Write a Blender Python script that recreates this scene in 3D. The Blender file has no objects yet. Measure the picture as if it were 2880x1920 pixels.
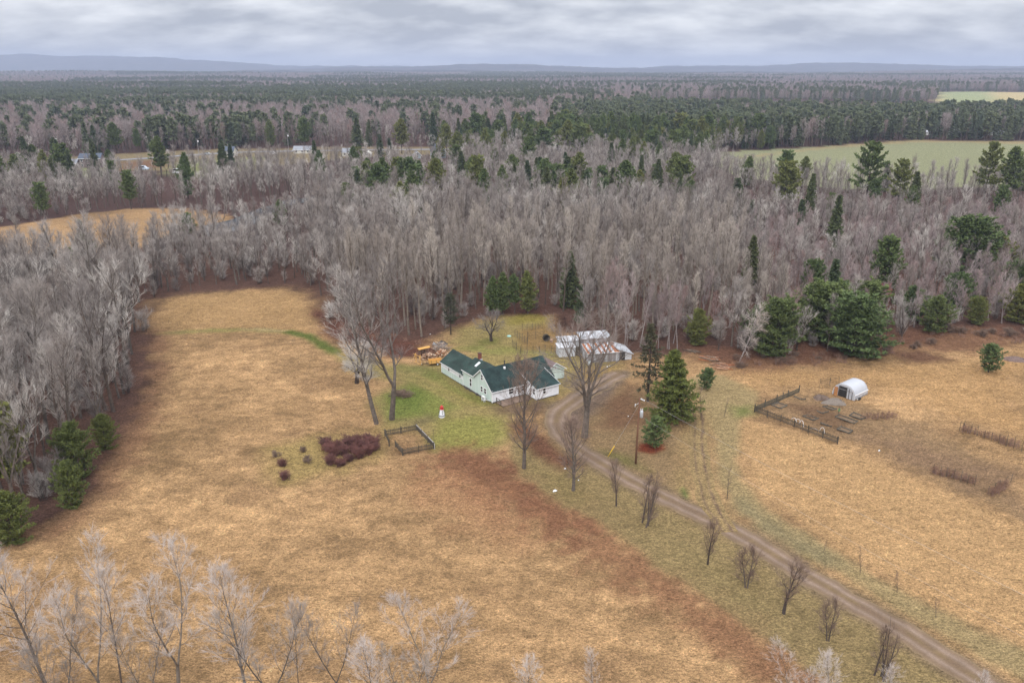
import bpy, math, random
import numpy as np
from mathutils import Vector, Matrix

# ------------------------------------------------------------------ camera, sky, sun, exposure
scene = bpy.context.scene
col = scene.collection
FPX = 2240.0                      # focal length in pixels of the 2880 px wide photograph (28 mm lens)
PITCH = math.atan(765 / FPX)      # horizon at row 195 of 1920
CAM_H = 56.0
cam_data = bpy.data.cameras.new("camera")
cam_data.sensor_width = 36.0
cam_data.lens = 36.0 * FPX / 2880.0
cam_data.clip_start = 0.5
cam_data.clip_end = 60000.0
cam = bpy.data.objects.new("camera", cam_data)
cam.location = (0, 0, CAM_H)
cam.rotation_euler = (math.pi / 2 - PITCH, 0, 0)
col.objects.link(cam)
scene.camera = cam

SUN_EL, SUN_AZ = 46.0, 192.0       # azimuth measured clockwise from +Y: behind the camera
world = bpy.data.worlds.new("World")
scene.world = world
world.use_nodes = True
wn, wl = world.node_tree.nodes, world.node_tree.links
wn.clear()
w_out = wn.new("ShaderNodeOutputWorld")
w_bg = wn.new("ShaderNodeBackground")
w_bg.inputs["Strength"].default_value = 0.1
sky = wn.new("ShaderNodeTexSky")
sky.sky_type = 'NISHITA'
sky.sun_disc = False
sky.sun_elevation = math.radians(SUN_EL)
sky.sun_rotation = math.radians(SUN_AZ)
# overcast: a cloud layer seen in perspective covers nearly all of the clear sky
tc = wn.new("ShaderNodeTexCoord")
sep = wn.new("ShaderNodeSeparateXYZ")
wl.new(tc.outputs["Generated"], sep.inputs[0])
def wmath(op, a, b=None, c=None, clamp=False):
    n = wn.new("ShaderNodeMath"); n.operation = op; n.use_clamp = clamp
    for i, v in enumerate((a, b, c)):
        if v is None: continue
        if hasattr(v, "links"): wl.new(v, n.inputs[i])
        else: n.inputs[i].default_value = v
    return n.outputs[0]
zc = wmath('MAXIMUM', sep.outputs[2], 0.0)
den = wmath('ADD', zc, 0.28)
cx = wmath('DIVIDE', sep.outputs[0], den)
cy = wmath('DIVIDE', sep.outputs[1], den)
comb = wn.new("ShaderNodeCombineXYZ")
wl.new(cx, comb.inputs[0]); wl.new(cy, comb.inputs[1])
def wnoise(scale, detail, rough, off):
    mp = wn.new("ShaderNodeMapping"); mp.inputs["Location"].default_value = off
    mp.inputs["Scale"].default_value = (0.8, 1.0, 1.0)
    wl.new(comb.outputs[0], mp.inputs[0])
    n = wn.new("ShaderNodeTexNoise"); n.inputs["Scale"].default_value = scale
    n.inputs["Detail"].default_value = detail; n.inputs["Roughness"].default_value = rough
    wl.new(mp.outputs[0], n.inputs[0])
    return n.outputs[0]
n1 = wnoise(2.3, 6.0, 0.5, (3.1, 7.7, 0))
n2 = wnoise(6.5, 5.0, 0.5, (11.0, 2.0, 4.0))
nm = wmath('ADD', wmath('MULTIPLY', n1, 0.58), wmath('MULTIPLY', n2, 0.42))
ramp = wn.new("ShaderNodeValToRGB")
ramp.color_ramp.elements[0].position = 0.39; ramp.color_ramp.elements[0].color = (3.7, 3.88, 4.35, 1)
ramp.color_ramp.elements[1].position = 0.61; ramp.color_ramp.elements[1].color = (8.0, 8.1, 8.3, 1)
wl.new(nm, ramp.inputs[0])
# overcast skies are about three times as bright overhead as at the horizon
grad = wmath('ADD', wmath('MULTIPLY', zc, 2.9), 0.90)
vm = wn.new("ShaderNodeVectorMath"); vm.operation = 'SCALE'
wl.new(ramp.outputs[0], vm.inputs[0]); wl.new(grad, vm.inputs["Scale"])
mix = wn.new("ShaderNodeMix"); mix.data_type = 'RGBA'
mix.inputs[0].default_value = 0.93
wl.new(sky.outputs[0], mix.inputs[6]); wl.new(vm.outputs[0], mix.inputs[7])
wl.new(mix.outputs[2], w_bg.inputs["Color"])
wl.new(w_bg.outputs[0], w_out.inputs[0])

sun_data = bpy.data.lights.new("sun", 'SUN')
sun_data.energy = 1.5
sun_data.angle = math.radians(11)
sun_data.color = (1.0, 0.955, 0.9)
sun = bpy.data.objects.new("sun", sun_data)
sd = Vector((math.sin(math.radians(SUN_AZ)) * math.cos(math.radians(SUN_EL)),
             math.cos(math.radians(SUN_AZ)) * math.cos(math.radians(SUN_EL)), math.sin(math.radians(SUN_EL))))
sun.rotation_euler = sd.to_track_quat('Z', 'Y').to_euler()
sun.location = (0, 0, 300)
col.objects.link(sun)
scene.view_settings.view_transform = 'Standard'
scene.view_settings.look = 'None'
scene.view_settings.exposure = 0.22
scene.view_settings.gamma = 1.0
scene.view_settings.use_curve_mapping = False
scene.render.engine = 'CYCLES'
scene.cycles.max_bounces = 6
scene.cycles.diffuse_bounces = 2
scene.cycles.glossy_bounces = 2
scene.cycles.transmission_bounces = 4
scene.cycles.transparent_max_bounces = 8
scene.cycles.volume_bounces = 0
scene.cycles.use_denoising = True

# ------------------------------------------------------------------ photo pixel -> place
CT, ST = math.cos(PITCH), math.sin(PITCH)
def ray(px, py):
    dx = (px - 1440) / FPX; dy = (960 - py) / FPX
    return dx, CT + dy * ST, -ST + dy * CT
def G(px, py, z=0.0):
    d = ray(px, py); s = (CAM_H - z) / -d[2]
    return (d[0] * s, d[1] * s)
def Gz(px, py, y):                 # height and x of a pixel at a known ground distance y
    d = ray(px, py); s = y / d[1]
    return CAM_H + d[2] * s
def hgt(base, top):                # height of an upright thing from its base and top pixel
    return Gz(top[0], top[1], G(*base)[1])
def to_px(x, y):                   # ground place -> row and column, for laying out woods
    z = -CAM_H
    f = y * CT - z * ST; u = y * ST + z * CT
    return 1440 + FPX * x / f, 960 - FPX * u / f

# ------------------------------------------------------------------ helpers
def tag(o, label=None, cat=None, group=None, kind=None):
    if label: o["label"] = label
    if cat: o["category"] = cat
    if group: o["group"] = group
    if kind: o["kind"] = kind
    return o
def empty(name, loc=(0, 0, 0), rz=0.0, label=None, cat=None, group=None):
    o = bpy.data.objects.new(name, None)
    o.location = loc; o.rotation_euler = (0, 0, rz)
    o.empty_display_size = 0.3
    col.objects.link(o)
    return tag(o, label, cat, group)
def mesh_np(name, verts, faces_flat, nper, smooth=False):
    """mesh from numpy arrays; nper = verts per face (3 or 4)"""
    me = bpy.data.meshes.new(name)
    verts = np.asarray(verts, dtype=np.float32); ff = np.asarray(faces_flat, dtype=np.int32).ravel()
    nf = len(ff) // nper
    me.vertices.add(len(verts)); me.vertices.foreach_set("co", verts.ravel())
    me.loops.add(len(ff)); me.loops.foreach_set("vertex_index", ff)
    me.polygons.add(nf)
    me.polygons.foreach_set("loop_start", np.arange(0, len(ff), nper, dtype=np.int32))
    me.polygons.foreach_set("loop_total", np.full(nf, nper, dtype=np.int32))
    if smooth: me.polygons.foreach_set("use_smooth", np.ones(nf, dtype=bool))
    me.update(calc_edges=True)
    return me
class MB:
    """collects boxes, bars, tubes and prisms and links them as one mesh object"""
    def __init__(s): s.v = []; s.f = []
    def add(s, verts, faces):
        n = len(s.v); s.v.extend([tuple(v) for v in verts]); s.f.extend([tuple(i + n for i in f) for f in faces]); return s
    def box(s, x0, x1, y0, y1, z0, z1):
        return s.add([(x0, y0, z0), (x1, y0, z0), (x1, y1, z0), (x0, y1, z0), (x0, y0, z1), (x1, y0, z1), (x1, y1, z1), (x0, y1, z1)],
                     [(0, 3, 2, 1), (4, 5, 6, 7), (0, 1, 5, 4), (1, 2, 6, 5), (2, 3, 7, 6), (3, 0, 4, 7)])
    def slab(s, quad, t):
        """a quad (4 points) thickened downwards along its normal"""
        q = [Vector(p) for p in quad]
        n = (q[1] - q[0]).cross(q[3] - q[0]).normalized() * t
        return s.add(q + [p - n for p in q], [(0, 1, 2, 3), (7, 6, 5, 4), (1, 0, 4, 5), (2, 1, 5, 6), (3, 2, 6, 7), (0, 3, 7, 4)])
    def bar(s, p, q, w, h=None):
        p, q = Vector(p), Vector(q); h = h or w
        d = (q - p).normalized()
        a = d.cross(Vector((0, 0, 1)))
        a = a.normalized() if a.length > 1e-4 else Vector((1, 0, 0))
        b = d.cross(a)
        a = a * (w / 2); b = b * (h / 2)
        vs = [p - a - b, p + a - b, p + a + b, p - a + b, q - a - b, q + a - b, q + a + b, q - a + b]
        return s.add(vs, [(0, 1, 2, 3), (7, 6, 5, 4), (0, 4, 5, 1), (1, 5, 6, 2), (2, 6, 7, 3), (3, 7, 4, 0)])
    def tube(s, pts, rad, n=6, cap=True):
        pts = [Vector(p) for p in pts]
        rad = [rad] * len(pts) if isinstance(rad, (int, float)) else list(rad)
        rings = []
        for i, p in enumerate(pts):
            d = (pts[min(i + 1, len(pts) - 1)] - pts[max(i - 1, 0)]).normalized()
            a = d.cross(Vector((0.31, 0.17, 0.93))); a = a.normalized() if a.length > 1e-3 else Vector((1, 0, 0))
            b = d.cross(a)
            rings.append([p + (a * math.cos(2 * math.pi * k / n) + b * math.sin(2 * math.pi * k / n)) * rad[i] for k in range(n)])
        vs = [v for r in rings for v in r]; fs = []
        for i in range(len(pts) - 1):
            for k in range(n):
                k2 = (k + 1) % n
                fs.append((i * n + k, (i + 1) * n + k, (i + 1) * n + k2, i * n + k2))
        if cap: fs.append(tuple(range(n))); fs.append(tuple(reversed(range((len(pts) - 1) * n, len(pts) * n))))
        return s.add(vs, fs)
    def prism(s, outline, axis_from, axis_to):
        """outline of 3-D points extruded by the vector axis_to - axis_from"""
        d = Vector(axis_to) - Vector(axis_from); o = [Vector(p) for p in outline]; n = len(o)
        fs = [tuple(reversed(range(n))), tuple(range(n, 2 * n))] + [(i, (i + 1) % n, n + (i + 1) % n, n + i) for i in range(n)]
        return s.add(o + [p + d for p in o], fs)
    def mesh(s, name):
        me = bpy.data.meshes.new(name); me.from_pydata([tuple(v) for v in s.v], [], s.f); me.update()
        return me
    def build(s, name, mat, parent=None, smooth=False):
        me = s.mesh(name)
        if mat: me.materials.append(mat)
        if smooth:
            for p in me.polygons: p.use_smooth = True
        return link(name, me, parent)
def link(name, me, parent=None, loc=None, rz=None):
    o = bpy.data.objects.new(name, me)
    col.objects.link(o)
    if parent is not None: o.parent = parent
    if loc is not None: o.location = loc
    if rz is not None: o.rotation_euler = (0, 0, rz)
    return o
def copy_tree(o, parent=None):
    c = o.copy(); col.objects.link(c)
    if parent is not None: c.parent = parent
    for ch in list(o.children): copy_tree(ch, c)
    return c

# value noise in numpy
_rs = np.random.RandomState(5)
_tab = _rs.rand(256, 256)
def vnoise(x, y):
    x = np.asarray(x, float); y = np.asarray(y, float)
    xi = np.floor(x).astype(int); yi = np.floor(y).astype(int)
    fx = x - xi; fy = y - yi
    fx = fx * fx * (3 - 2 * fx); fy = fy * fy * (3 - 2 * fy)
    a = _tab[xi & 255, yi & 255]; b = _tab[(xi + 1) & 255, yi & 255]
    c = _tab[xi & 255, (yi + 1) & 255]; d = _tab[(xi + 1) & 255, (yi + 1) & 255]
    return (a * (1 - fx) + b * fx) * (1 - fy) + (c * (1 - fx) + d * fx) * fy
def fbm(x, y, octv=4, gain=0.5):
    t = 0.0; a = 1.0; s = 0.0
    for i in range(octv):
        t = t + a * vnoise(x * 2 ** i + 17.3 * i, y * 2 ** i + 5.1 * i); s += a; a *= gain
    return t / s
def inside(poly, x, y):
    r = np.zeros(np.shape(x), bool); n = len(poly)
    for i in range(n):
        x1, y1 = poly[i]; x2, y2 = poly[(i + 1) % n]
        if y1 == y2: continue
        c = ((y1 > y) != (y2 > y)) & (x < (x2 - x1) * (y - y1) / (y2 - y1) + x1)
        r ^= c
    return r
def sdist(poly, x, y, closed=True):
    """signed distance (negative inside) of points to a polygon; plain distance for open lines"""
    d = np.full(np.shape(x), 1e18); n = len(poly)
    for i in range(n if closed else n - 1):
        x1, y1 = poly[i]; x2, y2 = poly[(i + 1) % n]
        ex, ey = x2 - x1, y2 - y1; L = ex * ex + ey * ey + 1e-12
        t = np.clip(((x - x1) * ex + (y - y1) * ey) / L, 0, 1)
        d = np.minimum(d, (x - x1 - t * ex) ** 2 + (y - y1 - t * ey) ** 2)
    d = np.sqrt(d)
    if closed: d = np.where(inside(poly, x, y), -d, d)
    return d
def smooth01(t):
    t = np.clip(t, 0, 1); return t * t * (3 - 2 * t)

# ------------------------------------------------------------------ materials
def new_mat(name):
    m = bpy.data.materials.new(name); m.use_nodes = True
    nt = m.node_tree; b = nt.nodes["Principled BSDF"]
    return m, nt, b
def N(nt, typ, **kw):
    n = nt.nodes.new(typ)
    for k, v in kw.items():
        if k.startswith("i_"): n.inputs[k[2:].replace("_", " ")].default_value = v
        else: setattr(n, k, v)
    return n
def ramp_node(nt, stops):
    r = nt.nodes.new("ShaderNodeValToRGB"); e = r.color_ramp.elements
    while len(e) < len(stops): e.new(0.5)
    for i, (p, c) in enumerate(stops):
        e[i].position = p; e[i].color = (*c, 1)
    return r
def mat_noise(name, c1, c2, scale=4.0, rough=0.85, detail=4.0, bump=0.0, bscale=None, metallic=0.0, stretch=(1, 1, 1), spec=0.3, rnd=0.0):
    """two-tone weathered surface with relief"""
    m, nt, b = new_mat(name)
    tcn = N(nt, "ShaderNodeTexCoord"); mp = N(nt, "ShaderNodeMapping")
    mp.inputs["Scale"].default_value = stretch
    nt.links.new(tcn.outputs["Object"], mp.inputs[0])
    no = N(nt, "ShaderNodeTexNoise"); no.inputs["Scale"].default_value = scale; no.inputs["Detail"].default_value = detail
    no.inputs["Roughness"].default_value = 0.62
    nt.links.new(mp.outputs[0], no.inputs[0])
    r = ramp_node(nt, [(0.32, c1), (0.68, c2)]); nt.links.new(no.outputs[0], r.inputs[0])
    out = r.outputs[0]
    if rnd:
        oi = N(nt, "ShaderNodeObjectInfo"); mr = N(nt, "ShaderNodeMapRange")
        mr.inputs["To Min"].default_value = 1 - rnd; mr.inputs["To Max"].default_value = 1 + rnd
        nt.links.new(oi.outputs["Random"], mr.inputs[0])
        v = N(nt, "ShaderNodeVectorMath", operation='SCALE'); nt.links.new(out, v.inputs[0]); nt.links.new(mr.outputs[0], v.inputs["Scale"])
        out = v.outputs[0]
    nt.links.new(out, b.inputs["Base Color"])
    b.inputs["Roughness"].default_value = rough; b.inputs["Metallic"].default_value = metallic
    b.inputs["Specular IOR Level"].default_value = spec
    if bump:
        bn = N(nt, "ShaderNodeTexNoise"); bn.inputs["Scale"].default_value = bscale or scale * 4; bn.inputs["Detail"].default_value = 5.0
        nt.links.new(mp.outputs[0], bn.inputs[0])
        bp = N(nt, "ShaderNodeBump"); bp.inputs["Strength"].default_value = bump; bp.inputs["Distance"].default_value = 0.05
        nt.links.new(bn.outputs[0], bp.inputs["Height"]); nt.links.new(bp.outputs[0], b.inputs["Normal"])
    return m
def mat_tree(name, stops, rough=0.9, grad=None):
    """bark, twigs or needles: colour differs from tree to tree and, a little, along the wood"""
    m, nt, b = new_mat(name)
    oi = N(nt, "ShaderNodeObjectInfo")
    r = ramp_node(nt, stops); nt.links.new(oi.outputs["Random"], r.inputs[0])
    geo = N(nt, "ShaderNodeTexCoord"); no = N(nt, "ShaderNodeTexNoise")
    no.inputs["Scale"].default_value = grad or 1.3; no.inputs["Detail"].default_value = 3.0
    nt.links.new(geo.outputs["Object"], no.inputs[0])
    mr = N(nt, "ShaderNodeMapRange"); mr.inputs["From Min"].default_value = 0.3; mr.inputs["From Max"].default_value = 0.7
    mr.inputs["To Min"].default_value = 0.68; mr.inputs["To Max"].default_value = 1.34
    nt.links.new(no.outputs[0], mr.inputs[0])
    v = N(nt, "ShaderNodeVectorMath", operation='SCALE'); nt.links.new(r.outputs[0], v.inputs[0]); nt.links.new(mr.outputs[0], v.inputs["Scale"])
    nt.links.new(v.outputs[0], b.inputs["Base Color"])
    b.inputs["Roughness"].default_value = rough; b.inputs["Specular IOR Level"].default_value = 0.2
    return m

# ------------------------------------------------------------------ the ground sheet
K = 2880 / 2352.0
def PV(pts, scale=K):              # outline read off the photograph (2352 px wide view) -> ground places
    return [G(x * scale, y * scale) for x, y in pts]
def PP(pts): return PV(pts, 1.0)

def axis(lo, hi, f0, f1, step, ratio):
    a = list(np.arange(f0, f1 + 1e-6, step)); s = step
    while a[-1] < hi: s *= ratio; a.append(a[-1] + s)
    s = step; b = [f0]
    while b[-1] > lo: s *= ratio; b.append(b[-1] - s)
    return np.array(b[:0:-1] + a)
xs = axis(-14000, 14000, -82.0, 112.0, 0.55, 1.035)
ys = axis(-9000, 16000, 62.0, 178.0, 0.55, 1.028)
GX, GY = np.meshgrid(xs, ys)
def far_relief(x, y):
    r = np.hypot(x, y)
    t = smooth01((r - 1500) / 5000)
    rise = t * (4 + 36 * fbm(x / 1500 + 3, y / 800 + 9, 3) ** 1.3)
    return rise + smooth01((r - 700) / 900) * (fbm(x / 420, y / 420, 3) - 0.5) * 9
# --- open ground: everything else is wood
OPEN_MAIN = PP([(-900, 1540), (0, 1505), (100, 1478), (190, 1425), (270, 1320), (360, 1190), (400, 1080), (415, 960), (425, 862), (432, 838),
                (560, 822), (700, 806), (830, 804), (900, 846), (925, 896), (1000, 958), (1100, 962), (1190, 952), (1262, 925), (1300, 905),
                (1340, 888), (1400, 880), (1560, 878), (1590, 892), (1606, 930), (1740, 945), (1770, 985), (1870, 990), (1960, 980), (2060, 1015),
                (2130, 1000), (2300, 1000), (2440, 990), (2560, 955), (2640, 930), (2760, 915), (2880, 950), (3900, 1000), (5200, 3000), (-2600, 3000)])
OPEN_CLEAR = PP([(-500, 700), (0, 640), (200, 606), (330, 590), (480, 584), (600, 596), (690, 622), (610, 645), (480, 655), (400, 700), (280, 730), (0, 735), (-500, 800)])
OPEN_HOUSES = PP([(-400, 455), (200, 440), (640, 418), (1000, 414), (1330, 412), (1330, 432), (1000, 442), (800, 466), (600, 478), (300, 480), (-400, 490)])
OPEN_GREEN = PP([(2030, 428), (2330, 411), (2560, 394), (2880, 398), (3500, 405), (3500, 520), (2880, 525), (2400, 535), (2080, 500), (1990, 455)])
OPEN_FAR = PP([(1820, 291), (2630, 291), (2640, 262), (3300, 258), (3300, 326), (2640, 340), (1820, 326)])
RIVER = PP([(560, 640), (650, 620), (720, 592), (800, 566), (900, 552), (1060, 546), (1060, 553), (905, 563), (812, 580), (765, 606), (690, 645), (590, 668)])

HAY = np.array((0.408, 0.252, 0.124))
def paint(C, poly, color, feather, amount=1.0, wob=1.5, closed=True, width=0.0, wscale=4.0):
    """lay a kind of ground cover inside an outline (or along a line) with a ragged edge"""
    P = np.array(poly); m = feather + wob + width + 2
    sel = (GX > P[:, 0].min() - m) & (GX < P[:, 0].max() + m) & (GY > P[:, 1].min() - m) & (GY < P[:, 1].max() + m)
    if not sel.any(): return
    x, y = GX[sel], GY[sel]
    d = sdist(poly, x, y, closed) - (0 if closed else width)
    d = d + (fbm(x / wscale, y / wscale, 3) - 0.5) * 2 * wob
    w = smooth01(0.5 - d / (2 * feather))[..., None] * amount
    C[sel] = C[sel] * (1 - w) + np.array(color) * w
COL = np.tile(HAY, GX.shape + (1,)).astype(float)
ROUGH = np.ones(GX.shape)           # how tall and tufted the cover is
# wood floor beyond the open ground
def open_mask(x, y, grow=0.0):
    m = np.zeros(np.shape(x), bool)
    for P in (OPEN_MAIN, OPEN_CLEAR, OPEN_HOUSES, OPEN_GREEN, OPEN_FAR, RIVER):
        m |= inside(P, x, y)
    return m
om = inside(OPEN_MAIN, GX, GY); oc = inside(OPEN_CLEAR, GX, GY); oh = inside(OPEN_HOUSES, GX, GY)
og = inside(OPEN_GREEN, GX, GY); of = inside(OPEN_FAR, GX, GY)
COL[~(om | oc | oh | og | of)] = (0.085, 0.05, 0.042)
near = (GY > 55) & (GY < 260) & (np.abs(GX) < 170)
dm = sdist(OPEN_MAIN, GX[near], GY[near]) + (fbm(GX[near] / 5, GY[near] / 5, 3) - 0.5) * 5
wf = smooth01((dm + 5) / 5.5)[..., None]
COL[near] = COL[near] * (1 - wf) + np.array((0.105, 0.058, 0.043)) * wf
COL[oc] = (0.37, 0.23, 0.115)
COL[oh] = (0.20, 0.155, 0.085)
COL[og] = (0.225, 0.225, 0.125)
COL[of] = (0.38, 0.30, 0.15)
paint(COL, PP([(2640, 262), (2780, 258), (2800, 285), (2660, 300)]), (0.24, 0.26, 0.13), 20, 1, 5)
paint(COL, PP([(1990, 455), (2330, 411), (2560, 394), (2900, 398), (2900, 404), (2560, 401), (2330, 418)]), (0.36, 0.24, 0.12), 3, 0.5, 4)
for c0, w0, y0, y1 in ((0.12, 0.5, 414, 426), (0.2, 0.6, 440, 520)):
    pass
paint(COL, PP([(480, 455), (620, 445), (760, 440), (700, 480), (560, 500), (470, 490)]), (0.19, 0.20, 0.085), 8, 0.9, 8)
paint(COL, PP([(130, 470), (300, 462), (300, 500), (150, 505)]), (0.21, 0.23, 0.10), 8, 0.9, 8)
paint(COL, PP([(330, 455), (480, 448), (470, 470), (340, 478)]), (0.16, 0.085, 0.05), 6, 0.9, 6)
# hayfield: broad patches of paler and browner grass
sw = fbm(GX / 19 + 4, GY / 19, 4); sw2 = fbm(GX / 6.5 + 40, GY / 3.4, 4)
var = 0.93 + (sw - 0.5) * 0.62 + (sw2 - 0.5) * 0.72
COL[om | oc] *= var[om | oc][..., None]
COL[om] *= (0.66 + 0.68 * fbm(GX / 1.5 + 70, GY / 1.0, 3))[om][..., None]      # browner and paler blotches of about tuft size
dk = smooth01((fbm(GX / 9 + 9, GY / 7 + 2, 4) - 0.60) / 0.14)[..., None] * (om[..., None]) * 0.55
COL = COL * (1 - dk) + np.array((0.25, 0.15, 0.078)) * dk
LITTER = (0.205, 0.092, 0.052)
OLIVE = (0.215, 0.155, 0.062)
# the upper hay meadow and its mown path
paint(COL, PV([(360, 690), (560, 668), (700, 668), (740, 720), (740, 770), (640, 758), (480, 755), (360, 762)]), (0.41, 0.255, 0.115), 6, 0.7, 4)
paint(COL, PV([(370, 766), (470, 759), (560, 757), (650, 761), (700, 772), (745, 795), (790, 822)]), (0.25, 0.215, 0.075), 1.2, 0.8, 0.7, False, 1.2)
paint(COL, PV([(660, 762), (700, 770), (745, 793), (770, 808)]), (0.10, 0.13, 0.03), 1.0, 0.9, 0.8, False, 1.4)
paint(COL, PV([(560, 755), (600, 757), (650, 760)]), (0.36, 0.27, 0.13), 0.8, 0.9, 0.6, False, 0.9)
# brown brush at the edge of the wood left of the house
BRUSH = PV([(715, 705), (800, 738), (900, 772), (980, 792), (1012, 800), (985, 818), (900, 825), (830, 790), (770, 785), (735, 760)])
paint(COL, BRUSH, (0.125, 0.055, 0.038), 2.5, 1, 2.5)
paint(COL, PV([(1110, 705), (1260, 705), (1260, 722), (1110, 730)]), (0.105, 0.05, 0.036), 3, 0.9, 2)
# lawn round the house
YARD = PV([(770, 810), (850, 830), (900, 838), (960, 840), (1010, 830), (1100, 800), (1030, 790), (1040, 755), (1120, 735), (1180, 722), (1250, 735), (1290, 800),
           (1430, 830), (1440, 860), (1330, 880), (1260, 930), (1180, 935), (1170, 1000), (1150, 1040), (1060, 1038), (1000, 1035), (960, 1000), (880, 975), (860, 930), (890, 880), (800, 850)])
paint(COL, YARD, (0.275, 0.212, 0.085), 2.5, 1, 2.0)
for pts, c, a in (
    ([(885, 900), (940, 870), (1000, 900), (1060, 935), (1010, 960), (940, 965), (890, 950)], (0.185, 0.195, 0.050), 0.9),
    ([(1000, 970), (1080, 950), (1150, 975), (1150, 1020), (1060, 1035), (1000, 1025)], (0.24, 0.225, 0.062), 0.9),
    ([(905, 905), (960, 890), (990, 930), (960, 955), (910, 940)], (0.125, 0.165, 0.035), 0.75),
    ([(990, 850), (1060, 890), (1130, 930), (1100, 935), (1030, 900), (985, 870)], (0.195, 0.195, 0.05), 0.8),
    ([(1045, 800), (1120, 815), (1270, 815), (1260, 800), (1140, 795)], (0.225, 0.215, 0.065), 0.8),
    ([(1160, 727), (1190, 722), (1250, 728), (1245, 745), (1180, 742)], (0.25, 0.205, 0.045), 0.9),
    ([(1095, 780), (1140, 775), (1150, 795), (1100, 797)], (0.16, 0.165, 0.045), 0.7),
    ([(905, 830), (960, 838), (1010, 850), (1000, 865), (930, 850), (900, 845)], (0.16, 0.165, 0.05), 0.7)):
    paint(COL, PV(pts), c, 2.2, a, 2.2)
# tyre lines worn into the lawn
for off in (0, 1):
    paint(COL, PV([(935 + 12 * off, 868 - 10 * off), (990 + 12 * off, 895 - 10 * off), (1050 + 14 * off, 925 - 8 * off), (1110 + 16 * off, 950 - 6 * off)]), (0.30, 0.225, 0.085), 0.7, 0.75, 0.5, False, 0.35)
paint(COL, PV([(930, 965), (985, 950), (1000, 965), (950, 985)]), (0.15, 0.12, 0.06), 1.5, 0.8, 1.5)
# dooryard and chicken run
paint(COL, PV([(1120, 935), (1200, 925), (1260, 920), (1250, 945), (1150, 950)]), (0.16, 0.105, 0.062), 1.5, 0.9, 1.2)
paint(COL, PV([(1180, 760), (1245, 745), (1290, 770), (1290, 805), (1200, 805)]), (0.25, 0.15, 0.062), 2.0, 0.8, 1.5)
paint(COL, PV([(1320, 845), (1420, 835), (1430, 860), (1360, 880), (1310, 870)]), (0.27, 0.165, 0.065), 2.0, 0.7, 1.5)
# leaf fall and rough ground along the drive
EDGE = [(1000, 1040), (1060, 1027), (1120, 1030), (1165, 1052), (1200, 1085), (1245, 1125), (1300, 1160), (1400, 1212), (1500, 1288), (1640, 1382), (1800, 1490), (1930, 1580), (2100, 1700)]
VERGE = PV(EDGE[3:] + [(2500, 1700), (2352, 1640), (2150, 1510), (1900, 1365), (1700, 1245), (1500, 1150), (1380, 1085), (1260, 1010), (1190, 1000), (1165, 1030)])
paint(COL, VERGE, (0.265, 0.190, 0.088), 0.9, 1, 1.0)
paint(COL, PV([(1240, 1080), (1300, 1100), (1370, 1140), (1330, 1160), (1260, 1120)]), (0.235, 0.19, 0.05), 2, 0.8, 2)
paint(COL, PV([(1340, 1130), (1480, 1190), (1460, 1220), (1360, 1180)]), (0.165, 0.105, 0.052), 2.5, 0.7, 2)
paint(COL, PV([(1480, 1190), (1600, 1260), (1800, 1400), (1760, 1420), (1560, 1290)]), (0.235, 0.195, 0.075), 2.5, 0.6, 2)
EB = [(x - 110, y + 60) for x, y in EDGE]
LIT = PV(EDGE[:8] + [(1310, 1245), (1200, 1200), (1110, 1145), (1030, 1110), (975, 1075)])
paint(COL, LIT, LITTER, 3.0, 0.85, 4.5, wscale=1.5)
paint(COL, PV(EDGE[6:] + [(1740, 1570), (1560, 1440), (1400, 1330), (1270, 1235)]), (0.245, 0.12, 0.065), 3.2, 0.75, 4.5, wscale=1.5)
paint(COL, VERGE, (0.255, 0.185, 0.086), 0.6, 0.8, 0.7)
paint(COL, PV([(940, 1060), (1050, 1090), (1150, 1160), (1200, 1240), (1050, 1200), (930, 1120)]), (0.38, 0.205, 0.105), 5, 0.7, 5)
paint(COL, PV([(1175, 975), (1225, 975), (1290, 1040), (1330, 1065), (1290, 1075), (1215, 1030)]), (0.15, 0.062, 0.04), 1.8, 0.85, 1.8)
# triangle of trees between drive and track
TRI = PV([(1330, 960), (1420, 880), (1480, 900), (1560, 930), (1570, 1060), (1570, 1150), (1500, 1120), (1420, 1075), (1350, 1035), (1300, 990)])
paint(COL, TRI, (0.255, 0.170, 0.088), 2, 1, 1.5)
paint(COL, PV([(1370, 1030), (1450, 1050), (1490, 1080), (1440, 1070), (1370, 1045)]), (0.145, 0.135, 0.045), 2, 0.8, 1.5)
paint(COL, PV([(1385, 920), (1450, 880), (1500, 960), (1420, 1000), (1370, 980)]), (0.17, 0.088, 0.05), 2.5, 0.8, 2)
paint(COL, PV([(1548, 1040), (1580, 990), (1580, 1080), (1560, 1140)]), (0.27, 0.19, 0.085), 1.5, 0.7, 1.5)
# verge east of the track
VERGE2 = PV([(1560, 870), (1660, 860), (1740, 900), (1735, 945), (1702, 965), (1698, 1050), (1705, 1100), (1760, 1165), (1900, 1255), (2100, 1375), (2352, 1490), (2500, 1560),
             (2500, 1640), (2200, 1480), (1950, 1330), (1800, 1240), (1700, 1180), (1640, 1100), (1640, 1000), (1610, 930)])
paint(COL, VERGE2, (0.31, 0.228, 0.112), 0.9, 1, 0.9)
paint(COL, PV([(1700, 1140), (1800, 1205), (1950, 1300), (1900, 1305), (1760, 1225), (1690, 1170)]), (0.225, 0.185, 0.10), 2, 0.8, 1.6)
paint(COL, PV([(1850, 1290), (2000, 1380), (2200, 1490), (2180, 1500), (1960, 1390), (1820, 1290)]), (0.31, 0.21, 0.075), 1.5, 0.8, 1.4)
paint(COL, PV([(1680, 930), (1735, 930), (1735, 950), (1690, 960)]), (0.15, 0.17, 0.05), 1.5, 0.8, 1.2)
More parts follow.
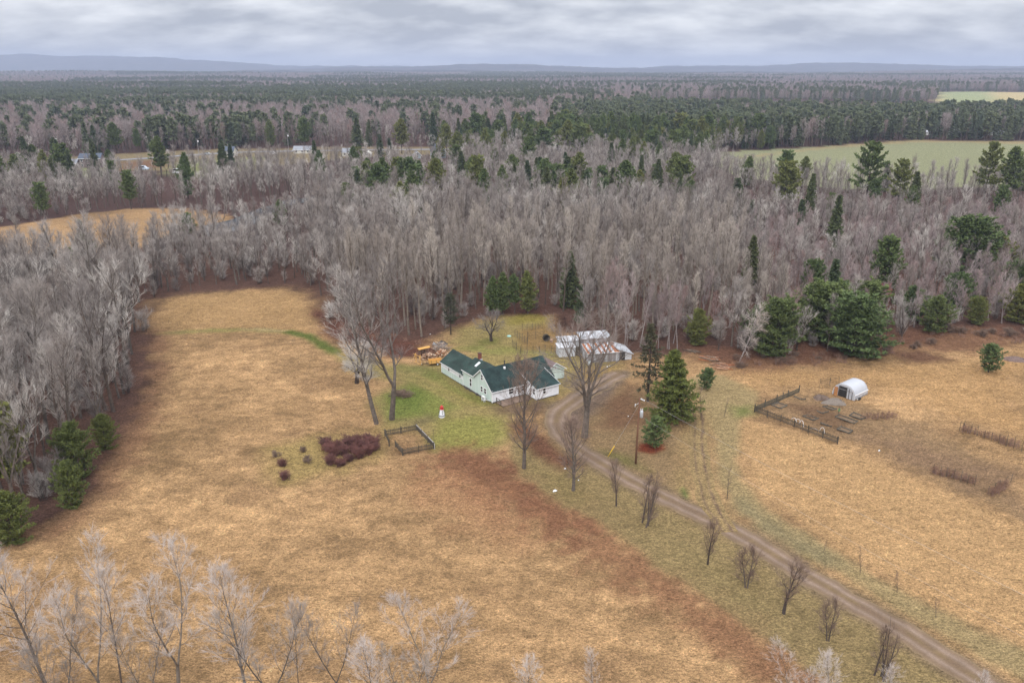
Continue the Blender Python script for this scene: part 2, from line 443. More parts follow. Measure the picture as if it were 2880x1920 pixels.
paint(COL, PV([(1570, 1120), (1585, 1140), (1580, 1155), (1566, 1140)]), (0.10, 0.15, 0.035), 0.6, 0.9, 0.5)
# straw field on the right
paint(COL, PV([(1710, 960), (1920, 1020), (2100, 1100), (2352, 1200), (2500, 1260), (2500, 1530), (2352, 1475), (2100, 1360), (1900, 1240), (1770, 1155), (1712, 1090), (1705, 1040)]), (0.49, 0.305, 0.145), 1.2, 0.8, 1.5)
paint(COL, PV([(1660, 840), (1900, 850), (2352, 820), (2352, 990), (2200, 960), (2000, 880), (1850, 880), (1740, 890)]), (0.46, 0.275, 0.12), 4, 0.6, 4)
# vegetable garden and bramble rows
paint(COL, PV([(1742, 940), (1835, 898), (1900, 910), (2000, 940), (2060, 960), (2200, 1010), (2330, 1080), (2352, 1190), (2200, 1125), (2100, 1085), (1990, 1010), (1930, 1010)]), (0.27, 0.175, 0.095), 3, 0.85, 3)
paint(COL, PV([(1980, 1000), (2100, 1010), (2352, 1090), (2352, 1150), (2180, 1100), (2060, 1060)]), (0.225, 0.14, 0.085), 4, 0.7, 4)
paint(COL, PV([(1800, 925), (1880, 930), (1960, 960), (1920, 985), (1830, 960)]), (0.15, 0.085, 0.05), 1.8, 0.7, 2)
# red leaf fall below the pines on the right
paint(COL, PV([(1570, 790), (1650, 850), (1760, 852), (1880, 840), (1960, 815), (2080, 800), (2180, 815), (2300, 800), (2352, 800), (2352, 745), (2000, 760), (1700, 800)]), (0.185, 0.092, 0.056), 3, 0.8, 3.5)
paint(COL, PV([(2050, 810), (2120, 805), (2190, 822), (2180, 832), (2080, 832)]), (0.135, 0.068, 0.042), 2, 0.9, 2)
paint(COL, PV([(1470, 1018), (1520, 1018), (1530, 1032), (1500, 1042), (1465, 1035)]), (0.20, 0.052, 0.026), 0.6, 1, 0.5)
# bush bed by the picket pen
paint(COL, PV([(620, 1030), (760, 1000), (880, 990), (880, 1050), (760, 1085), (660, 1110), (620, 1080)]), (0.33, 0.245, 0.09), 3, 0.75, 2.5)
# hayfield edge along the western wood is browner
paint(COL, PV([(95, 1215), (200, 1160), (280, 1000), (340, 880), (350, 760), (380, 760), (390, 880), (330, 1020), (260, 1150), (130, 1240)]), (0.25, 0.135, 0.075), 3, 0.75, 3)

DRIVE = PV([(2600, 1790), (2350, 1628), (2200, 1530), (2050, 1434), (1900, 1348), (1800, 1288), (1700, 1228), (1600, 1177), (1500, 1130), (1420, 1087), (1350, 1045), (1300, 1008), (1278, 975), (1290, 942), (1335, 910), (1385, 880), (1425, 858)])
TRACK = PV([(1672, 1222), (1636, 1165), (1616, 1105), (1606, 1050), (1604, 1000), (1606, 960), (1590, 935)])
paint(COL, DRIVE, (0.20, 0.14, 0.085), 0.8, 0.9, 0.5, False, 2.3)
paint(COL, PV([(1262, 930), (1330, 905), (1400, 870), (1440, 850), (1400, 915), (1330, 985), (1310, 1015), (1262, 990)]), (0.165, 0.118, 0.09), 1.5, 0.85, 1.2)
paint(COL, TRACK, (0.30, 0.21, 0.10), 2.0, 0.95, 1.0, False, 1.8)
# short cover is smooth, hay is tufted
for P, r in ((YARD, 0.3), (VERGE, 0.3), (VERGE2, 0.35), (TRI, 0.25)):
    s = inside(P, GX, GY); ROUGH[s] = r
for P, w0 in ((DRIVE, 3.2), (TRACK, 2.8)):
    P_ = np.array(P); s = (GX > P_[:, 0].min() - 6) & (GX < P_[:, 0].max() + 6) & (GY > P_[:, 1].min() - 6) & (GY < P_[:, 1].max() + 6)
    d = sdist(P, GX[s], GY[s], False); r = ROUGH[s]; r[d < w0] = 0.0; ROUGH[s] = r
ROUGH[~om & ~oc] = 0.2
GZ = far_relief(GX, GY)
GZ = GZ + ROUGH * ((fbm(GX / 1.3, GY / 1.1, 2) - 0.5) * 0.42 + (fbm(GX / 7, GY / 7, 2) - 0.5) * 0.25)
nyg, nxg = GX.shape
idx = np.arange(nyg * nxg).reshape(nyg, nxg)
quads = np.stack([idx[:-1, :-1], idx[:-1, 1:], idx[1:, 1:], idx[1:, :-1]], -1).reshape(-1, 4)
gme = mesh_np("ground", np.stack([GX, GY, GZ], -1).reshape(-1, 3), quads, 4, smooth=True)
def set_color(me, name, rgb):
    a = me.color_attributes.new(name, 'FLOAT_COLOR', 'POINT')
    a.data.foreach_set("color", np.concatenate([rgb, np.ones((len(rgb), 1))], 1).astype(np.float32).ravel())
gap = np.where(ROUGH > 0.9, 0.93, 1.0)[..., None]      # ground under the tall hay a little darker than the blades
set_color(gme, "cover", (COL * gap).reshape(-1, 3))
def mat_cover(name, fine, amp, bump, scale=1.0, streak=0.0):
    """colour of the cover broken up by blades, leaves and bare soil"""
    m, nt, b = new_mat(name)
    at = N(nt, "ShaderNodeVertexColor", layer_name="cover")
    tcn = N(nt, "ShaderNodeTexCoord")
    def noise(sc, det, stretch=(1, 1, 1), rough=0.6):
        mp = N(nt, "ShaderNodeMapping"); mp.inputs["Scale"].default_value = stretch
        nt.links.new(tcn.outputs["Object"], mp.inputs[0])
        n = N(nt, "ShaderNodeTexNoise"); n.inputs["Scale"].default_value = sc; n.inputs["Detail"].default_value = det; n.inputs["Roughness"].default_value = rough
        n.inputs["Distortion"].default_value = 0.8
        nt.links.new(mp.outputs[0], n.inputs[0]); return n.outputs[0]
    def mrange(s, a, b_, lo=0.3, hi=0.7):
        r = N(nt, "ShaderNodeMapRange"); r.inputs["From Min"].default_value = lo; r.inputs["From Max"].default_value = hi
        r.inputs["To Min"].default_value = a; r.inputs["To Max"].default_value = b_; nt.links.new(s, r.inputs[0]); return r.outputs[0]
    na = noise(2.2 * fine, 5.0, (1, 1.7, 1)); nb = noise(0.55 * fine, 4.0, (1, 1.4, 1)); nc = noise(6.5 * fine, 3.0)
    mu = N(nt, "ShaderNodeMath", operation='MULTIPLY'); nt.links.new(mrange(na, 1 - amp, 1 + amp), mu.inputs[0]); nt.links.new(mrange(nb, 1 - amp * 0.45, 1 + amp * 0.45), mu.inputs[1])
    mu2 = N(nt, "ShaderNodeMath", operation='MULTIPLY'); nt.links.new(mu.outputs[0], mu2.inputs[0]); nt.links.new(mrange(nc, 1 - amp * 0.8, 1 + amp * 0.8), mu2.inputs[1])
    v = N(nt, "ShaderNodeVectorMath", operation='SCALE'); nt.links.new(at.outputs[0], v.inputs[0]); nt.links.new(mu2.outputs[0], v.inputs["Scale"])
    nt.links.new(v.outputs[0], b.inputs["Base Color"])
    b.inputs["Roughness"].default_value = 1.0; b.inputs["Specular IOR Level"].default_value = 0.05
    bp = N(nt, "ShaderNodeBump"); bp.inputs["Strength"].default_value = bump; bp.inputs["Distance"].default_value = 0.25
    nt.links.new(mu2.outputs[0], bp.inputs["Height"]); nt.links.new(bp.outputs[0], b.inputs["Normal"])
    return m
M_ground = mat_cover("grass_cover", 1.25, 0.60, 0.7)
gme.materials.append(M_ground)
ground = tag(link("ground", gme), "tan hay stubble, lawn and wood floor of the whole valley", "ground", kind="structure")

def cover_at(x, y):
    i = np.clip(np.searchsorted(ys, y) - 1, 0, nyg - 2); j = np.clip(np.searchsorted(xs, x) - 1, 0, nxg - 2)
    return i, j
def ground_z(x, y):
    """height of the ground sheet (bilinear)"""
    x = np.asarray(x, float); y = np.asarray(y, float)
    i, j = cover_at(x, y)
    fy = (y - ys[i]) / (ys[i + 1] - ys[i]); fx = (x - xs[j]) / (xs[j + 1] - xs[j])
    return (GZ[i, j] * (1 - fx) + GZ[i, j + 1] * fx) * (1 - fy) + (GZ[i + 1, j] * (1 - fx) + GZ[i + 1, j + 1] * fx) * fy

# --- gravel drive and two-rut track: strips just above the ground
def strip(name, line, halfw, color_fn, mat, z=0.045, nx=14, step=0.6, label=None, cat=None):
    P = [Vector((x, y, 0)) for x, y in line]
    # smooth with a Catmull-Rom spline
    out = []
    for i in range(len(P) - 1):
        p0, p1, p2, p3 = P[max(i - 1, 0)], P[i], P[i + 1], P[min(i + 2, len(P) - 1)]
        n = max(2, int((p2 - p1).length / step))
        for k in range(n):
            t = k / n
            out.append(0.5 * ((2 * p1) + (p2 - p0) * t + (2 * p0 - 5 * p1 + 4 * p2 - p3) * t * t + (3 * p1 - p0 - 3 * p2 + p3) * t ** 3))
    out.append(P[-1])
    A = np.array([(p.x, p.y) for p in out]); T = np.gradient(A, axis=0); T /= np.linalg.norm(T, axis=1)[:, None]
    Nn = np.stack([-T[:, 1], T[:, 0]], 1); s = np.concatenate([[0], np.cumsum(np.linalg.norm(np.diff(A, axis=0), axis=1))])
    hw = np.array([halfw(t) for t in np.linspace(0, 1, len(A))]) if callable(halfw) else np.full(len(A), halfw)
    V = []; C = []
    for k in range(nx + 1):
        u = k / nx * 2 - 1
        w = hw * (1 + 0.34 * (fbm(s / 1.9 + (50 if u > 0 else 0), s * 0 + 3.3, 3) - 0.5) * 2)
        p = A + Nn * (u * w)[:, None]
        zz = z - 0.05 * max(0, abs(u) - 0.9) * 10
        V.append(np.column_stack([p, np.full(len(A), zz)])); C.append(color_fn(u, s, p))
    V = np.stack(V, 1); C = np.stack(C, 1); n0, n1 = V.shape[:2]
    ii = np.arange(n0 * n1).reshape(n0, n1)
    q = np.stack([ii[:-1, :-1], ii[:-1, 1:], ii[1:, 1:], ii[1:, :-1]], -1).reshape(-1, 4)
    me = mesh_np(name, V.reshape(-1, 3), q[:, ::-1], 4, smooth=True)
    set_color(me, "cover", C.reshape(-1, 3)); me.materials.append(mat)
    return tag(link(name, me), label, cat, kind="structure")
M_gravel = mat_cover("gravel", 2.2, 0.20, 0.35)
def drive_col(u, s, p):
    base = np.array((0.165, 0.112, 0.074)); rut = np.array((0.225, 0.165, 0.125)); mid = np.array((0.155, 0.108, 0.058)); edge = np.array((0.20, 0.145, 0.085))
    w_r = math.exp(-((abs(u) - 0.46) / 0.17) ** 2); w_m = 0.9 * math.exp(-(u / 0.17) ** 2); w_e = float(smooth01(np.array((abs(u) - 0.78) / 0.2)))
    c = base * (1 - w_r) + rut * w_r
    n = fbm(p[:, 0] / 1.7, p[:, 1] / 1.7, 3)[:, None]
    wm = w_m * smooth01((n - 0.3) / 0.3)
    C = c * (1 - wm) + mid * wm
    C = C * (1 - w_e) + edge * w_e
    return C * (0.78 + 0.44 * n)
strip("driveway", DRIVE, lambda t: 1.8 if t < 0.66 else 1.8 + 0.3 * math.sin(min(1, (t - 0.66) / 0.25) * math.pi / 2), drive_col, M_gravel, label="grey brown gravel driveway running up to the farmhouse", cat="driveway")
def track_col(u, s, p):
    base = np.array((0.30, 0.21, 0.10)); rut = np.array((0.175, 0.115, 0.078))
    n = fbm(p[:, 0] / 1.2, p[:, 1] / 2.4, 3)[:, None]
    w = (math.exp(-((u + 0.42) / 0.14) ** 2) * 0.95 + math.exp(-((u - 0.42) / 0.12) ** 2) * 0.55)
    wv = w * (0.55 + 0.8 * smooth01((n - 0.35) / 0.3))
    wv = np.clip(wv, 0, 1)
    return base * (1 - wv) + rut * wv
strip("dirt_track", TRACK, 1.5, track_col, M_ground, z=0.05, label="two rut grassy dirt track leaving the driveway", cat="track")
def riv(u, s, p): return np.full((len(p), 3), 0.05)
m_w, nt_w, b_w = new_mat("river_water")
b_w.inputs["Base Color"].default_value = (0.035, 0.042, 0.05, 1); b_w.inputs["Roughness"].default_value = 0.06
me = bpy.data.meshes.new("river"); me.from_pydata([(x, y, 0.3) for x, y in RIVER], [], [tuple(range(len(RIVER)))]); me.materials.append(m_w)
tag(link("river", me), "narrow grey stream showing between the bare trees", "river", kind="structure")
strip("far_road", PP([(-500, 495), (-100, 474), (150, 462), (420, 446), (640, 431), (900, 425), (1240, 421), (1500, 418), (1800, 416)]), 3.6,
      lambda u, s, p: np.tile(np.array((0.24, 0.24, 0.26)), (len(p), 1)), M_gravel, z=0.35, nx=4, step=8, label="pale paved country road behind the trees", cat="road")

# ------------------------------------------------------------------ trees
def rot_between(d, ang, az):
    """unit vector at angle ang from direction d, turned by az about it"""
    d = np.asarray(d, float); d = d / np.linalg.norm(d)
    a = np.cross(d, (0.0, 0.0, 1.0));
    if np.linalg.norm(a) < 1e-3: a = np.array((1.0, 0, 0))
    a /= np.linalg.norm(a); b = np.cross(d, a)
    return d * math.cos(ang) + (a * math.cos(az) + b * math.sin(az)) * math.sin(ang)
def tubes_mesh(polys):
    """list of (points, radii, sides) -> verts, tris"""
    V = []; F = []; n0 = 0
    for pts, rad, n in polys:
        pts = np.asarray(pts, float); m = len(pts)
        T = np.gradient(pts, axis=0); T /= np.linalg.norm(T, axis=1)[:, None] + 1e-9
        a = np.cross(T, np.array((0.31, 0.17, 0.93))); a /= np.linalg.norm(a, axis=1)[:, None] + 1e-9
        b = np.cross(T, a)
        an = np.arange(n) * 2 * math.pi / n
        ring = pts[:, None, :] + (a[:, None, :] * np.cos(an)[None, :, None] + b[:, None, :] * np.sin(an)[None, :, None]) * np.asarray(rad)[:, None, None]
        V.append(ring.reshape(-1, 3))
        i = np.arange(m - 1)[:, None] * n; k = np.arange(n)[None, :]; k2 = (k + 1) % n
        q = np.stack([i + k, i + n + k, i + n + k2, i + k2], -1).reshape(-1, 4) + n0
        F.append(np.concatenate([q[:, [0, 1, 2]], q[:, [0, 2, 3]]])); n0 += m * n
    return np.concatenate(V), np.concatenate(F)
def cones_mesh(P, Q, R):
    """thin three sided twigs from P to Q with base radius R"""
    P = np.asarray(P); Q = np.asarray(Q); R = np.asarray(R)
    T = Q - P; T /= np.linalg.norm(T, axis=1)[:, None] + 1e-9
    a = np.cross(T, np.array((0.31, 0.57, 0.73))); a /= np.linalg.norm(a, axis=1)[:, None] + 1e-9
    b = np.cross(T, a); n = len(P)
    V = np.empty((n, 4, 3))
    for k in range(3):
        an = 2 * math.pi * k / 3
        V[:, k] = P + (a * math.cos(an) + b * math.sin(an)) * R[:, None]
    V[:, 3] = Q
    base = np.arange(n)[:, None] * 4
    F = np.concatenate([base + np.array([[k, (k + 1) % 3, 3]]) for k in range(3)])
    return V.reshape(-1, 3), F
def curve_branch(rng, p0, d0, L, n, up, jit):
    pts = [np.asarray(p0, float)]; d = np.asarray(d0, float)
    for i in range(n):
        d = d + np.array((0, 0, up)) + rng.normal(0, jit, 3); d /= np.linalg.norm(d)
        pts.append(pts[-1] + d * L / n)
    return np.array(pts)
def at_t(pts, t):
    f = t * (len(pts) - 1); i = min(int(f), len(pts) - 2); w = f - i
    d = pts[i + 1] - pts[i]
    return pts[i] * (1 - w) + pts[i + 1] * w, d / (np.linalg.norm(d) + 1e-9)
def gen_bare(seed, height, bole=0.35, spread=0.3, ang=(0.5, 0.8), nprim=14, nsec=6, ntwig=9, sub=2, stems=1, r0=None, twig_r=0.016, twig_l=1.3, up=0.12, lean=0.05, forks=0, sec_r=0.03, droop=0.0):
    """bare broadleaved tree: trunk with limbs, and the crown of branches and twigs"""
    rng = np.random.RandomState(seed); tr = []; br = []; P = []; Q = []; R = []
    r0 = r0 or height * 0.0125
    for s in range(stems):
        az = rng.rand() * 6.28; ln = lean * (1 if stems == 1 else 3.0)
        d = np.array((math.cos(az) * ln, math.sin(az) * ln, 1.0)); hh = height * (1 if s == 0 else rng.uniform(0.75, 0.98)); rr = r0 * (1 if stems == 1 else 0.68)
        axes = []
        if forks:
            fz = hh * bole; t0 = curve_branch(rng, (0, 0, -0.3), d, fz + 0.3, 4, 0.02, 0.03)
            tr.append((t0, np.linspace(rr * 1.25, rr * 0.9, 5), 8))
            for k in range(forks):
                dd = rot_between((0, 0, 1), rng.uniform(0.22, 0.5), k * 6.28 / forks + rng.uniform(-.4, .4))
                ax = curve_branch(rng, t0[-1] - np.array((0, 0, 0.3)), dd, (hh - fz) * rng.uniform(0.85, 1.08), 8, 0.05, 0.07)
                tr.append((ax, np.linspace(rr * 0.62, rr * 0.10, 9), 6)); axes.append((ax, rr * 0.62, 0.15))
        else:
            ax = curve_branch(rng, (rng.uniform(-.4, .4) * (stems > 1), rng.uniform(-.4, .4) * (stems > 1), -0.3), d, hh * 0.97, 9, 0.06 if stems == 1 else 0.03, 0.035)
            tr.append((ax, rr * np.linspace(1.15, 0.10, 10), 7)); axes.append((ax, rr, bole))
        for ax, ra, b0 in axes:
            for i in range(max(3, int(nprim / (len(axes) * (stems ** 0.6))))):
                t = b0 + (1 - b0) * ((i + rng.rand() * 0.8) / max(1, nprim / (len(axes) * (stems ** 0.6)))) * 0.96
                t = min(t, 0.985)
                p, dax = at_t(ax, t); u = (t - b0) / (1 - b0)
                env = (0.45 + 1.1 * u) if u < 0.35 else max(0.16, 0.85 * (1.0 - (u - 0.35) * 1.15) + 0.15)
                L = height * spread * env * rng.uniform(0.75, 1.2)
                dd = rot_between(dax, rng.uniform(*ang) * (1.15 - 0.45 * u), i * 2.4 + rng.uniform(-.5, .5))
                rad = ra * (1.05 - t) * 0.42 + sec_r * 0.6
                pr = curve_branch(rng, p, dd, L, 6, up - droop * (1 - u), 0.08)
                tr.append((pr, np.linspace(rad, rad * 0.25, 7), 4))
                for j in range(nsec):
                    ts = 0.22 + 0.76 * (j + rng.rand()) / nsec
                    ps, ds = at_t(pr, ts)
                    L2 = L * rng.uniform(0.28, 0.5) * (1.15 - 0.5 * ts)
                    sb = curve_branch(rng, ps, rot_between(ds, rng.uniform(0.45, 0.85), rng.rand() * 6.28), L2, 3, up * 0.9, 0.10)
                    br.append((sb, np.linspace(sec_r * (1.1 - 0.5 * ts), sec_r * 0.3, 4), 3))
                    for k in range(ntwig):
                        tt = 0.12 + 0.86 * (k + rng.rand()) / ntwig
                        pt, dt = at_t(sb, tt)
                        d3 = rot_between(dt, rng.uniform(0.22, 0.62), rng.rand() * 6.28) + np.array((0, 0, up * 2.2 - droop)); d3 /= np.linalg.norm(d3)
                        L3 = twig_l * rng.uniform(0.55, 1.2)
                        P.append(pt); Q.append(pt + d3 * L3); R.append(twig_r)
                        for q in range(sub):
                            f = rng.uniform(0.25, 0.75)
                            d4 = rot_between(d3, rng.uniform(0.3, 0.6), rng.rand() * 6.28)
                            P.append(pt + d3 * L3 * f); Q.append(pt + d3 * L3 * f + d4 * L3 * rng.uniform(0.4, 0.7)); R.append(twig_r * 0.75)
    V1, F1 = tubes_mesh(tr)
    V2, F2 = tubes_mesh(br); V3, F3 = cones_mesh(P, Q, R)
    return (V1, F1), (np.concatenate([V2, V3]), np.concatenate([F2, F3 + len(V2)]))
def spray(rng, P, D, n, ln, wd, upb, spread=0.75):
    """n flat needle tufts at each point P, leaning along D"""
    P = np.repeat(P, n, 0); D = np.repeat(D, n, 0); m = len(P)
    d = D + rng.normal(0, spread, (m, 3)) + np.array((0, 0, upb)); d /= np.linalg.norm(d, axis=1)[:, None] + 1e-9
    L = ln * rng.uniform(0.6, 1.25, m)[:, None]
    s = np.cross(d, rng.normal(0, 1, (m, 3))); s /= np.linalg.norm(s, axis=1)[:, None] + 1e-9
    p0 = P + rng.normal(0, 0.06, (m, 3))
    w = wd * rng.uniform(0.7, 1.3, m)[:, None]
    V = np.stack([p0 - s * w * 0.35, p0 + s * w * 0.35, p0 + d * L * 0.6 + s * w * 0.5, p0 + d * L, p0 + d * L * 0.55 - s * w * 0.5], 1).reshape(-1, 3)
    b = np.arange(m)[:, None] * 5
    F = np.concatenate([b + np.array([[0, 1, 2]]), b + np.array([[0, 2, 4]]), b + np.array([[4, 2, 3]])])
    return V, F
def gen_conifer(seed, height, radius, kind="pine", whorl=0.8, per=5, clumps=7, tufts=6, bare=0.1, ln=0.5, wd=0.2, r0=None, open_=0.0):
    rng = np.random.RandomState(seed); tr = []; PP_ = []; DD = []
    r0 = r0 or height * 0.016
    ax = curve_branch(rng, (0, 0, -0.3), (rng.uniform(-.03, .03), rng.uniform(-.03, .03), 1), height + 0.1, 7, 0.08, 0.015)
    tr.append((ax, r0 * np.linspace(1.1, 0.06, 8), 7))
    z = height * bare
    while z < height * 0.985:
        u = (z - height * bare) / (height * (1 - bare))
        if kind == "spruce": env = (1 - u) ** 0.85 * (0.75 + 0.25 * min(1, u * 6)) + 0.03
        elif kind == "round": env = math.sqrt(max(0.03, 1 - (u * 0.985) ** 2.6)) * (0.78 + 0.22 * min(1.0, u * 5))
        else: env = min(1.0, 0.55 + u * 1.6) * (1 - u ** 2.2) + 0.05
        for i in range(per):
            if rng.rand() < open_: continue
            L = radius * env * rng.uniform(0.55, 1.28)
            if L < 0.15: continue
            az = i * 6.28 / per + z * 2.1 + rng.uniform(-.35, .35)
            if kind == "spruce": el = -0.18 + 0.55 * u
            else: el = 0.05 + 0.55 * u + rng.uniform(-0.1, 0.15)
            d = np.array((math.cos(az) * math.cos(el), math.sin(az) * math.cos(el), math.sin(el)))
            p, _ = at_t(ax, min(0.99, z / height))
            b = curve_branch(rng, p, d, L, 4, 0.05 if kind == "spruce" else 0.10, 0.05)
            tr.append((b, np.linspace(0.02 + 0.012 * L, 0.012, 5), 3))
            nc = max(2, int(clumps * (0.35 + 0.65 * L / radius)))
            for c in range(nc):
                t = 0.22 + 0.78 * (c + rng.rand()) / nc
                q, dq = at_t(b, t)
                side = np.cross(dq, (0, 0, 1.0)) * rng.uniform(-1, 1) * L * 0.24 * (1.15 - 0.6 * t)
                q = q + side + np.array((0, 0, -0.10 * abs(np.linalg.norm(side)) if kind == "spruce" else 0.12 * rng.rand()))
                PP_.append(q); DD.append(dq * 0.8 + side / (np.linalg.norm(side) + 1e-6) * 0.4)
        z += whorl * rng.uniform(0.8, 1.2) * (1.1 - 0.45 * u)
    V, F = spray(rng, np.array(PP_), np.array(DD), tufts, ln, wd, 0.25 if kind != "spruce" else -0.10)
    return tubes_mesh(tr), (V, F)
def tri_mesh(name, VF, mat, smooth=False):
    me = mesh_np(name, VF[0], VF[1], 3, smooth); me.materials.append(mat); return me

W = lambda h: tuple(((int(h[i:i + 2], 16) / 255) ** 2.2) for i in (0, 2, 4))
M_bark = mat_tree("grey_bark", [(0.0, (0.095, 0.078, 0.066)), (0.5, (0.15, 0.125, 0.105)), (1.0, (0.085, 0.062, 0.05))], grad=2.5)
M_bark_dark = mat_tree("dark_bark", [(0.0, (0.055, 0.042, 0.036)), (1.0, (0.10, 0.078, 0.066))], grad=2.5)
M_bark_birch = mat_tree("birch_bark", [(0.0, (0.34, 0.30, 0.285)), (1.0, (0.20, 0.165, 0.155))], grad=3.0)
M_bark_aspen = mat_tree("aspen_bark", [(0.0, (0.15, 0.12, 0.095)), (0.6, (0.21, 0.175, 0.14)), (1.0, (0.085, 0.062, 0.05))], grad=2.0)
M_tw_mauve = mat_tree("mauve_twigs", [(0.0, (0.137, 0.115, 0.105)), (0.3, (0.324, 0.287, 0.262)), (0.6, (0.195, 0.158, 0.137)), (0.8, (0.288, 0.250, 0.224)), (1.0, (0.490, 0.451, 0.409))])
M_tw_beige = mat_tree("beige_twigs", [(0.0, (0.184, 0.153, 0.132)), (0.4, (0.356, 0.308, 0.265)), (0.7, (0.241, 0.202, 0.175)), (1.0, (0.437, 0.380, 0.322))])
M_tw_red = mat_tree("reddish_twigs", [(0.0, (0.174, 0.122, 0.115)), (0.4, (0.300, 0.242, 0.233)), (0.7, (0.240, 0.156, 0.139)), (1.0, (0.372, 0.310, 0.298))])
M_tw_white = mat_tree("silver_twigs", [(0.0, (0.567, 0.492, 0.445)), (1.0, (0.418, 0.354, 0.317))])
M_tw_brown = mat_tree("brown_twigs", [(0.0, (0.15, 0.098, 0.072)), (1.0, (0.20, 0.14, 0.105))])
M_needle_pine = mat_tree("pine_needles", [(0.0, (0.127, 0.159, 0.052)), (0.5, (0.098, 0.138, 0.052)), (1.0, (0.172, 0.178, 0.052))], rough=0.75, grad=1.1)
M_needle_spruce = mat_tree("spruce_needles", [(0.0, (0.082, 0.106, 0.048)), (0.5, (0.106, 0.118, 0.048)), (1.0, (0.065, 0.096, 0.050))], rough=0.75, grad=1.1)
M_needle_olive = mat_tree("olive_needles", [(0.0, (0.072, 0.062, 0.018)), (1.0, (0.085, 0.075, 0.028))], rough=0.8, grad=1.1)

# prototypes: (trunk mesh, crown mesh, height, species)
PROTO = {}
def proto(key, gen, bark, twig, height, species):
    t, c = gen
    PROTO[key] = (tri_mesh(key + "_trunk", t, bark, True), tri_mesh(key + "_crown", c, twig), height, species)
    return key
BARE_MAUVE = [proto("maple%d" % i, gen_bare(20 + i, 17, bole=0.3, spread=0.27, ang=(0.45, 0.8), nprim=15, nsec=6, ntwig=6, sub=2, forks=(0, 2, 0, 3)[i], twig_r=0.018, up=0.16, sec_r=0.042), M_bark, M_tw_mauve, 17, "maple") for i in range(4)]
BARE_BEIGE = [proto("aspen%d" % i, gen_bare(40 + i, 20, bole=0.42, spread=0.21, ang=(0.35, 0.62), nprim=18, nsec=5, ntwig=6, sub=2, up=0.18, twig_r=0.018, twig_l=1.2, sec_r=0.042), M_bark_aspen, M_tw_beige, 20, "aspen") for i in range(3)]
BARE_RED = [proto("birch%d" % i, gen_bare(60 + i, 15, bole=0.34, spread=0.20, ang=(0.35, 0.6), nprim=17, nsec=5, ntwig=6, sub=2, stems=(1, 2, 3)[i], r0=0.13, up=0.15, twig_r=0.015, twig_l=1.1, sec_r=0.034), M_bark_birch, M_tw_red, 15, "birch") for i in range(3)]
THICKET = [proto("thicket%d" % i, gen_bare(80 + i, 6, bole=0.05, spread=0.42, ang=(0.4, 0.8), nprim=18, nsec=5, ntwig=7, sub=2, stems=5, up=0.10, twig_r=0.012, twig_l=0.9, r0=0.05, sec_r=0.014), M_bark_dark, M_tw_mauve, 6, "thicket") for i in range(2)]
PINES = [proto("pine%d" % i, gen_conifer(100 + i, 16, 3.9, ("pine", "round", "pine")[i], whorl=0.85, per=6, clumps=9, tufts=6, bare=(0.12, 0.3, 0.3)[i], ln=0.75, wd=0.36), M_bark_dark, M_needle_pine, 16, "pine") for i in range(3)]
SPRUCES = [proto("spruce%d" % i, gen_conifer(120 + i, 15, 2.7, "spruce", whorl=0.62, per=7, clumps=8, tufts=5, bare=0.05, ln=0.6, wd=0.30), M_bark_dark, M_needle_spruce, 15, "spruce") for i in range(2)]
# plainer trees for the far woods
M_far_tw = mat_tree("far_twigs", [(0.0, (0.189, 0.154, 0.145)), (0.5, (0.260, 0.218, 0.205)), (1.0, (0.216, 0.164, 0.150))])
M_far_needle = mat_tree("far_needles", [(0.0, (0.113, 0.132, 0.075)), (0.5, (0.137, 0.155, 0.086)), (1.0, (0.098, 0.122, 0.079))], rough=0.9)
FAR_BARE = [proto("farbare%d" % i, gen_bare(200 + i, 17, bole=0.35, spread=0.26, ang=(0.4, 0.75), nprim=11, nsec=4, ntwig=5, sub=1, twig_r=0.05, twig_l=1.9, sec_r=0.06), M_bark, (M_far_tw, M_far_tw, M_tw_red)[i], 17, "far broadleaf") for i in range(3)]
FAR_CON = [proto("farcon%d" % i, gen_conifer(220 + i, 17, (3.2, 2.6)[i], ("round", "spruce")[i], whorl=1.5, per=5, clumps=4, tufts=4, bare=(0.35, 0.1)[i], ln=1.35, wd=0.85), M_bark_dark, (M_far_needle, M_far_needle)[i], 17, "far conifer") for i in range(2)]

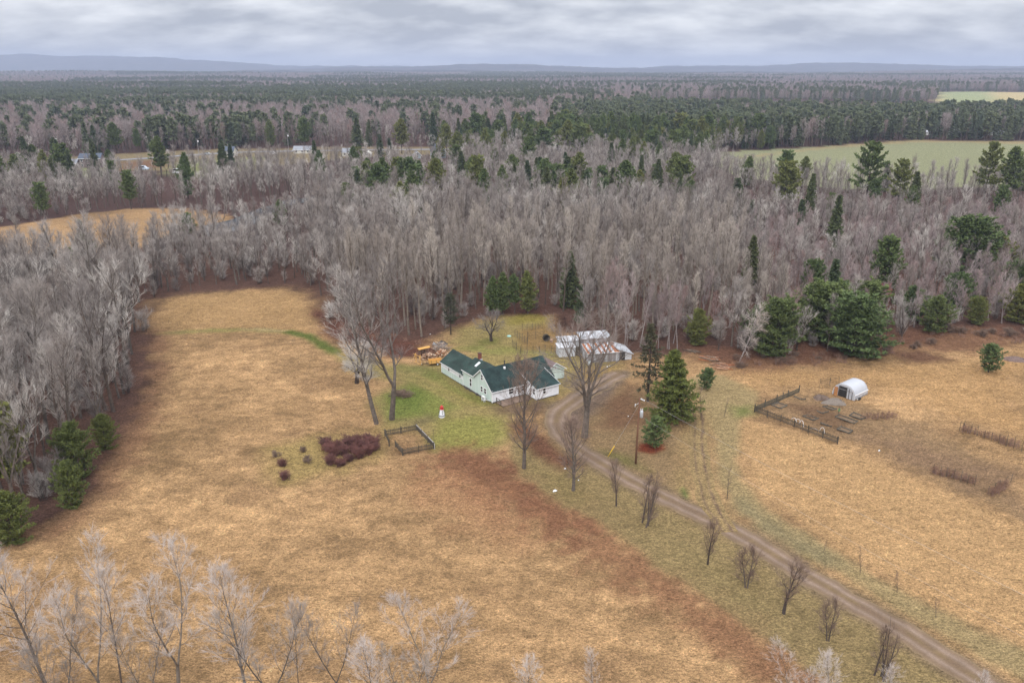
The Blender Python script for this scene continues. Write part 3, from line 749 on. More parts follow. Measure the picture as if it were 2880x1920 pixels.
# ------------------------------------------------------------------ hills
def hill(name, D, depth, prof, seed, mat, label, amp=10, nx=260, ny=26):
    """a wooded ridge at distance D whose skyline follows the given points"""
    px = np.array([p[0] for p in prof], float); py = np.array([p[1] for p in prof], float)
    X = np.array([ray(a, b)[0] / ray(a, b)[1] * D for a, b in prof]); Zr = np.array([Gz(a, b, D) for a, b in prof])
    x = np.linspace(X[0], X[-1], nx); ridge = np.interp(x, X, Zr) + ((fbm(x / 1300 + seed, x * 0 + 1.5, 3) - 0.5) * 4.6 + (fbm(x / 240 + seed, x * 0 + 7.5, 2) - 0.5) * 1.6) * amp
    yy = np.linspace(-1, 1, ny); V = []
    for t in yy:
        w = math.exp(-(t * 1.7) ** 2)
        yv = D + t * depth + (fbm(x / 900 + seed, x * 0 + t * 2, 3) - 0.5) * depth * 0.25
        bump = (fbm(x / 700 + seed, np.full_like(x, t * 4 + seed), 4) - 0.5) * amp * 5 * (1 - w * 0.75) + (fbm(x / 35, np.full_like(x, t * 31), 2) - 0.5) * amp
        V.append(np.stack([x, yv, np.maximum(-4, ridge * w + bump * (0.2 + 0.8 * w))], -1))
    V = np.stack(V, 0); ii = np.arange(nx * ny).reshape(ny, nx)
    q = np.stack([ii[:-1, :-1], ii[:-1, 1:], ii[1:, 1:], ii[1:, :-1]], -1).reshape(-1, 4)
    me = mesh_np(name, V.reshape(-1, 3), q, 4, smooth=False); me.materials.append(mat)
    return tag(link(name, me), label, "hills", kind="structure")
M_hill = mat_noise("far_wood", (0.016, 0.022, 0.020), (0.085, 0.068, 0.064), scale=0.010, detail=8, bump=0.0, rough=1.0, spec=0.0)
hill("mountain", 10500, 1800, [(-900, 170), (0, 158), (200, 156), (400, 157), (520, 168), (700, 178), (900, 184), (1080, 188), (1300, 192), (1500, 196)], 3.0, M_hill, "long dark mountain ridge under the low cloud", 14)
hill("hills", 8200, 1300, [(700, 198), (1100, 188), (1300, 182), (1450, 181), (1560, 187), (1750, 193), (1900, 196)], 8.0, M_hill, "low wooded ridge on the middle of the skyline", 10)
hill("hills", 9000, 1500, [(1650, 196), (1850, 188), (2000, 184), (2150, 182), (2270, 176), (2400, 178), (2520, 184), (2700, 186), (2900, 185), (3600, 180)], 13.0, M_hill, "rounded wooded hill on the skyline beyond the farm fields", 10)
hill("hills", 6300, 900, [(-700, 206), (0, 207), (260, 203), (560, 200), (900, 203), (1300, 200), (1700, 206), (2200, 204), (2600, 199), (3500, 198)], 21.0, M_hill, "nearer rolling wooded rise below the skyline", 12)

# ------------------------------------------------------------------ trees that stand out one by one
TREES = []        # placed individuals, to keep the woods off them
def add_tree(key, x, y, h, wide=1.0, rz=None, name="bare_tree", label=None, group=None, cat="tree", z=None):
    tm, cm, H0, sp = PROTO[key]
    rz = random.random() * 6.28 if rz is None else rz
    z = float(ground_z(x, y)) - 0.02 if z is None else z
    e = empty(name, (x, y, z), rz, label, cat, group)
    s = h / H0
    e.scale = (s * wide, s * wide, s)
    link("trunk", tm, e); link("crown", cm, e)
    TREES.append((x, y)); return e
random.seed(11)
def at_px(px, py): return G(px, py)

# yard conifers
proto("yard_spruce", gen_conifer(301, 15, 5.0, "spruce", whorl=0.75, per=9, clumps=14, tufts=12, bare=0.09, ln=0.5, wd=0.14), M_bark_dark, mat_tree("yellow_green_spruce_needles", [(0, (0.125, 0.140, 0.030)), (1, (0.115, 0.135, 0.035))], 0.75), 15, "spruce")  # yellow green is the needles' own colour
proto("thin_spruce", gen_conifer(302, 16, 3.6, "spruce", whorl=0.7, per=6, clumps=8, tufts=6, bare=0.22, ln=0.5, wd=0.2, open_=0.35), M_bark_dark, mat_tree("dull_spruce_needles", [(0, (0.075, 0.070, 0.038)), (1, (0.075, 0.072, 0.038))], 0.8), 16, "spruce")
proto("young_pine", gen_conifer(303, 5, 2.2, "pine", whorl=0.45, per=7, clumps=8, tufts=12, bare=0.16, ln=0.36, wd=0.08), M_bark_dark, M_needle_pine, 5, "pine")
proto("sparse_pine", gen_conifer(304, 9, 2.2, "pine", whorl=0.55, per=6, clumps=6, tufts=7, bare=0.3, ln=0.5, wd=0.12, open_=0.25), M_bark_dark, mat_tree("dull_pine_needles", [(0, (0.075, 0.078, 0.048)), (1, (0.07, 0.075, 0.05))], 0.8), 9, "pine")
proto("bushy_pine", gen_conifer(305, 12, 5.0, "round", whorl=0.85, per=9, clumps=13, tufts=13, bare=0.04, ln=0.55, wd=0.15), M_bark_dark, M_needle_pine, 12, "pine")
proto("bushy_pine_b", gen_conifer(306, 12, 5.4, "pine", whorl=0.85, per=9, clumps=13, tufts=13, bare=0.05, ln=0.55, wd=0.15), M_bark_dark, M_needle_pine, 12, "pine")
proto("bushy_olive", gen_conifer(308, 10, 4.6, "pine", whorl=0.8, per=9, clumps=13, tufts=16, bare=0.03, ln=0.45, wd=0.10), M_bark_dark, mat_tree("olive_pine_needles", [(0, (0.150, 0.165, 0.042)), (1, (0.125, 0.150, 0.046))], 0.75), 10, "pine")
proto("plume_pine", gen_conifer(307, 22, 6.2, "round", whorl=1.9, per=6, clumps=12, tufts=9, bare=0.35, ln=0.95, wd=0.40), M_bark_dark, M_needle_pine, 22, "pine")
def conifer(key, base, top_y, label, name="pine_tree", wide=1.0, group=None, rz=None):
    x, y = G(*base)
    h = max(1.0, Gz(base[0], top_y, y))
    return add_tree(key, x, y, h, wide, rz, name, label, group)
conifer("yard_spruce", (1893, 1180), 978, "large bushy yellow green spruce beside the dirt track", "spruce_tree", 1.15)
conifer("thin_spruce", (1822, 1128), 908, "thin dull dark spruce between the big spruce and the metal shed", "spruce_tree", 1.1)
conifer("young_pine", (1985, 1094), 1033, "small yellowish green pine standing alone behind the big spruce", wide=1.05)
conifer("young_pine", (1838, 1258), 1172, "small dark green pine in a ring of red mulch by the utility pole", wide=1.1, rz=1.0)
conifer("young_pine", (2780, 1046), 968, "lone round pine in the straw field near the wood edge", wide=1.15, rz=2.0)
conifer("sparse_pine", (1268, 940), 822, "slender sparse young pine on the lawn edge behind the trailer", wide=1.0)
for bx, by, ty, k, wd, lb in (
    (1960, 970, 868, "bushy_pine_b", 0.9, "compact green pine at the wood edge beside a leaning bare tree"),
    (2172, 998, 848, "bushy_pine", 1.15, "bright green bushy pine at the wood edge beyond the log pile"),
    (2400, 992, 838, "bushy_pine", 1.6, "broad spreading pine with boughs down to the leaf litter"),
    (2300, 950, 802, "bushy_pine", 1.45, "tall dark pine rising behind the broad spreading pine"),
    (2420, 930, 800, "bushy_pine", 1.35, "tall pine right behind the broad spreading pine, beside the red twiggy bush"),
    (2625, 935, 832, "bushy_pine_b", 1.1, "pine with low level boughs beside a vase shaped bare tree"),
    (2745, 910, 840, "bushy_pine", 1.1, "pale green pine bush at the corner of the straw field"),
    (2860, 905, 800, "bushy_pine_b", 1.2, "dark layered pine where the wood meets the straw field"),
    (2725, 778, 620, "bushy_pine", 1.5, "very wide dark pine rising out of the reddish birch wood"),
    (2800, 770, 665, "bushy_pine_b", 1.2, "lower pine leaning on the very wide dark pine"),
    (2468, 760, 655, "spruce1", 1.0, "narrow olive spruce among white birch trunks"),
    (2285, 850, 738, "bushy_pine", 0.9, "round topped pine among grey bare trees above the bushy pines"),
    (2502, 850, 738, "spruce0", 1.1, "dark spruce above the red twiggy bush"),
    (1412, 882, 765, "pine0", 0.9, "dark green pine in the clump behind the apple tree"),
    (1448, 880, 772, "pine2", 0.9, "dark green pine in the clump behind the apple tree"),
    (1484, 882, 762, "pine0", 0.95, "dark green pine in the clump behind the apple tree"),
    (1385, 884, 778, "pine0", 0.9, "dark green pine in the clump behind the apple tree"),
    (1600, 862, 705, "spruce0", 1.15, "tall pointed dark spruce behind the wire chicken run"),
    (1630, 905, 800, "spruce1", 1.0, "short dark spruce just behind the metal shed"),
    (300, 1262, 1165, "bushy_olive", 0.9, "olive pine at the wood edge half behind the large green pine"),
    (218, 1345, 1190, "bushy_olive", 0.95, "large green pine at the edge of the hayfield wood"),
    (205, 1428, 1300, "bushy_olive", 0.85, "lower green spruce shaped pine at the foot of the large green pine"),
    (38, 1525, 1385, "bushy_olive", 1.05, "yellow green bushy pine at the hayfield corner"),
    (2432, 590, 408, "plume_pine", 0.95, "tall plumed white pine standing before the green field"),
    (2520, 600, 455, "plume_pine", 0.85, "ragged white pine next to the tall plumed pine"),
    (2765, 575, 408, "plume_pine", 0.8, "tall layered pine near the end of the green field"),
    (2835, 575, 415, "pine2", 1.0, "tall narrow pine next to the layered pine before the green field"),
    (1597, 545, 440, "spruce0", 1.1, "pointed spruce standing free above the bare wood"),
    (1365, 590, 475, "pine0", 1.0, "full green pine above the bare wood behind the farmhouse"),
    (1652, 560, 475, "pine1", 0.9, "small round pine between spruces above the bare wood"),
    (1755, 585, 492, "pine0", 1.1, "wide pine above the pale upright trees"),
    (1905, 600, 480, "spruce1", 0.7, "very thin spruce above the pale upright trees"),
    (2065, 625, 500, "spruce0", 1.5, "dark dense hemlock above the reddish trees"),
    (2110, 640, 560, "spruce1", 1.5, "dark dense hemlock above the reddish trees"),
    (2248, 665, 560, "spruce1", 1.3, "olive brown conifer among mauve bare trees"),
    (1225, 495, 425, "pine0", 1.0, "green pine below the grey gabled house"),
    (1285, 470, 372, "pine2", 1.1, "tall dark pine hiding the end of the grey gabled house"),
    (1530, 462, 365, "pine1", 1.5, "rounded clump of pine tops far behind the farmhouse"),
    (1592, 450, 340, "pine2", 1.0, "tall pine standing over the rounded clump of pine tops"),
    (1630, 455, 352, "pine1", 1.2, "broad pine beside the tallest of the rounded clump"),
    (1808, 480, 398, "pine0", 0.9, "one of two matching pines near the end of the green field"),
    (1852, 485, 402, "pine0", 0.9, "one of two matching pines near the end of the green field"),
    (1005, 430, 330, "spruce0", 1.3, "dark spruce shaped pine across the paved road"),
    (860, 422, 335, "pine1", 1.1, "bluish pine across the paved road"),
    (1130, 432, 335, "pine2", 1.1, "dark tall pine by the telegraph pole across the road"),
    (1000, 505, 412, "pine2", 0.8, "thin pine by the white bungalow"),
    (455, 500, 385, "pine2", 1.0, "crooked dark pine between the country houses"),
    (530, 560, 430, "pine0", 0.8, "bushy dark conifer before the far lawn"),
    (2330, 640, 545, "pine1", 0.7, "small pine above the mauve wood"),
    (2230, 955, 838, "bushy_pine_b", 1.3, "dark pine filling the gap between the bright bushy pine and the broad pine"),
    (2362, 905, 800, "bushy_pine", 1.4, "rounded pine crown behind the broad spreading pine"),
    (2560, 900, 805, "bushy_pine_b", 1.2, "dark pine behind the vase shaped pale tree"),
    (2690, 875, 775, "bushy_pine", 1.1, "rounded pine in the mauve bare wood above the pale green pine bush"),
    (2850, 850, 730, "bushy_pine_b", 1.2, "tall layered pine at the far end of the straw field wood"),
    (2660, 735, 650, "bushy_pine_b", 1.1, "pine shoulder beside the very wide dark pine"),
    (2120, 975, 860, "bushy_pine_b", 0.9, "olive pine between the leaning birch and the bright bushy pine")):
    g = {"dark green pine in the clump behind the apple tree": "pines in the clump behind the apple tree",
         "dark dense hemlock above the reddish trees": "hemlocks above the reddish trees",
         "one of two matching pines near the end of the green field": "matching pines by the green field"}.get(lb)
    conifer(k, (bx, by), ty, lb, "spruce_tree" if "spruce" in k else "pine_tree", wd, g)

# bare trees of the yard and the drive
proto("old_maple", gen_bare(401, 18, bole=0.24, spread=0.36, ang=(0.55, 0.95), nprim=40, nsec=8, ntwig=8, sub=2, forks=4, r0=0.38, twig_r=0.012, twig_l=1.2, up=0.06, sec_r=0.03, droop=0.05), M_bark, mat_tree("maple_twigs", [(0, (0.23, 0.185, 0.16)), (1, (0.24, 0.19, 0.165))]), 18, "maple")
proto("tall_ash", gen_bare(402, 22, bole=0.24, spread=0.27, ang=(0.45, 0.8), nprim=30, nsec=7, ntwig=8, sub=2, r0=0.25, twig_r=0.014, twig_l=1.2, up=0.10, lean=0.16, sec_r=0.03), M_bark, M_tw_mauve, 22, "ash")
proto("tall_ash_b", gen_bare(403, 22, bole=0.24, spread=0.27, ang=(0.45, 0.8), nprim=30, nsec=7, ntwig=8, sub=2, r0=0.27, twig_r=0.014, twig_l=1.2, up=0.12, lean=0.10, forks=2, sec_r=0.03), M_bark, M_tw_mauve, 22, "ash")
proto("drive_maple", gen_bare(404, 13, bole=0.16, spread=0.40, ang=(0.55, 0.85), nprim=34, nsec=7, ntwig=8, sub=2, r0=0.20, twig_r=0.010, twig_l=0.85, up=0.16, lean=0.02, sec_r=0.02), M_bark, mat_tree("lindens", [(0, (0.20, 0.135, 0.105)), (1, (0.19, 0.13, 0.10))]), 13, "maple")
proto("small_tree", gen_bare(405, 6, bole=0.22, spread=0.36, ang=(0.4, 0.7), nprim=18, nsec=6, ntwig=7, sub=2, r0=0.10, twig_r=0.008, twig_l=0.6, up=0.16, lean=0.02, sec_r=0.013), M_bark_dark, M_tw_brown, 6, "small tree")
proto("vase_tree", gen_bare(406, 6, bole=0.05, spread=0.28, ang=(0.25, 0.5), nprim=16, nsec=6, ntwig=7, sub=1, stems=4, r0=0.09, twig_r=0.008, twig_l=0.55, up=0.14, lean=0.05, sec_r=0.012), M_bark_dark, M_tw_brown, 6, "vase tree")
proto("round_tree", gen_bare(407, 5, bole=0.12, spread=0.40, ang=(0.5, 0.9), nprim=20, nsec=6, ntwig=7, sub=2, stems=2, r0=0.09, twig_r=0.008, twig_l=0.55, up=0.14, sec_r=0.012), M_bark_dark, M_tw_brown, 5, "round tree")
proto("apple_tree", gen_bare(408, 5, bole=0.22, spread=0.55, ang=(0.6, 1.1), nprim=18, nsec=8, ntwig=8, sub=2, forks=3, r0=0.22, twig_r=0.010, twig_l=0.7, up=0.02, sec_r=0.022), M_bark_dark, M_tw_mauve, 5, "apple tree")
proto("sapling", gen_bare(409, 3.6, bole=0.25, spread=0.22, ang=(0.3, 0.6), nprim=9, nsec=3, ntwig=4, sub=1, r0=0.03, twig_r=0.006, twig_l=0.4, up=0.14, sec_r=0.008), M_bark_dark, M_tw_brown, 3.6, "sapling")
proto("leaning_birch", gen_bare(410, 12, bole=0.2, spread=0.24, ang=(0.5, 0.9), nprim=22, nsec=7, ntwig=8, sub=2, stems=2, r0=0.16, twig_r=0.011, twig_l=0.9, up=-0.02, lean=0.10, sec_r=0.02, droop=0.1), M_bark_birch, M_tw_white, 12, "birch")
proto("vase_maple", gen_bare(411, 9, bole=0.14, spread=0.34, ang=(0.4, 0.75), nprim=22, nsec=7, ntwig=8, sub=2, forks=4, r0=0.18, twig_r=0.011, twig_l=0.8, up=0.12, sec_r=0.022), M_bark_aspen, M_tw_mauve, 9, "maple")
def bare(key, base, top_y, label, name="bare_tree", wide=1.0, rz=None, group=None, hmax=99, h=None):
    x, y = G(*base)
    return add_tree(key, x, y, h or min(hmax, Gz(base[0], top_y, y)), wide, rz, name, label, group)
bare("old_maple", (1643, 1228), 885, "old thick trunked maple with spreading limbs inside the driveway loop", rz=0.6, wide=1.08)
bare("tall_ash", (1060, 1192), 730, "tall bare tree leaning near the picket pen, beside a forked twin", rz=2.6, hmax=26, wide=1.2)
bare("tall_ash_b", (1102, 1178), 690, "tall forked bare tree leaning over the brush heap", rz=4.2, hmax=28, wide=1.2)
bare("drive_maple", (1474, 1316), 1025, "upright twiggy tree before the white wall of the farmhouse", rz=1.0, wide=1.1)
bare("drive_maple", (1612, 1378), 1185, "mid sized twiggy tree between the driveway and the littered leaves", rz=2.2, wide=1.45)
bare("small_tree", (1733, 1422), 1295, "thin dark forked tree on the verge of the driveway", wide=1.0, rz=0.3)
bare("vase_tree", (1817, 1472), 1310, "tall many stemmed bare tree across from the track junction", wide=1.3)
bare("small_tree", (1990, 1587), 1460, "narrow bare tree standing just past the driveway junction", wide=1.1, rz=1.7)
bare("round_tree", (2097, 1657), 1545, "dense round headed bare bush tree beside the driveway", wide=1.35)
bare("small_tree", (2204, 1725), 1585, "spreading bare young tree halfway along the gravel driveway", wide=1.7, rz=3.3)
bare("round_tree", (2326, 1805), 1690, "reddish brown bare shrub tree beside the lower driveway", wide=1.1, rz=2.0)
bare("vase_tree", (2472, 1898), 1735, "many stemmed bare tree at the lower end of the driveway row", wide=1.3, rz=0.8)
for i, (bx, by, ty, lb) in enumerate(((2045, 1402, 1315, "slim sapling beside the dirt track mouth"), (2315, 1553, 1515, "very small sapling at the edge of the straw field, first past the junction"),
                     (2420, 1608, 1540, "small forked sapling on the mown edge of the straw field"), (2523, 1666, 1600, "thin sapling on the mown edge, second past the forked one"),
                     (2632, 1735, 1680, "wispy sapling at the lower mown edge of the straw field"), (1972, 1090 + 92, 1090, "thin sapling north of the big spruce"),
                     (2036, 1172, 1115, "slim sapling between the big spruce and the garden fence"))):
    bare("sapling", (bx, by), ty, lb, "sapling", wide=1.3)
bare("apple_tree", (1382, 958), 880, "crooked low apple tree on the lawn behind the farmhouse", "apple_tree", wide=1.15)
bare("apple_tree", (1003, 1078), 975, "dark low spreading tree at the edge of the hayfield lawn", "apple_tree", wide=1.2, rz=2.5)
bare("leaning_birch", (2082, 1018), 845, "leaning pale birch with drooping twigs by the log pile", "birch_tree", rz=0.4)
bare("vase_maple", (2535, 955), 830, "vase shaped pale bare tree between two pines at the wood edge", rz=1.0)
bare("vase_maple", (2240, 985), 860, "purplish bare tree between the bright bushy pine and the broad pine", rz=2.0, wide=1.0)
bare("vase_maple", (2020, 985), 890, "small grey bare tree beside the compact green pine", rz=3.0, wide=0.8)
bare("tall_ash", (1640, 965), 800, "mossy grey tree with wide limbs behind the metal shed", rz=0.2, wide=1.5, hmax=17)
for i, (bx, by, ty) in enumerate(((1690, 955, 735), (1730, 960, 720), (1760, 972, 760), (1800, 975, 790), (1845, 985, 800), (1880, 980, 760), (1905, 985, 800))):
    bare(BARE_RED[i % 3], (bx, by), ty, "white stemmed reddish birch in the clump behind the metal shed", "birch_tree", wide=0.9, group="birches behind the metal shed", hmax=19)
for i, (bx, by, ty) in enumerate(((965, 892, 660), (1002, 905, 640), (1040, 916, 655), (1076, 926, 640), (1112, 936, 665), (1150, 942, 690), (1186, 946, 710), (1025, 888, 650), (1092, 905, 655), (1140, 915, 680), (985, 872, 670), (1060, 890, 648))):
    bare(BARE_BEIGE[i % 3], (bx, by), ty, "very tall pale bare tree in the high clump behind the reddish brush", "bare_tree", wide=0.95, group="high clump behind the reddish brush", hmax=26)
red = proto("red_bush", gen_bare(412, 6, bole=0.1, spread=0.45, ang=(0.5, 0.9), nprim=20, nsec=6, ntwig=8, sub=2, stems=3, twig_r=0.012, twig_l=0.8), M_bark_dark, mat_tree("red_twigs", [(0, (0.26, 0.085, 0.085)), (1, (0.26, 0.09, 0.09))]), 6, "bush")
bare(red, (2475, 880), 800, "round red twiggy bush among the pines", "bare_tree")

# foreground crowns whose feet are below the picture
for i in range(4):
    proto("pale_poplar%d" % i, gen_bare(430 + i, 18, bole=(0.4, 0.3, 0.5, 0.35)[i], spread=0.24, ang=(0.4, 0.85), nprim=(24, 26, 18, 26)[i], nsec=7, ntwig=8, sub=3, forks=(0, 2, 0, 2)[i], r0=0.14, twig_r=0.009, twig_l=0.8, up=0.10, lean=0.06, sec_r=0.015), (M_bark, M_bark_aspen, M_bark, M_bark)[i], (M_tw_white, M_tw_white, M_tw_white, M_tw_beige)[i], 18, "poplar")
for i, (vx, vy, k, Y, wd, lb) in enumerate((
    (45, 1272, 0, 57, 1.0, "pale poplar at the near corner of the hayfield"), (110, 1400, 3, 54, 0.8, "shorter dark stemmed poplar leaning against the corner poplar"),
    (180, 1268, 1, 57, 0.75, "two stemmed pale poplar on the near edge of the hayfield"), (222, 1330, 2, 56, 0.7, "thin pale poplar touching the two stemmed poplar"),
    (350, 1272, 1, 58, 0.95, "dark trunked poplar with three spreading pale heads"), (312, 1400, 3, 55, 0.55, "slim brown stemmed tree between the spreading poplars"),
    (535, 1322, 0, 56, 0.95, "broad silvery poplar with a white tipped trunk"), (590, 1380, 3, 55, 0.85, "dark many branched tree behind the broad silvery poplar"),
    (660, 1395, 2, 56, 0.45, "very slim whitish poplar"), (750, 1382, 3, 57, 0.7, "black stemmed open tree on the near hayfield edge"),
    (860, 1450, 0, 54, 0.95, "low bushy silvery poplar between the black tree and the fan shaped poplar"), (985, 1365, 1, 57, 0.9, "fan shaped white poplar on the near hayfield edge"),
    (930, 1470, 3, 54, 0.7, "brownish poplar crown at the foot of the fan shaped poplar"),
    (1210, 1490, 0, 56, 0.8, "low silvery crown standing apart in the hayfield"), (1372, 1495, 2, 56, 0.6, "small thin silvery crown standing apart in the hayfield"),
    (1830, 1488, 1, 57, 0.95, "white poplar crown next to the driveway row"), (1930, 1500, 0, 56, 0.9, "grey poplar crown nearest the driveway row"),
    (2040, 1540, 2, 55, 0.8, "faint thin poplar crown beside the lower driveway"), (2270, 1552, 0, 56, 0.7, "pale poplar tip beyond the gravel driveway"))):
    px, py = vx * K, vy * K
    z = Gz(px, py, Y); d = ray(px, py); x = d[0] / d[1] * Y
    add_tree("pale_poplar%d" % k, x, Y, z, wd * 1.3, None, "poplar_tree", lb)

# ------------------------------------------------------------------ the woods
rngw = np.random.RandomState(77)
HOUSES_FAR = [(x * K, y * K) for x, y in ((200, 372), (525, 350), (690, 350), (800, 350), (850, 350), (960, 350), (1010, 352), (330, 385), (410, 405))]
def scatter(r0, r1, sp, side=0.74):
    y = np.arange(r0, r1, sp); x = np.arange(-side * r1 - 20, side * r1 + 20, sp)
    X, Y = np.meshgrid(x, y); X = X + rngw.uniform(-.48, .48, X.shape) * sp; Y = Y + rngw.uniform(-.48, .48, Y.shape) * sp
    X, Y = X.ravel(), Y.ravel()
    k = (np.abs(X) < side * Y + 25)
    return X[k], Y[k]
bands = [scatter(75, 300, 4.7), scatter(300, 640, 5.6), scatter(640, 1300, 8.0), scatter(1300, 2600, 11.5), scatter(2600, 6000, 21)]
WX = np.concatenate([b[0] for b in bands]); WY = np.concatenate([b[1] for b in bands])
keep = ~open_mask(WX, WY) & ~((sdist(OPEN_MAIN, WX, WY) < 1.8) & (WY < 300)) & (WY > 70)
px, py = to_px(WX, WY)
pn = fbm(WX / 60 + 7, WY / 60 + 1, 3)
r = rngw.rand(len(WX))
# thin woods round the second clearing, along the stream and by the road
sparse = (px < 720) & (py > 640) & (py < 790)
keep &= ~(sparse & (r > 0.34 + 0.3 * (px > 430)))
keep &= ~((py > 400) & (py < 520) & (px < 1300) & (r > 0.75))
keep &= ~((px > 640) & (px < 830) & (py > 560) & (py < 700) & (r > 0.45))
keep &= ~((px > 1950) & (py > 540) & (py < 600) & (r > 0.75))
keep &= ~((px > 720) & (px < 2050) & (np.abs(py - 690 + (pn - 0.5) * 60) < 13) & (r > 0.3))
fx, fy = G(700, 560)
TA = np.array(TREES)
nr = WY < 700
dmin = np.full(len(WX), 99.0)
for tx, ty in TREES:
    dmin[nr] = np.minimum(dmin[nr], np.hypot(WX[nr] - tx, WY[nr] - ty))
keep &= dmin > 3.0
for hx, hy in HOUSES_FAR:                                # keep the view of the far houses
    x0, y0 = G(hx, hy + 14); keep &= ~((np.abs(WX - x0 * WY / y0) < 13) & (WY < y0 + 12) & (WY > y0 - 75) & (r > 0.10))
WX, WY, px, py, pn = WX[keep], WY[keep], px[keep], py[keep], pn[keep]
r = rngw.rand(len(WX)); n = len(WX)
# share of conifers, following the dark bands of the photograph
cp = np.full(n, 0.05)
cp = np.where(pn > 0.60, 0.30, cp)
cp = np.where(py < 420, np.where(pn > 0.60, 0.5, 0.05), cp)
st = fbm(WX / 230 + 2, WY / 120 + 5, 3)
cp = np.where((py < 330) & (py > 252) & (px < 1560 + (pn - 0.5) * 500), np.where(st > 0.40 + 0.16 * (py > 305), 0.86, 0.05), cp)
cp = np.where((py < 412) & (py > 322) & (px > 1580 + (pn - 0.5) * 300), np.where(pn > 0.40, 0.74, 0.12), cp)
cp = np.where(py <= 252, np.where(fbm(WX / 650 + 3, WY / 420, 3) > 0.56, 0.72, 0.02), cp)
cp = np.where((py > 470) & (py <= 690), np.where((pn > 0.60) & (px < 1900), 0.17, 0.022), cp)
cp = np.where((py > 690), np.where((px > 650) & (px < 2080), 0.0, 0.012), cp)
con = r < cp
dist = np.hypot(WX, WY)
far = dist > 640
key = np.empty(n, dtype=object); r2 = rngw.rand(n); hts = np.empty(n)
pxw = px + (pn - 0.5) * 900; zone_beige = (pxw > 1180) & (pxw < 2100) & (py > 690) & (py < 960)
zone_red = ((pxw >= 1980) & (py > 600)) | ((px > 1650) & (px < 2150) & (py > 880))
for i in range(n):
    if far[i]:
        if con[i]: key[i] = FAR_CON[int(r2[i] * 1.55) % 2]; hts[i] = 17 + 7 * rngw.rand()
        else: key[i] = FAR_BARE[int(r2[i] * 3)]; hts[i] = 14 + 6 * rngw.rand()
    elif con[i]:
        key[i] = (PINES + SPRUCES)[int(r2[i] * 5)]; hts[i] = 13 + 8 * rngw.rand()
        if py[i] < 420: hts[i] += 5
    elif zone_beige[i] and rngw.rand() < 0.8: key[i] = BARE_BEIGE[int(r2[i] * 3)]; hts[i] = 14.5 + 5.5 * rngw.rand()
    elif zone_red[i] and rngw.rand() < 0.7: key[i] = BARE_RED[int(r2[i] * 3)]; hts[i] = 9.5 + 5 * rngw.rand()
    else: key[i] = BARE_MAUVE[int(r2[i] * 4)]; hts[i] = 13 + 6 * rngw.rand()
    if not far[i] and px[i] < 900 and 600 < py[i] < 830: hts[i] *= 0.74
    if not far[i] and px[i] > 2050 and py[i] > 560 and not con[i] and hts[i] > 12: hts[i] *= 0.82
    if not far[i] and px[i] < 520 and py[i] > 835: hts[i] *= 1.16
    if not far[i] and not con[i]: hts[i] *= rngw.uniform(0.72, 1.14) * (0.80 if py[i] < 640 else 1.0)
WZ = ground_z(WX, WY)
# undergrowth thickets at the feet of the near woods
ux, uy = scatter(75, 330, 5.2)
ku = ~open_mask(ux, uy)
ux, uy = ux[ku], uy[ku]; up_, upy = to_px(ux, uy)
ku = rngw.rand(len(ux)) < np.where((up_ < 760) & (upy > 560) & (upy < 830), 0.75, 0.5)
ux, uy = ux[ku], uy[ku]

HABIT = {"maple0": "round headed grey bare tree", "maple1": "two limbed grey bare tree", "maple2": "narrow grey bare tree", "maple3": "three limbed grey bare tree",
         "aspen0": "tall pale upright bare tree", "aspen1": "tall pale broom headed bare tree", "aspen2": "tall pale open headed bare tree",
         "birch0": "single stemmed reddish birch", "birch1": "two stemmed reddish birch", "birch2": "three stemmed reddish birch"}
SPEC = {"maple": ("bare_tree", "grey bare tree"), "aspen": ("bare_tree", "tall pale upright bare tree"), "birch": ("birch_tree", "reddish twigged white stemmed birch"),
        "pine": ("pine_tree", "dark green pine"), "spruce": ("spruce_tree", "dark narrow spruce")}
def where(x, y, px, py):
    if px < 520 and py > 835: return "in the wood edging the large hayfield"
    if px < 900 and py > 560: return "round the far clearing beyond the mown path"
    if px < 2080 and py > 800: return "at the front of the wood behind the farmhouse"
    if px >= 2080 and py > 600: return "in the wood beyond the greenhouse"
    if px < 2080 and py > 560: return "deep in the wood behind the farmhouse"
    return "in the woods between the stream and the road"
lim = {"bare_tree": 265, "birch_tree": 150, "pine_tree": 90, "spruce_tree": 60}
cnt = {k: 0 for k in lim}
order = np.argsort(-(hts / dist)); single = np.zeros(n, bool)
for i in order:
    if far[i]: continue
    if not (-40 < px[i] < 2920): continue
    nm, adj = SPEC[PROTO[key[i]][3]]
    if cnt[nm] >= lim[nm]: continue
    lb = HABIT.get(key[i], adj) + " " + where(WX[i], WY[i], px[i], py[i])
    add_tree(key[i], WX[i], WY[i], hts[i], rngw.uniform(0.85, 1.2), None, nm, lb, lb.replace("tree", "trees"))
    cnt[nm] += 1; single[i] = True

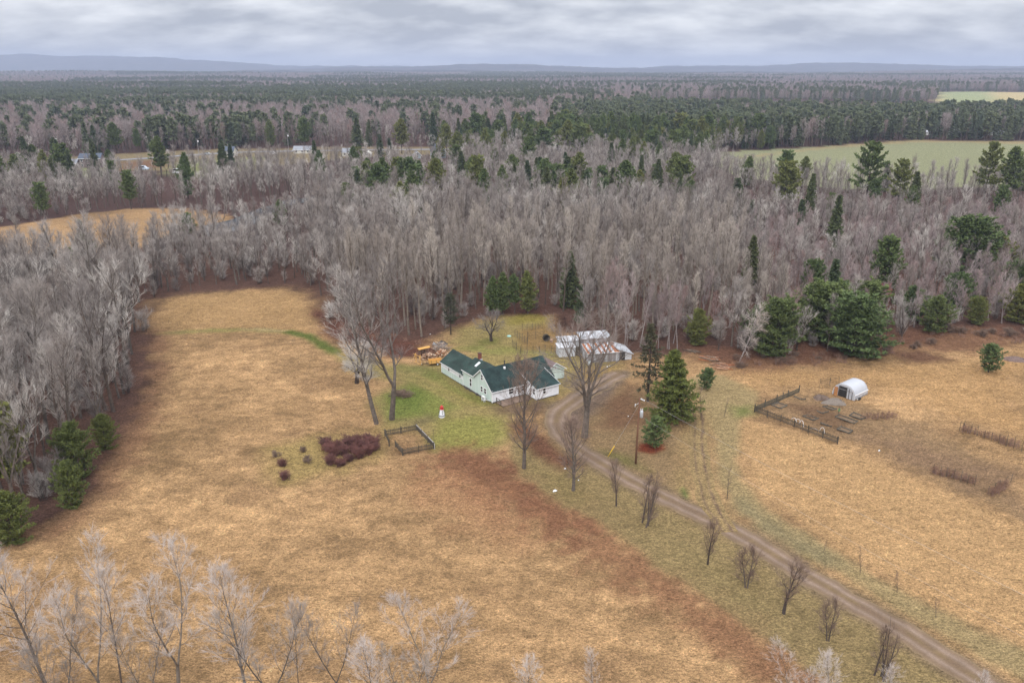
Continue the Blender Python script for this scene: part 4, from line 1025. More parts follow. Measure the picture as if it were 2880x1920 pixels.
# all other trees: the mass of the woods, as one object a kind
def woods(name, X, Y, Z, keys, scale, wide, label, cat):
    me = bpy.data.meshes.new(name)
    P = np.stack([X, Y, Z - 0.1], 1).astype(np.float32)
    me.vertices.add(len(P)); me.vertices.foreach_set("co", P.ravel())
    ks = sorted(set(keys)); lut = {k: i for i, k in enumerate(ks)}
    for nm, typ, data, dt in (("kind_index", 'INT', [lut[k] for k in keys], np.int32), ("turn", 'FLOAT', rngw.rand(len(P)) * 6.28, np.float32)):
        a = me.attributes.new(nm, typ, 'POINT'); a.data.foreach_set("value", np.array(data, dtype=dt))
    a = me.attributes.new("size", 'FLOAT_VECTOR', 'POINT'); a.data.foreach_set("vector", np.stack([scale * wide, scale * wide, scale], 1).astype(np.float32).ravel())
    o = link(name, me); tag(o, label, cat, kind="stuff")
    ng = bpy.data.node_groups.new(name, 'GeometryNodeTree')
    ng.interface.new_socket("Geometry", in_out='INPUT', socket_type='NodeSocketGeometry'); ng.interface.new_socket("Geometry", in_out='OUTPUT', socket_type='NodeSocketGeometry')
    gi = ng.nodes.new("NodeGroupInput"); go = ng.nodes.new("NodeGroupOutput"); jn = ng.nodes.new("GeometryNodeJoinGeometry")
    def attr(nm, dt):
        a = ng.nodes.new("GeometryNodeInputNamedAttribute"); a.data_type = dt; a.inputs["Name"].default_value = nm; return a.outputs["Attribute"]
    ki = attr("kind_index", 'INT'); tu = attr("turn", 'FLOAT'); si = attr("size", 'FLOAT_VECTOR')
    cb = ng.nodes.new("ShaderNodeCombineXYZ"); ng.links.new(tu, cb.inputs[2])
    for k in ks:
        cmp = ng.nodes.new("FunctionNodeCompare"); cmp.data_type = 'INT'; cmp.operation = 'EQUAL'
        ng.links.new(ki, cmp.inputs[2]); cmp.inputs[3].default_value = lut[k]
        for part in (0, 1):
            oi = ng.nodes.new("GeometryNodeObjectInfo"); oi.inputs["Object"].default_value = proto_object(k, part); oi.inputs["As Instance"].default_value = True
            ip = ng.nodes.new("GeometryNodeInstanceOnPoints")
            ng.links.new(gi.outputs[0], ip.inputs["Points"]); ng.links.new(cmp.outputs[0], ip.inputs["Selection"])
            ng.links.new(oi.outputs["Geometry"], ip.inputs["Instance"]); ng.links.new(cb.outputs[0], ip.inputs["Rotation"]); ng.links.new(si, ip.inputs["Scale"])
            ng.links.new(ip.outputs[0], jn.inputs[0])
    ng.links.new(jn.outputs[0], go.inputs[0])
    md = o.modifiers.new("instances", 'NODES'); md.node_group = ng
    return o
_po = {}
def proto_object(k, part):
    if (k, part) not in _po:
        _po[(k, part)] = bpy.data.objects.new(("trunk_of_" if part == 0 else "crown_of_") + k, PROTO[k][part])
    return _po[(k, part)]
rest = ~single
H0 = np.array([PROTO[k][2] for k in key], float)
wd = rngw.uniform(0.85, 1.25, n)
for nm, sel, lb in (("wood_of_bare_trees", rest & ~con & ~far, "mass of bare grey trees filling the woods"),
                    ("wood_of_conifers", rest & con & ~far, "conifers scattered through the bare woods"),
                    ("far_bare_woods", far & ~con, "hazy mauve bare woods reaching to the hills"),
                    ("far_conifer_woods", far & con, "dark far conifer woods reaching to the hills")):
    woods(nm, WX[sel], WY[sel], WZ[sel], list(key[sel]), hts[sel] / H0[sel], wd[sel], lb, "woods")
woods("undergrowth", ux, uy, ground_z(ux, uy), [THICKET[int(q * 2)] for q in rngw.rand(len(ux))], rngw.uniform(0.45, 1.1, len(ux)), rngw.uniform(0.9, 1.3, len(ux)), "brown bare undergrowth below the woods", "undergrowth")

# ------------------------------------------------------------------ building materials
def mat_shingle(name, c1, c2, scale=1.0):
    m, nt, b = new_mat(name)
    tcn = N(nt, "ShaderNodeTexCoord"); mp = N(nt, "ShaderNodeMapping"); nt.links.new(tcn.outputs["UV"], mp.inputs[0])
    bt = N(nt, "ShaderNodeTexBrick"); nt.links.new(mp.outputs[0], bt.inputs[0])
    bt.inputs["Color1"].default_value = (*c1, 1); bt.inputs["Color2"].default_value = (*c2, 1); bt.inputs["Mortar"].default_value = (*[c * 0.55 for c in c1], 1)
    bt.inputs["Scale"].default_value = 1.0; bt.inputs["Brick Width"].default_value = 0.33; bt.inputs["Row Height"].default_value = 0.16; bt.inputs["Mortar Size"].default_value = 0.012; bt.inputs["Bias"].default_value = -0.1
    no = N(nt, "ShaderNodeTexNoise"); no.inputs["Scale"].default_value = 0.55; no.inputs["Detail"].default_value = 6.0; nt.links.new(tcn.outputs["Object"], no.inputs[0])
    mr = N(nt, "ShaderNodeMapRange"); mr.inputs["From Min"].default_value = 0.3; mr.inputs["From Max"].default_value = 0.7; mr.inputs["To Min"].default_value = 0.62; mr.inputs["To Max"].default_value = 1.55
    nt.links.new(no.outputs[0], mr.inputs[0])
    v = N(nt, "ShaderNodeVectorMath", operation='SCALE'); nt.links.new(bt.outputs[0], v.inputs[0]); nt.links.new(mr.outputs[0], v.inputs["Scale"])
    nt.links.new(v.outputs[0], b.inputs["Base Color"]); b.inputs["Roughness"].default_value = 0.85; b.inputs["Specular IOR Level"].default_value = 0.25
    bp = N(nt, "ShaderNodeBump"); bp.inputs["Strength"].default_value = 0.5; bp.inputs["Distance"].default_value = 0.02; nt.links.new(bt.outputs["Fac"], bp.inputs["Height"]); bp.invert = True
    nt.links.new(bp.outputs[0], b.inputs["Normal"])
    return m
M_white = mat_noise("white_siding", (0.70, 0.71, 0.74), (0.80, 0.80, 0.82), 1.6, 0.7, rnd=0.03)
M_mint = mat_noise("pale_green_siding", (0.50, 0.60, 0.55), (0.58, 0.67, 0.62), 1.4, 0.75, rnd=0.035, stretch=(1, 1, 0.25))
M_trim = mat_noise("white_trim", (0.74, 0.75, 0.76), (0.82, 0.82, 0.82), 2.0, 0.6)
M_roof = mat_shingle("green_shingles", (0.016, 0.034, 0.033), (0.026, 0.046, 0.043))
M_roof_old = mat_shingle("weathered_green_shingles", (0.018, 0.042, 0.034), (0.038, 0.048, 0.044))
M_roof_brown = mat_noise("leaf_strewn_shingles", (0.115, 0.085, 0.085), (0.21, 0.15, 0.14), 5.0, 0.95, bump=0.6)
M_stone = mat_noise("dark_stone", (0.05, 0.045, 0.042), (0.15, 0.13, 0.12), 3.0, 0.95, bump=0.8)
M_brick = mat_noise("red_brick", (0.16, 0.055, 0.038), (0.26, 0.09, 0.06), 6.0, 0.9)
M_black = mat_noise("black_iron_and_shade", (0.022, 0.021, 0.021), (0.04, 0.038, 0.036), 4.0, 0.6)  # also colours the plates that stand for shaded insides
M_glass, _nt, _b = new_mat("window_glass"); _b.inputs["Base Color"].default_value = (0.018, 0.018, 0.022, 1); _b.inputs["Roughness"].default_value = 0.08
M_deck = mat_noise("weathered_deck", (0.13, 0.085, 0.06), (0.22, 0.155, 0.115), 2.0, 0.9, stretch=(0.3, 1, 1), rnd=0.2)
M_darkwood = mat_noise("weathered_dark_wood", (0.055, 0.046, 0.036), (0.115, 0.098, 0.075), 5.0, 0.95, rnd=0.3)
M_pole = mat_noise("creosoted_pole", (0.13, 0.062, 0.036), (0.20, 0.105, 0.062), 1.5, 0.9, stretch=(1, 1, 0.1))
M_newwood = mat_noise("new_yellow_lumber", (0.60, 0.33, 0.085), (0.72, 0.43, 0.14), 2.5, 0.7, stretch=(0.3, 1, 1), rnd=0.06)
M_grey = mat_noise("painted_grey_metal", (0.42, 0.45, 0.49), (0.52, 0.54, 0.57), 3.0, 0.45, metallic=0.2)
M_tin = mat_noise("galvanised_sheet", (0.34, 0.36, 0.39), (0.55, 0.57, 0.60), 2.2, 0.55, metallic=0.35, stretch=(1, 1, 0.3), rnd=0.12)
M_tin_white = mat_noise("whitened_sheet", (0.38, 0.39, 0.42), (0.58, 0.59, 0.62), 2.0, 0.6, metallic=0.1, rnd=0.06)
M_rust = mat_noise("rusted_sheet", (0.24, 0.075, 0.032), (0.40, 0.17, 0.075), 3.0, 0.85, stretch=(1, 0.4, 1), rnd=0.18)
M_board = mat_noise("grey_barn_board", (0.17, 0.155, 0.15), (0.33, 0.31, 0.31), 2.2, 0.9, stretch=(1, 1, 0.2), rnd=0.2)
M_lime = mat_noise("peeling_white_boards", (0.36, 0.37, 0.39), (0.60, 0.61, 0.63), 3.2, 0.85, rnd=0.08)
M_red = mat_noise("red_paint", (0.42, 0.03, 0.028), (0.52, 0.05, 0.04), 3.0, 0.5)
M_log = mat_noise("cut_log", (0.13, 0.085, 0.06), (0.30, 0.20, 0.14), 3.0, 0.95, rnd=0.45)
M_splitwood = mat_noise("split_firewood", (0.30, 0.15, 0.085), (0.52, 0.34, 0.22), 3.0, 0.9, rnd=0.5)
M_mulch = mat_noise("garden_soil", (0.085, 0.058, 0.045), (0.16, 0.115, 0.09), 3.0, 1.0, bump=0.6)
M_gravelpile = mat_noise("gravel_heap", (0.13, 0.105, 0.085), (0.22, 0.185, 0.155), 7.0, 1.0, bump=0.6)

def uv_planar(me, ax_u, ax_v):
    """metre-scaled UVs from two directions"""
    uvl = me.uv_layers.new(name="UVMap"); u, v = Vector(ax_u).normalized(), Vector(ax_v).normalized()
    for l in me.loops:
        c = me.vertices[l.vertex_index].co; uvl.data[l.index].uv = (c.dot(u), c.dot(v))
def roof_slab(name, quad, mat, parent, t=0.10):
    """quad: eave left, eave right, ridge right, ridge left"""
    m = MB().slab(quad, t); me = m.mesh(name); me.materials.append(mat)
    uv_planar(me, Vector(quad[1]) - Vector(quad[0]), Vector(quad[3]) - Vector(quad[0]))
    return link(name, me, parent)
def window(parent, c, right, out, w, h, two=True, name="window", trim=None):
    """sash window on a wall: centre c, direction along the wall, direction outwards"""
    c, r, o = Vector(c), Vector(right), Vector(out); up = Vector((0, 0, 1))
    m = MB()
    def pbox(mb, a0, a1, b0, b1, d0, d1):
        vs = [c + r * a + up * b + o * d for d in (d0, d1) for a, b in ((a0, b0), (a1, b0), (a1, b1), (a0, b1))]
        mb.add(vs, [(0, 3, 2, 1), (4, 5, 6, 7), (0, 1, 5, 4), (1, 2, 6, 5), (2, 3, 7, 6), (3, 0, 4, 7)]); return mb
    g = pbox(MB(), -w / 2, w / 2, -h / 2, h / 2, 0.0, 0.035).build(name, M_glass, parent)
    f = MB(); t = 0.09
    pbox(f, -w / 2 - t, -w / 2, -h / 2 - t, h / 2 + t, 0, 0.075); pbox(f, w / 2, w / 2 + t, -h / 2 - t, h / 2 + t, 0, 0.075)
    pbox(f, -w / 2, w / 2, h / 2, h / 2 + t, 0, 0.07); pbox(f, -w / 2, w / 2, -h / 2 - t, -h / 2, 0, 0.07)
    f.build("frame", trim or M_trim, g)
    if two: pbox(MB(), -w / 2, w / 2, -0.04, 0.04, 0.036, 0.062).build("sash_rail", trim or M_trim, g)
    return g
def lap_boards(parent, p0, right, out, L, z0, z1, n, mat, name="clapboard"):
    """overlapping horizontal boards on a wall"""
    p0, r, o = Vector(p0), Vector(right), Vector(out); h = (z1 - z0) / n
    mb = MB(); a = p0 * 0
    mb.add([a, a + r * L, a + r * L + Vector((0, 0, h)), a + Vector((0, 0, h)), a + o * 0.045, a + r * L + o * 0.045, a + r * L + o * 0.02 + Vector((0, 0, h)), a + o * 0.02 + Vector((0, 0, h))],
           [(0, 3, 2, 1), (4, 5, 6, 7), (0, 1, 5, 4), (1, 2, 6, 5), (2, 3, 7, 6), (3, 0, 4, 7)])
    me = mb.mesh(name); me.materials.append(mat)
    for i in range(n): link(name, me, parent, loc=p0 + Vector((0, 0, z0 + i * h)))
def vert_boards(parent, p0, right, out, L, top_fn, z0, w, mat, name="siding_board", gap=0.02):
    """upright boards whose tops follow the roof line"""
    p0, r, o = Vector(p0), Vector(right), Vector(out); n = max(1, int(round(L / w))); w = L / n
    for i in range(n):
        s0, s1 = i * w + gap / 2, (i + 1) * w - gap / 2
        a = p0 + r * s0; b = p0 + r * s1
        za, zb = top_fn(s0), top_fn(s1); up = Vector((0, 0, 1))
        mids = []
        vs = [a + up * z0, b + up * z0, b + up * zb, a + up * za]
        MB().add(vs + [q + o * 0.03 for q in vs], [(0, 3, 2, 1), (4, 5, 6, 7), (0, 1, 5, 4), (1, 2, 6, 5), (2, 3, 7, 6), (3, 0, 4, 7)]).build(name, mat, parent)

# ------------------------------------------------------------------ the farmhouse (x along the white front, y along the green side)
HA = math.radians(124.0 - 90.0)
ax0, ay0 = G(1384.8, 1135.4)
house = empty("farmhouse", (ax0, ay0, 0), HA, "white and pale green farmhouse with a dark green shingle roof", "house")
X, Y, Z_ = Vector((1, 0, 0)), Vector((0, 1, 0)), Vector((0, 0, 1))
FL = 0.32                                                        # top of the foundation
MW, MD, EZ, RZ, RY = 13.3, 7.0, 2.45, 5.35, 3.5                  # main block
mb = MB(); 
mb.prism([(0, 0, FL), (0, MD, FL), (0, MD, EZ), (0, RY, RZ - 0.06), (0, 0, EZ)], (0, 0, 0), (MW, 0, 0))
w_main = mb.build("wall", M_white, house)
MB().box(0.05, MW - 0.05, 0.05, MD - 0.05, -0.4, FL - 0.004).build("foundation", M_stone, house)
mb = MB(); mb.prism([(0.01, MD, FL), (5.6, MD, FL), (5.6, MD, 3.45), (2.8, MD, 5.02), (0.01, MD, 3.45)], (0, 0, 0), (0, 3.0, 0))
mb.build("wall", M_mint, house)
MB().box(0.06, 5.5, MD + 0.01, 9.95, -0.4, FL - 0.004).build("foundation", M_stone, house)
mb = MB(); mb.prism([(0.02, 10.0, 0.2), (5.55, 10.0, 0.2), (5.55, 10.0, 2.45), (2.8, 10.0, 4.25), (0.02, 10.0, 2.45)], (0, 0, 0), (0, 8.3, 0))
w_wing = mb.build("wall", M_white, house)
MB().box(0.08, 5.45, 10.0, 18.2, -0.4, 0.196).build("foundation", M_stone, house)
mb = MB(); mb.prism([(7.3, -3.2, 0.2), (7.3, -0.002, 0.2), (7.3, -0.002, 3.25), (7.3, -3.2, 2.30)], (0, 0, 0), (4.8, 0, 0))
w_porch = mb.build("wall", M_white, house)
MB().box(7.36, 12.04, -3.14, -0.1, -0.4, 0.196).build("foundation", M_stone, house)
# siding
slope = (RZ - EZ) / RY
gable_top = lambda s: (EZ + slope * s if s < RY else RZ - slope * (s - RY)) if s < 5.9 else 3.42
vert_boards(w_main, (0, 0.0, 0), Y, -X, 10.0, lambda s: (min(EZ + slope * s, RZ - slope * (s - RY)) - 0.05) if s < 5.82 else 3.42, FL - 0.03, 0.32, M_mint)
vert_boards(w_wing, (0.02, 10.05, 0), Y, -X, 8.2, lambda s: 1.28, 0.17, 0.42, M_mint, "skirt_board")
vert_boards(w_wing, (0.02, 10.05, 0), Y, -X, 8.2, lambda s: 2.42, 1.285, 0.42, M_white, "siding_board", gap=0.012)
lap_boards(w_main, (0, 0, 0), X, -Y, 7.27, FL, EZ - 0.02, 13, M_white)
lap_boards(w_main, (12.12, 0, 0), X, -Y, 1.16, FL, EZ - 0.02, 13, M_white)
lap_boards(w_porch, (7.3, -3.2, 0), X, -Y, 4.8, 0.2, 2.28, 13, M_white)
lap_boards(w_porch, (7.3, -0.05, 0), -Y, -X, 3.15, 0.2, 2.28, 13, M_white)
# roofs
OH = 0.28
r1 = roof_slab("roof", [(-OH, -OH, EZ - OH * slope + 0.06), (MW + OH, -OH, EZ - OH * slope + 0.06), (MW + OH, RY, RZ + 0.06), (-OH, RY, RZ + 0.06)], M_roof, house)
zb = lambda y: RZ + 0.058 - slope * (y - RY)
roof_slab("roof", [(MW + OH, 5.95, zb(5.95)), (-OH, 5.95, zb(5.95)), (-OH, RY + 0.002, zb(RY)), (MW + OH, RY + 0.002, zb(RY))], M_roof, house)
roof_slab("roof", [(MW + OH, MD + OH, zb(MD + OH)), (5.4, MD + OH, zb(MD + OH)), (5.4, 5.952, zb(5.952)), (MW + OH, 5.952, zb(5.952))], M_roof, house)
ms = (5.08 - 3.45) / 2.8
roof_slab("roof", [(-OH, 10.25, 3.45 - OH * ms + 0.05), (-OH, 5.93, 3.45 - OH * ms + 0.05), (2.8, 3.7, 5.13), (2.8, 10.25, 5.13)], M_roof_old, house)
roof_slab("roof", [(5.6 + OH, 4.9, 3.45 - OH * ms + 0.045), (5.6 + OH, 10.25, 3.45 - OH * ms + 0.045), (2.802, 10.25, 5.125), (2.802, 4.4, 5.125)], M_roof_old, house)
ws = (4.3 - 2.45) / 2.78
roof_slab("roof", [(-OH, 18.55, 2.45 - OH * ws + 0.05), (-OH, 9.9, 2.45 - OH * ws + 0.05), (2.78, 9.9, 4.35), (2.78, 18.55, 4.35)], M_roof_old, house)
roof_slab("roof", [(5.55 + OH, 9.9, 2.45 - OH * ws + 0.045), (5.55 + OH, 18.55, 2.45 - OH * ws + 0.045), (2.782, 18.55, 4.345), (2.782, 9.9, 4.345)], M_roof_old, house)
ps = 0.30
roof_slab("roof", [(7.05, -3.5, 2.36 - 0.09), (12.38, -3.5, 2.36 - 0.09), (12.38, 1.72, 2.36 + ps * 4.92), (7.05, 1.72, 2.36 + ps * 4.92)], M_roof, house)
# trim: fascia, rakes and corner boards
tb = MB()
def trim(name, p, q, w, h): return MB().bar(p, q, w, h).build(name, M_trim, house)
trim("fascia", (-OH - 0.02, -OH - 0.02, EZ - OH * slope - 0.03), (7.03, -OH - 0.02, EZ - OH * slope - 0.03), 0.03, 0.16)
trim("fascia", (7.03, -3.52, 2.205), (12.40, -3.52, 2.205), 0.03, 0.16)
trim("rake_board", (-OH - 0.02, -OH, EZ - OH * slope), (-OH - 0.02, RY, RZ), 0.03, 0.17)
trim("rake_board", (-OH - 0.02, RY, RZ), (-OH - 0.02, 5.82, RZ - slope * (5.82 - RY)), 0.03, 0.17)
trim("fascia", (-OH - 0.022, 5.85, 3.45 - OH * ms - 0.02), (-OH - 0.022, 10.25, 3.45 - OH * ms - 0.02), 0.03, 0.15)
trim("fascia", (-OH - 0.02, 10.28, 2.45 - OH * ws - 0.02), (-OH - 0.02, 18.55, 2.45 - OH * ws - 0.02), 0.03, 0.12)
trim("rake_board", (7.03, -3.5, 2.25), (7.03, 1.5, 2.25 + ps * 5.0), 0.03, 0.16)
trim("rake_board", (12.40, -3.5, 2.25), (12.40, 1.5, 2.25 + ps * 5.0), 0.03, 0.16)
for cx_, cy_ in ((-0.05, -0.05),): trim("corner_board", (cx_, cy_, 0.25), (cx_, cy_, EZ), 0.16, 0.16)
trim("corner_board", (7.27, -3.23, 0.2), (7.27, -3.23, 2.26), 0.13, 0.13)
trim("corner_board", (12.12, -3.23, 0.2), (12.12, -3.23, 2.26), 0.13, 0.13)
trim("corner_board", (-0.035, 10.03, 0.2), (-0.035, 10.03, 3.35), 0.10, 0.12)
trim("corner_board", (-0.01, 18.28, 0.2), (-0.01, 18.28, 2.4), 0.10, 0.12)
# windows
for cy_, cz_, w_, h_ in ((3.30, 3.95, 0.55, 0.95), (7.25, 1.70, 0.62, 1.45), (3.42, 1.68, 0.66, 0.95), (2.25, 1.68, 0.66, 0.95)):
    window(w_main, (-0.031, cy_, cz_), -Y, -X, w_, h_)
for cy_ in (15.35, 11.15): window(w_wing, (-0.012, cy_, 1.80), -Y, -X, 0.58, 0.85)
window(w_main, (3.95, -0.045, 1.55), X, -Y, 0.95, 0.95); window(w_main, (6.55, -0.045, 1.55), X, -Y, 0.85, 0.95)
window(w_porch, (8.95, -3.245, 1.55), X, -Y, 0.55, 0.95); window(w_porch, (7.255, -2.55, 1.50), -Y, -X, 0.55, 1.0)
dr = MB().box(7.24, 7.255, -1.55, -0.75, 0.25, 2.15).build("door", M_trim, w_porch)
MB().box(7.20, 7.24, -0.86, -0.80, 1.05, 1.15).build("door_handle", M_black, dr)
# chimney, stove pipe and skylight
ch = MB().box(3.0, 3.52, 9.1, 9.62, 4.4, 6.05).build("chimney", M_brick, house)
MB().box(2.95, 3.57, 9.05, 9.67, 6.05, 6.17).build("chimney_cap", mat_noise("mortar_cap", (0.10, 0.05, 0.04), (0.16, 0.09, 0.07), 5), ch)
MB().box(3.08, 3.44, 9.18, 9.54, 6.172, 6.18).build("flue_shade_plate", M_black, ch)  # black plate painted in for the shade down the flue
MB().box(2.9, 3.62, 9.0, 9.72, 4.4, 5.0).build("flashing", M_grey, ch)
sp_ = MB().tube([(4.5, 2.9, 4.7), (4.5, 2.9, 6.25)], 0.10, 12).build("stove_pipe", M_black, house, True)
MB().tube([(4.5, 2.9, 4.6), (4.5, 2.9, 5.05), (4.5, 2.9, 5.25)], [0.24, 0.22, 0.12], 12).build("pipe_boot", M_trim, sp_, True)
MB().tube([(4.5, 2.9, 6.27), (4.5, 2.9, 6.33), (4.5, 2.9, 6.42)], [0.17, 0.17, 0.03], 12).build("pipe_cap", M_black, sp_, True)
sk0 = Vector((1.35, 7.55, 3.45 + 1.35 * ms + 0.10)); du = Vector((1, 0, ms)).normalized()
sk = MB().slab([sk0 + Y * 0.55, sk0, sk0 + du * 1.15, sk0 + du * 1.15 + Y * 0.55], -0.10).build("skylight", M_trim, house)
n_ = Vector((-ms, 0, 1)).normalized() * 0.105
MB().slab([sk0 + n_ + Y * 0.48 + du * 0.08, sk0 + n_ + Y * 0.07 + du * 0.08, sk0 + n_ + du * 1.07 + Y * 0.07, sk0 + n_ + du * 1.07 + Y * 0.48], -0.012).build("pane", mat_noise("skylight_glass", (0.55, 0.58, 0.6), (0.66, 0.68, 0.7), 2, 0.2), sk)
# stone pier edging of the foundation on the gable side
for i in range(9):
    s = 0.22 + 0.14 * random.random()
    MB().box(-0.02 - 0.35 * random.random(), 0.30, 3.2 + i * 0.72, 3.2 + i * 0.72 + 0.55 + 0.12 * random.random(), -0.2, s).build("foundation_stone", M_stone, house)
# low deck along the white front, with steps and a hand rail
deck = empty("deck", (0, 0, 0)); deck.parent = house
for i in range(15):
    MB().box(0.7 + i * 0.42, 0.7 + i * 0.42 + 0.37, -2.35, -0.06, 0.17, 0.21).build("deck_board", M_deck, deck)
for yy in (-2.3, -1.2, -0.2): MB().box(0.72, 6.9, yy, yy + 0.09, -0.05, 0.165).build("joist", M_deck, deck)
for xx, y0, y1 in ((0.74, -2.3, -0.1),):
    hr = MB().bar((xx, -0.15, 1.05), (xx, -1.7, 0.98), 0.06, 0.09).build("hand_rail", M_darkwood, deck)
    MB().bar((xx, -0.15, 0.65), (xx, -1.7, 0.60), 0.05, 0.08).build("rail", M_darkwood, hr)
    for yy in (-0.2, -1.65): MB().box(xx - 0.045, xx + 0.045, yy - 0.045, yy + 0.045, 0.2, 1.05).build("rail_post", M_darkwood, hr)
def on_house(x, y): # house frame -> world
    c, s = math.cos(HA), math.sin(HA); return (ax0 + x * c - y * s, ay0 + x * s + y * c)

# heat pump by the corner
hx, hy = on_house(-0.75, 1.75)
hp = empty("heat_pump", (hx, hy, 0), HA, "white heat pump unit on a stand at the farmhouse corner", "heat pump")
MB().box(-0.17, 0.17, -0.42, 0.42, 0.32, 1.05).build("casing", M_trim, hp)
MB().tube([(-0.172, -0.1, 0.68), (-0.185, -0.1, 0.68)], 0.25, 20).build("fan_grille", mat_noise("grille_grey", (0.2, 0.2, 0.21), (0.3, 0.3, 0.31), 20), hp)
for a in (-0.33, 0.33):
    for b in (-0.13, 0.13): MB().box(b - 0.025, b + 0.025, a - 0.025, a + 0.025, -0.05, 0.32).build("leg", M_trim, hp)
MB().tube([(0.16, -0.35, 0.5), (0.35, -0.6, 0.45), (0.62, -1.2, 0.42)], 0.05, 6).build("pipe", M_trim, hp)

# little shed beyond the end of the farmhouse
sx, sy = on_house(13.9, 2.9)
sh = empty("garden_shed", (sx, sy, 0), HA, "small pale green shed with a leaf strewn brown roof at the end of the farmhouse", "shed")
SWD, SDP, SE, SR = 4.3, 4.8, 2.1, 3.55
w_s = MB().prism([(0, 0, 0.15), (SWD, 0, 0.15), (SWD, 0, SE), (SWD / 2, 0, SR - 0.05), (0, 0, SE)], (0, 0, 0), (0, SDP, 0)).build("wall", M_mint, sh)
vert_boards(w_s, (0, 0, 0), X, -Y, SWD, lambda s: min(SE + s * (SR - SE) / (SWD / 2), SR - (s - SWD / 2) * (SR - SE) / (SWD / 2)) - 0.06, 0.12, 0.39, M_mint)
vert_boards(w_s, (0, SDP, 0), -Y, -X, SDP, lambda s: SE - 0.05, 0.12, 0.4, M_mint)
MB().box(0.08, SWD - 0.08, 0.08, SDP - 0.1, -0.3, 0.146).build("foundation", M_stone, sh)
ss = (SR - SE) / (SWD / 2)
roof_slab("roof", [(-0.3, SDP + 0.3, SE - 0.3 * ss + 0.05), (-0.3, -0.3, SE - 0.3 * ss + 0.05), (SWD / 2, -0.3, SR + 0.05), (SWD / 2, SDP + 0.3, SR + 0.05)], M_roof_brown, sh)
roof_slab("roof", [(SWD + 0.3, -0.3, SE - 0.3 * ss + 0.045), (SWD + 0.3, SDP + 0.3, SE - 0.3 * ss + 0.045), (SWD / 2 + 0.002, SDP + 0.3, SR + 0.045), (SWD / 2 + 0.002, -0.3, SR + 0.045)], M_roof_brown, sh)
MB().bar((-0.32, -0.33, SE - 0.3 * ss), (SWD / 2, -0.33, SR), 0.03, 0.14).build("rake_board", M_trim, sh)
MB().bar((SWD / 2, -0.33, SR), (SWD + 0.32, -0.33, SE - 0.3 * ss), 0.03, 0.14).build("rake_board", M_trim, sh)
MB().bar((-0.32, -0.3, SE - 0.3 * ss), (-0.32, SDP + 0.3, SE - 0.3 * ss), 0.03, 0.12).build("fascia", M_trim, sh)
window(w_s, (SWD / 2, -0.031, 2.55), X, -Y, 0.42, 0.3, False)

# ------------------------------------------------------------------ metal shed: a row of joined sheet-metal boxes
mx, my = G(1653.8, 1020.5); MA = math.radians(11)
ms_ = empty("metal_shed", (mx, my, 0), MA, "low patched metal shed with rust striped roof panels", "shed")
def panel_wall(par, p0, right, out, L, z0, ztop, n, mats, name="panel"):
    p0, r, o = Vector(p0), Vector(right), Vector(out); w = L / n
    for i in range(n):
        a = p0 + r * (i * w + 0.01); b = p0 + r * ((i + 1) * w - 0.01)
        za, zb = ztop(i * w), ztop((i + 1) * w)
        vs = [a + Z_ * z0, b + Z_ * z0, b + Z_ * zb, a + Z_ * za]; off = o * (0.025 if i % 2 else 0.04)
        MB().add(vs + [q + off for q in vs], [(0, 3, 2, 1), (4, 5, 6, 7), (0, 1, 5, 4), (1, 2, 6, 5), (2, 3, 7, 6), (3, 0, 4, 7)]).build(name, mats[i % len(mats)], par)
FWD, FDP, FH, BH = 6.4, 4.4, 2.05, 2.55
fw = MB().prism([(0, 0, 0), (0, FDP, 0), (0, FDP, BH), (0, 0, FH)], (0, 0, 0), (FWD, 0, 0)).build("wall", M_board, ms_)
panel_wall(fw, (0, 0, 0), X, -Y, FWD, 0.02, lambda s: FH - 0.03, 11, [M_board, M_board, M_tin, M_board])
panel_wall(fw, (0, FDP, 0), -Y, -X, FDP, 0.02, lambda s: BH - (BH - FH) * s / FDP - 0.03, 7, [M_tin, M_lime, M_lime, M_tin, M_lime])
fr = roof_slab("roof", [(-0.2, -0.3, FH + 0.01), (FWD + 0.1, -0.3, FH + 0.01), (FWD + 0.1, FDP + 0.05, BH + 0.05), (-0.2, FDP + 0.05, BH + 0.05)], M_tin_white, ms_, 0.08)
npan = 13; pw = (FWD + 0.3) / npan
for i in range(npan):
    x0 = -0.2 + i * pw; sl = (BH + 0.05 - FH - 0.01) / (FDP + 0.35)
    me_ = [M_rust, M_tin_white, M_rust, M_tin_white, M_tin_white, M_rust, M_tin_white, M_rust, M_tin_white, M_rust, M_tin_white, M_rust, M_rust][i]
    q = [(x0 + 0.02, -0.33, FH + 0.035), (x0 + pw - 0.02, -0.33, FH + 0.035), (x0 + pw - 0.02, FDP + 0.02, FH + 0.035 + sl * (FDP + 0.35)), (x0 + 0.02, FDP + 0.02, FH + 0.035 + sl * (FDP + 0.35))]
    MB().slab(q, 0.02).build("roof_sheet", me_, fr)
MB().bar((-0.22, -0.36, FH - 0.03), (FWD + 0.12, -0.36, FH - 0.03), 0.03, 0.12).build("fascia", M_trim, ms_)
MB().bar((-0.23, -0.33, FH - 0.03), (-0.23, FDP, BH), 0.03, 0.12).build("rake_board", M_trim, ms_)
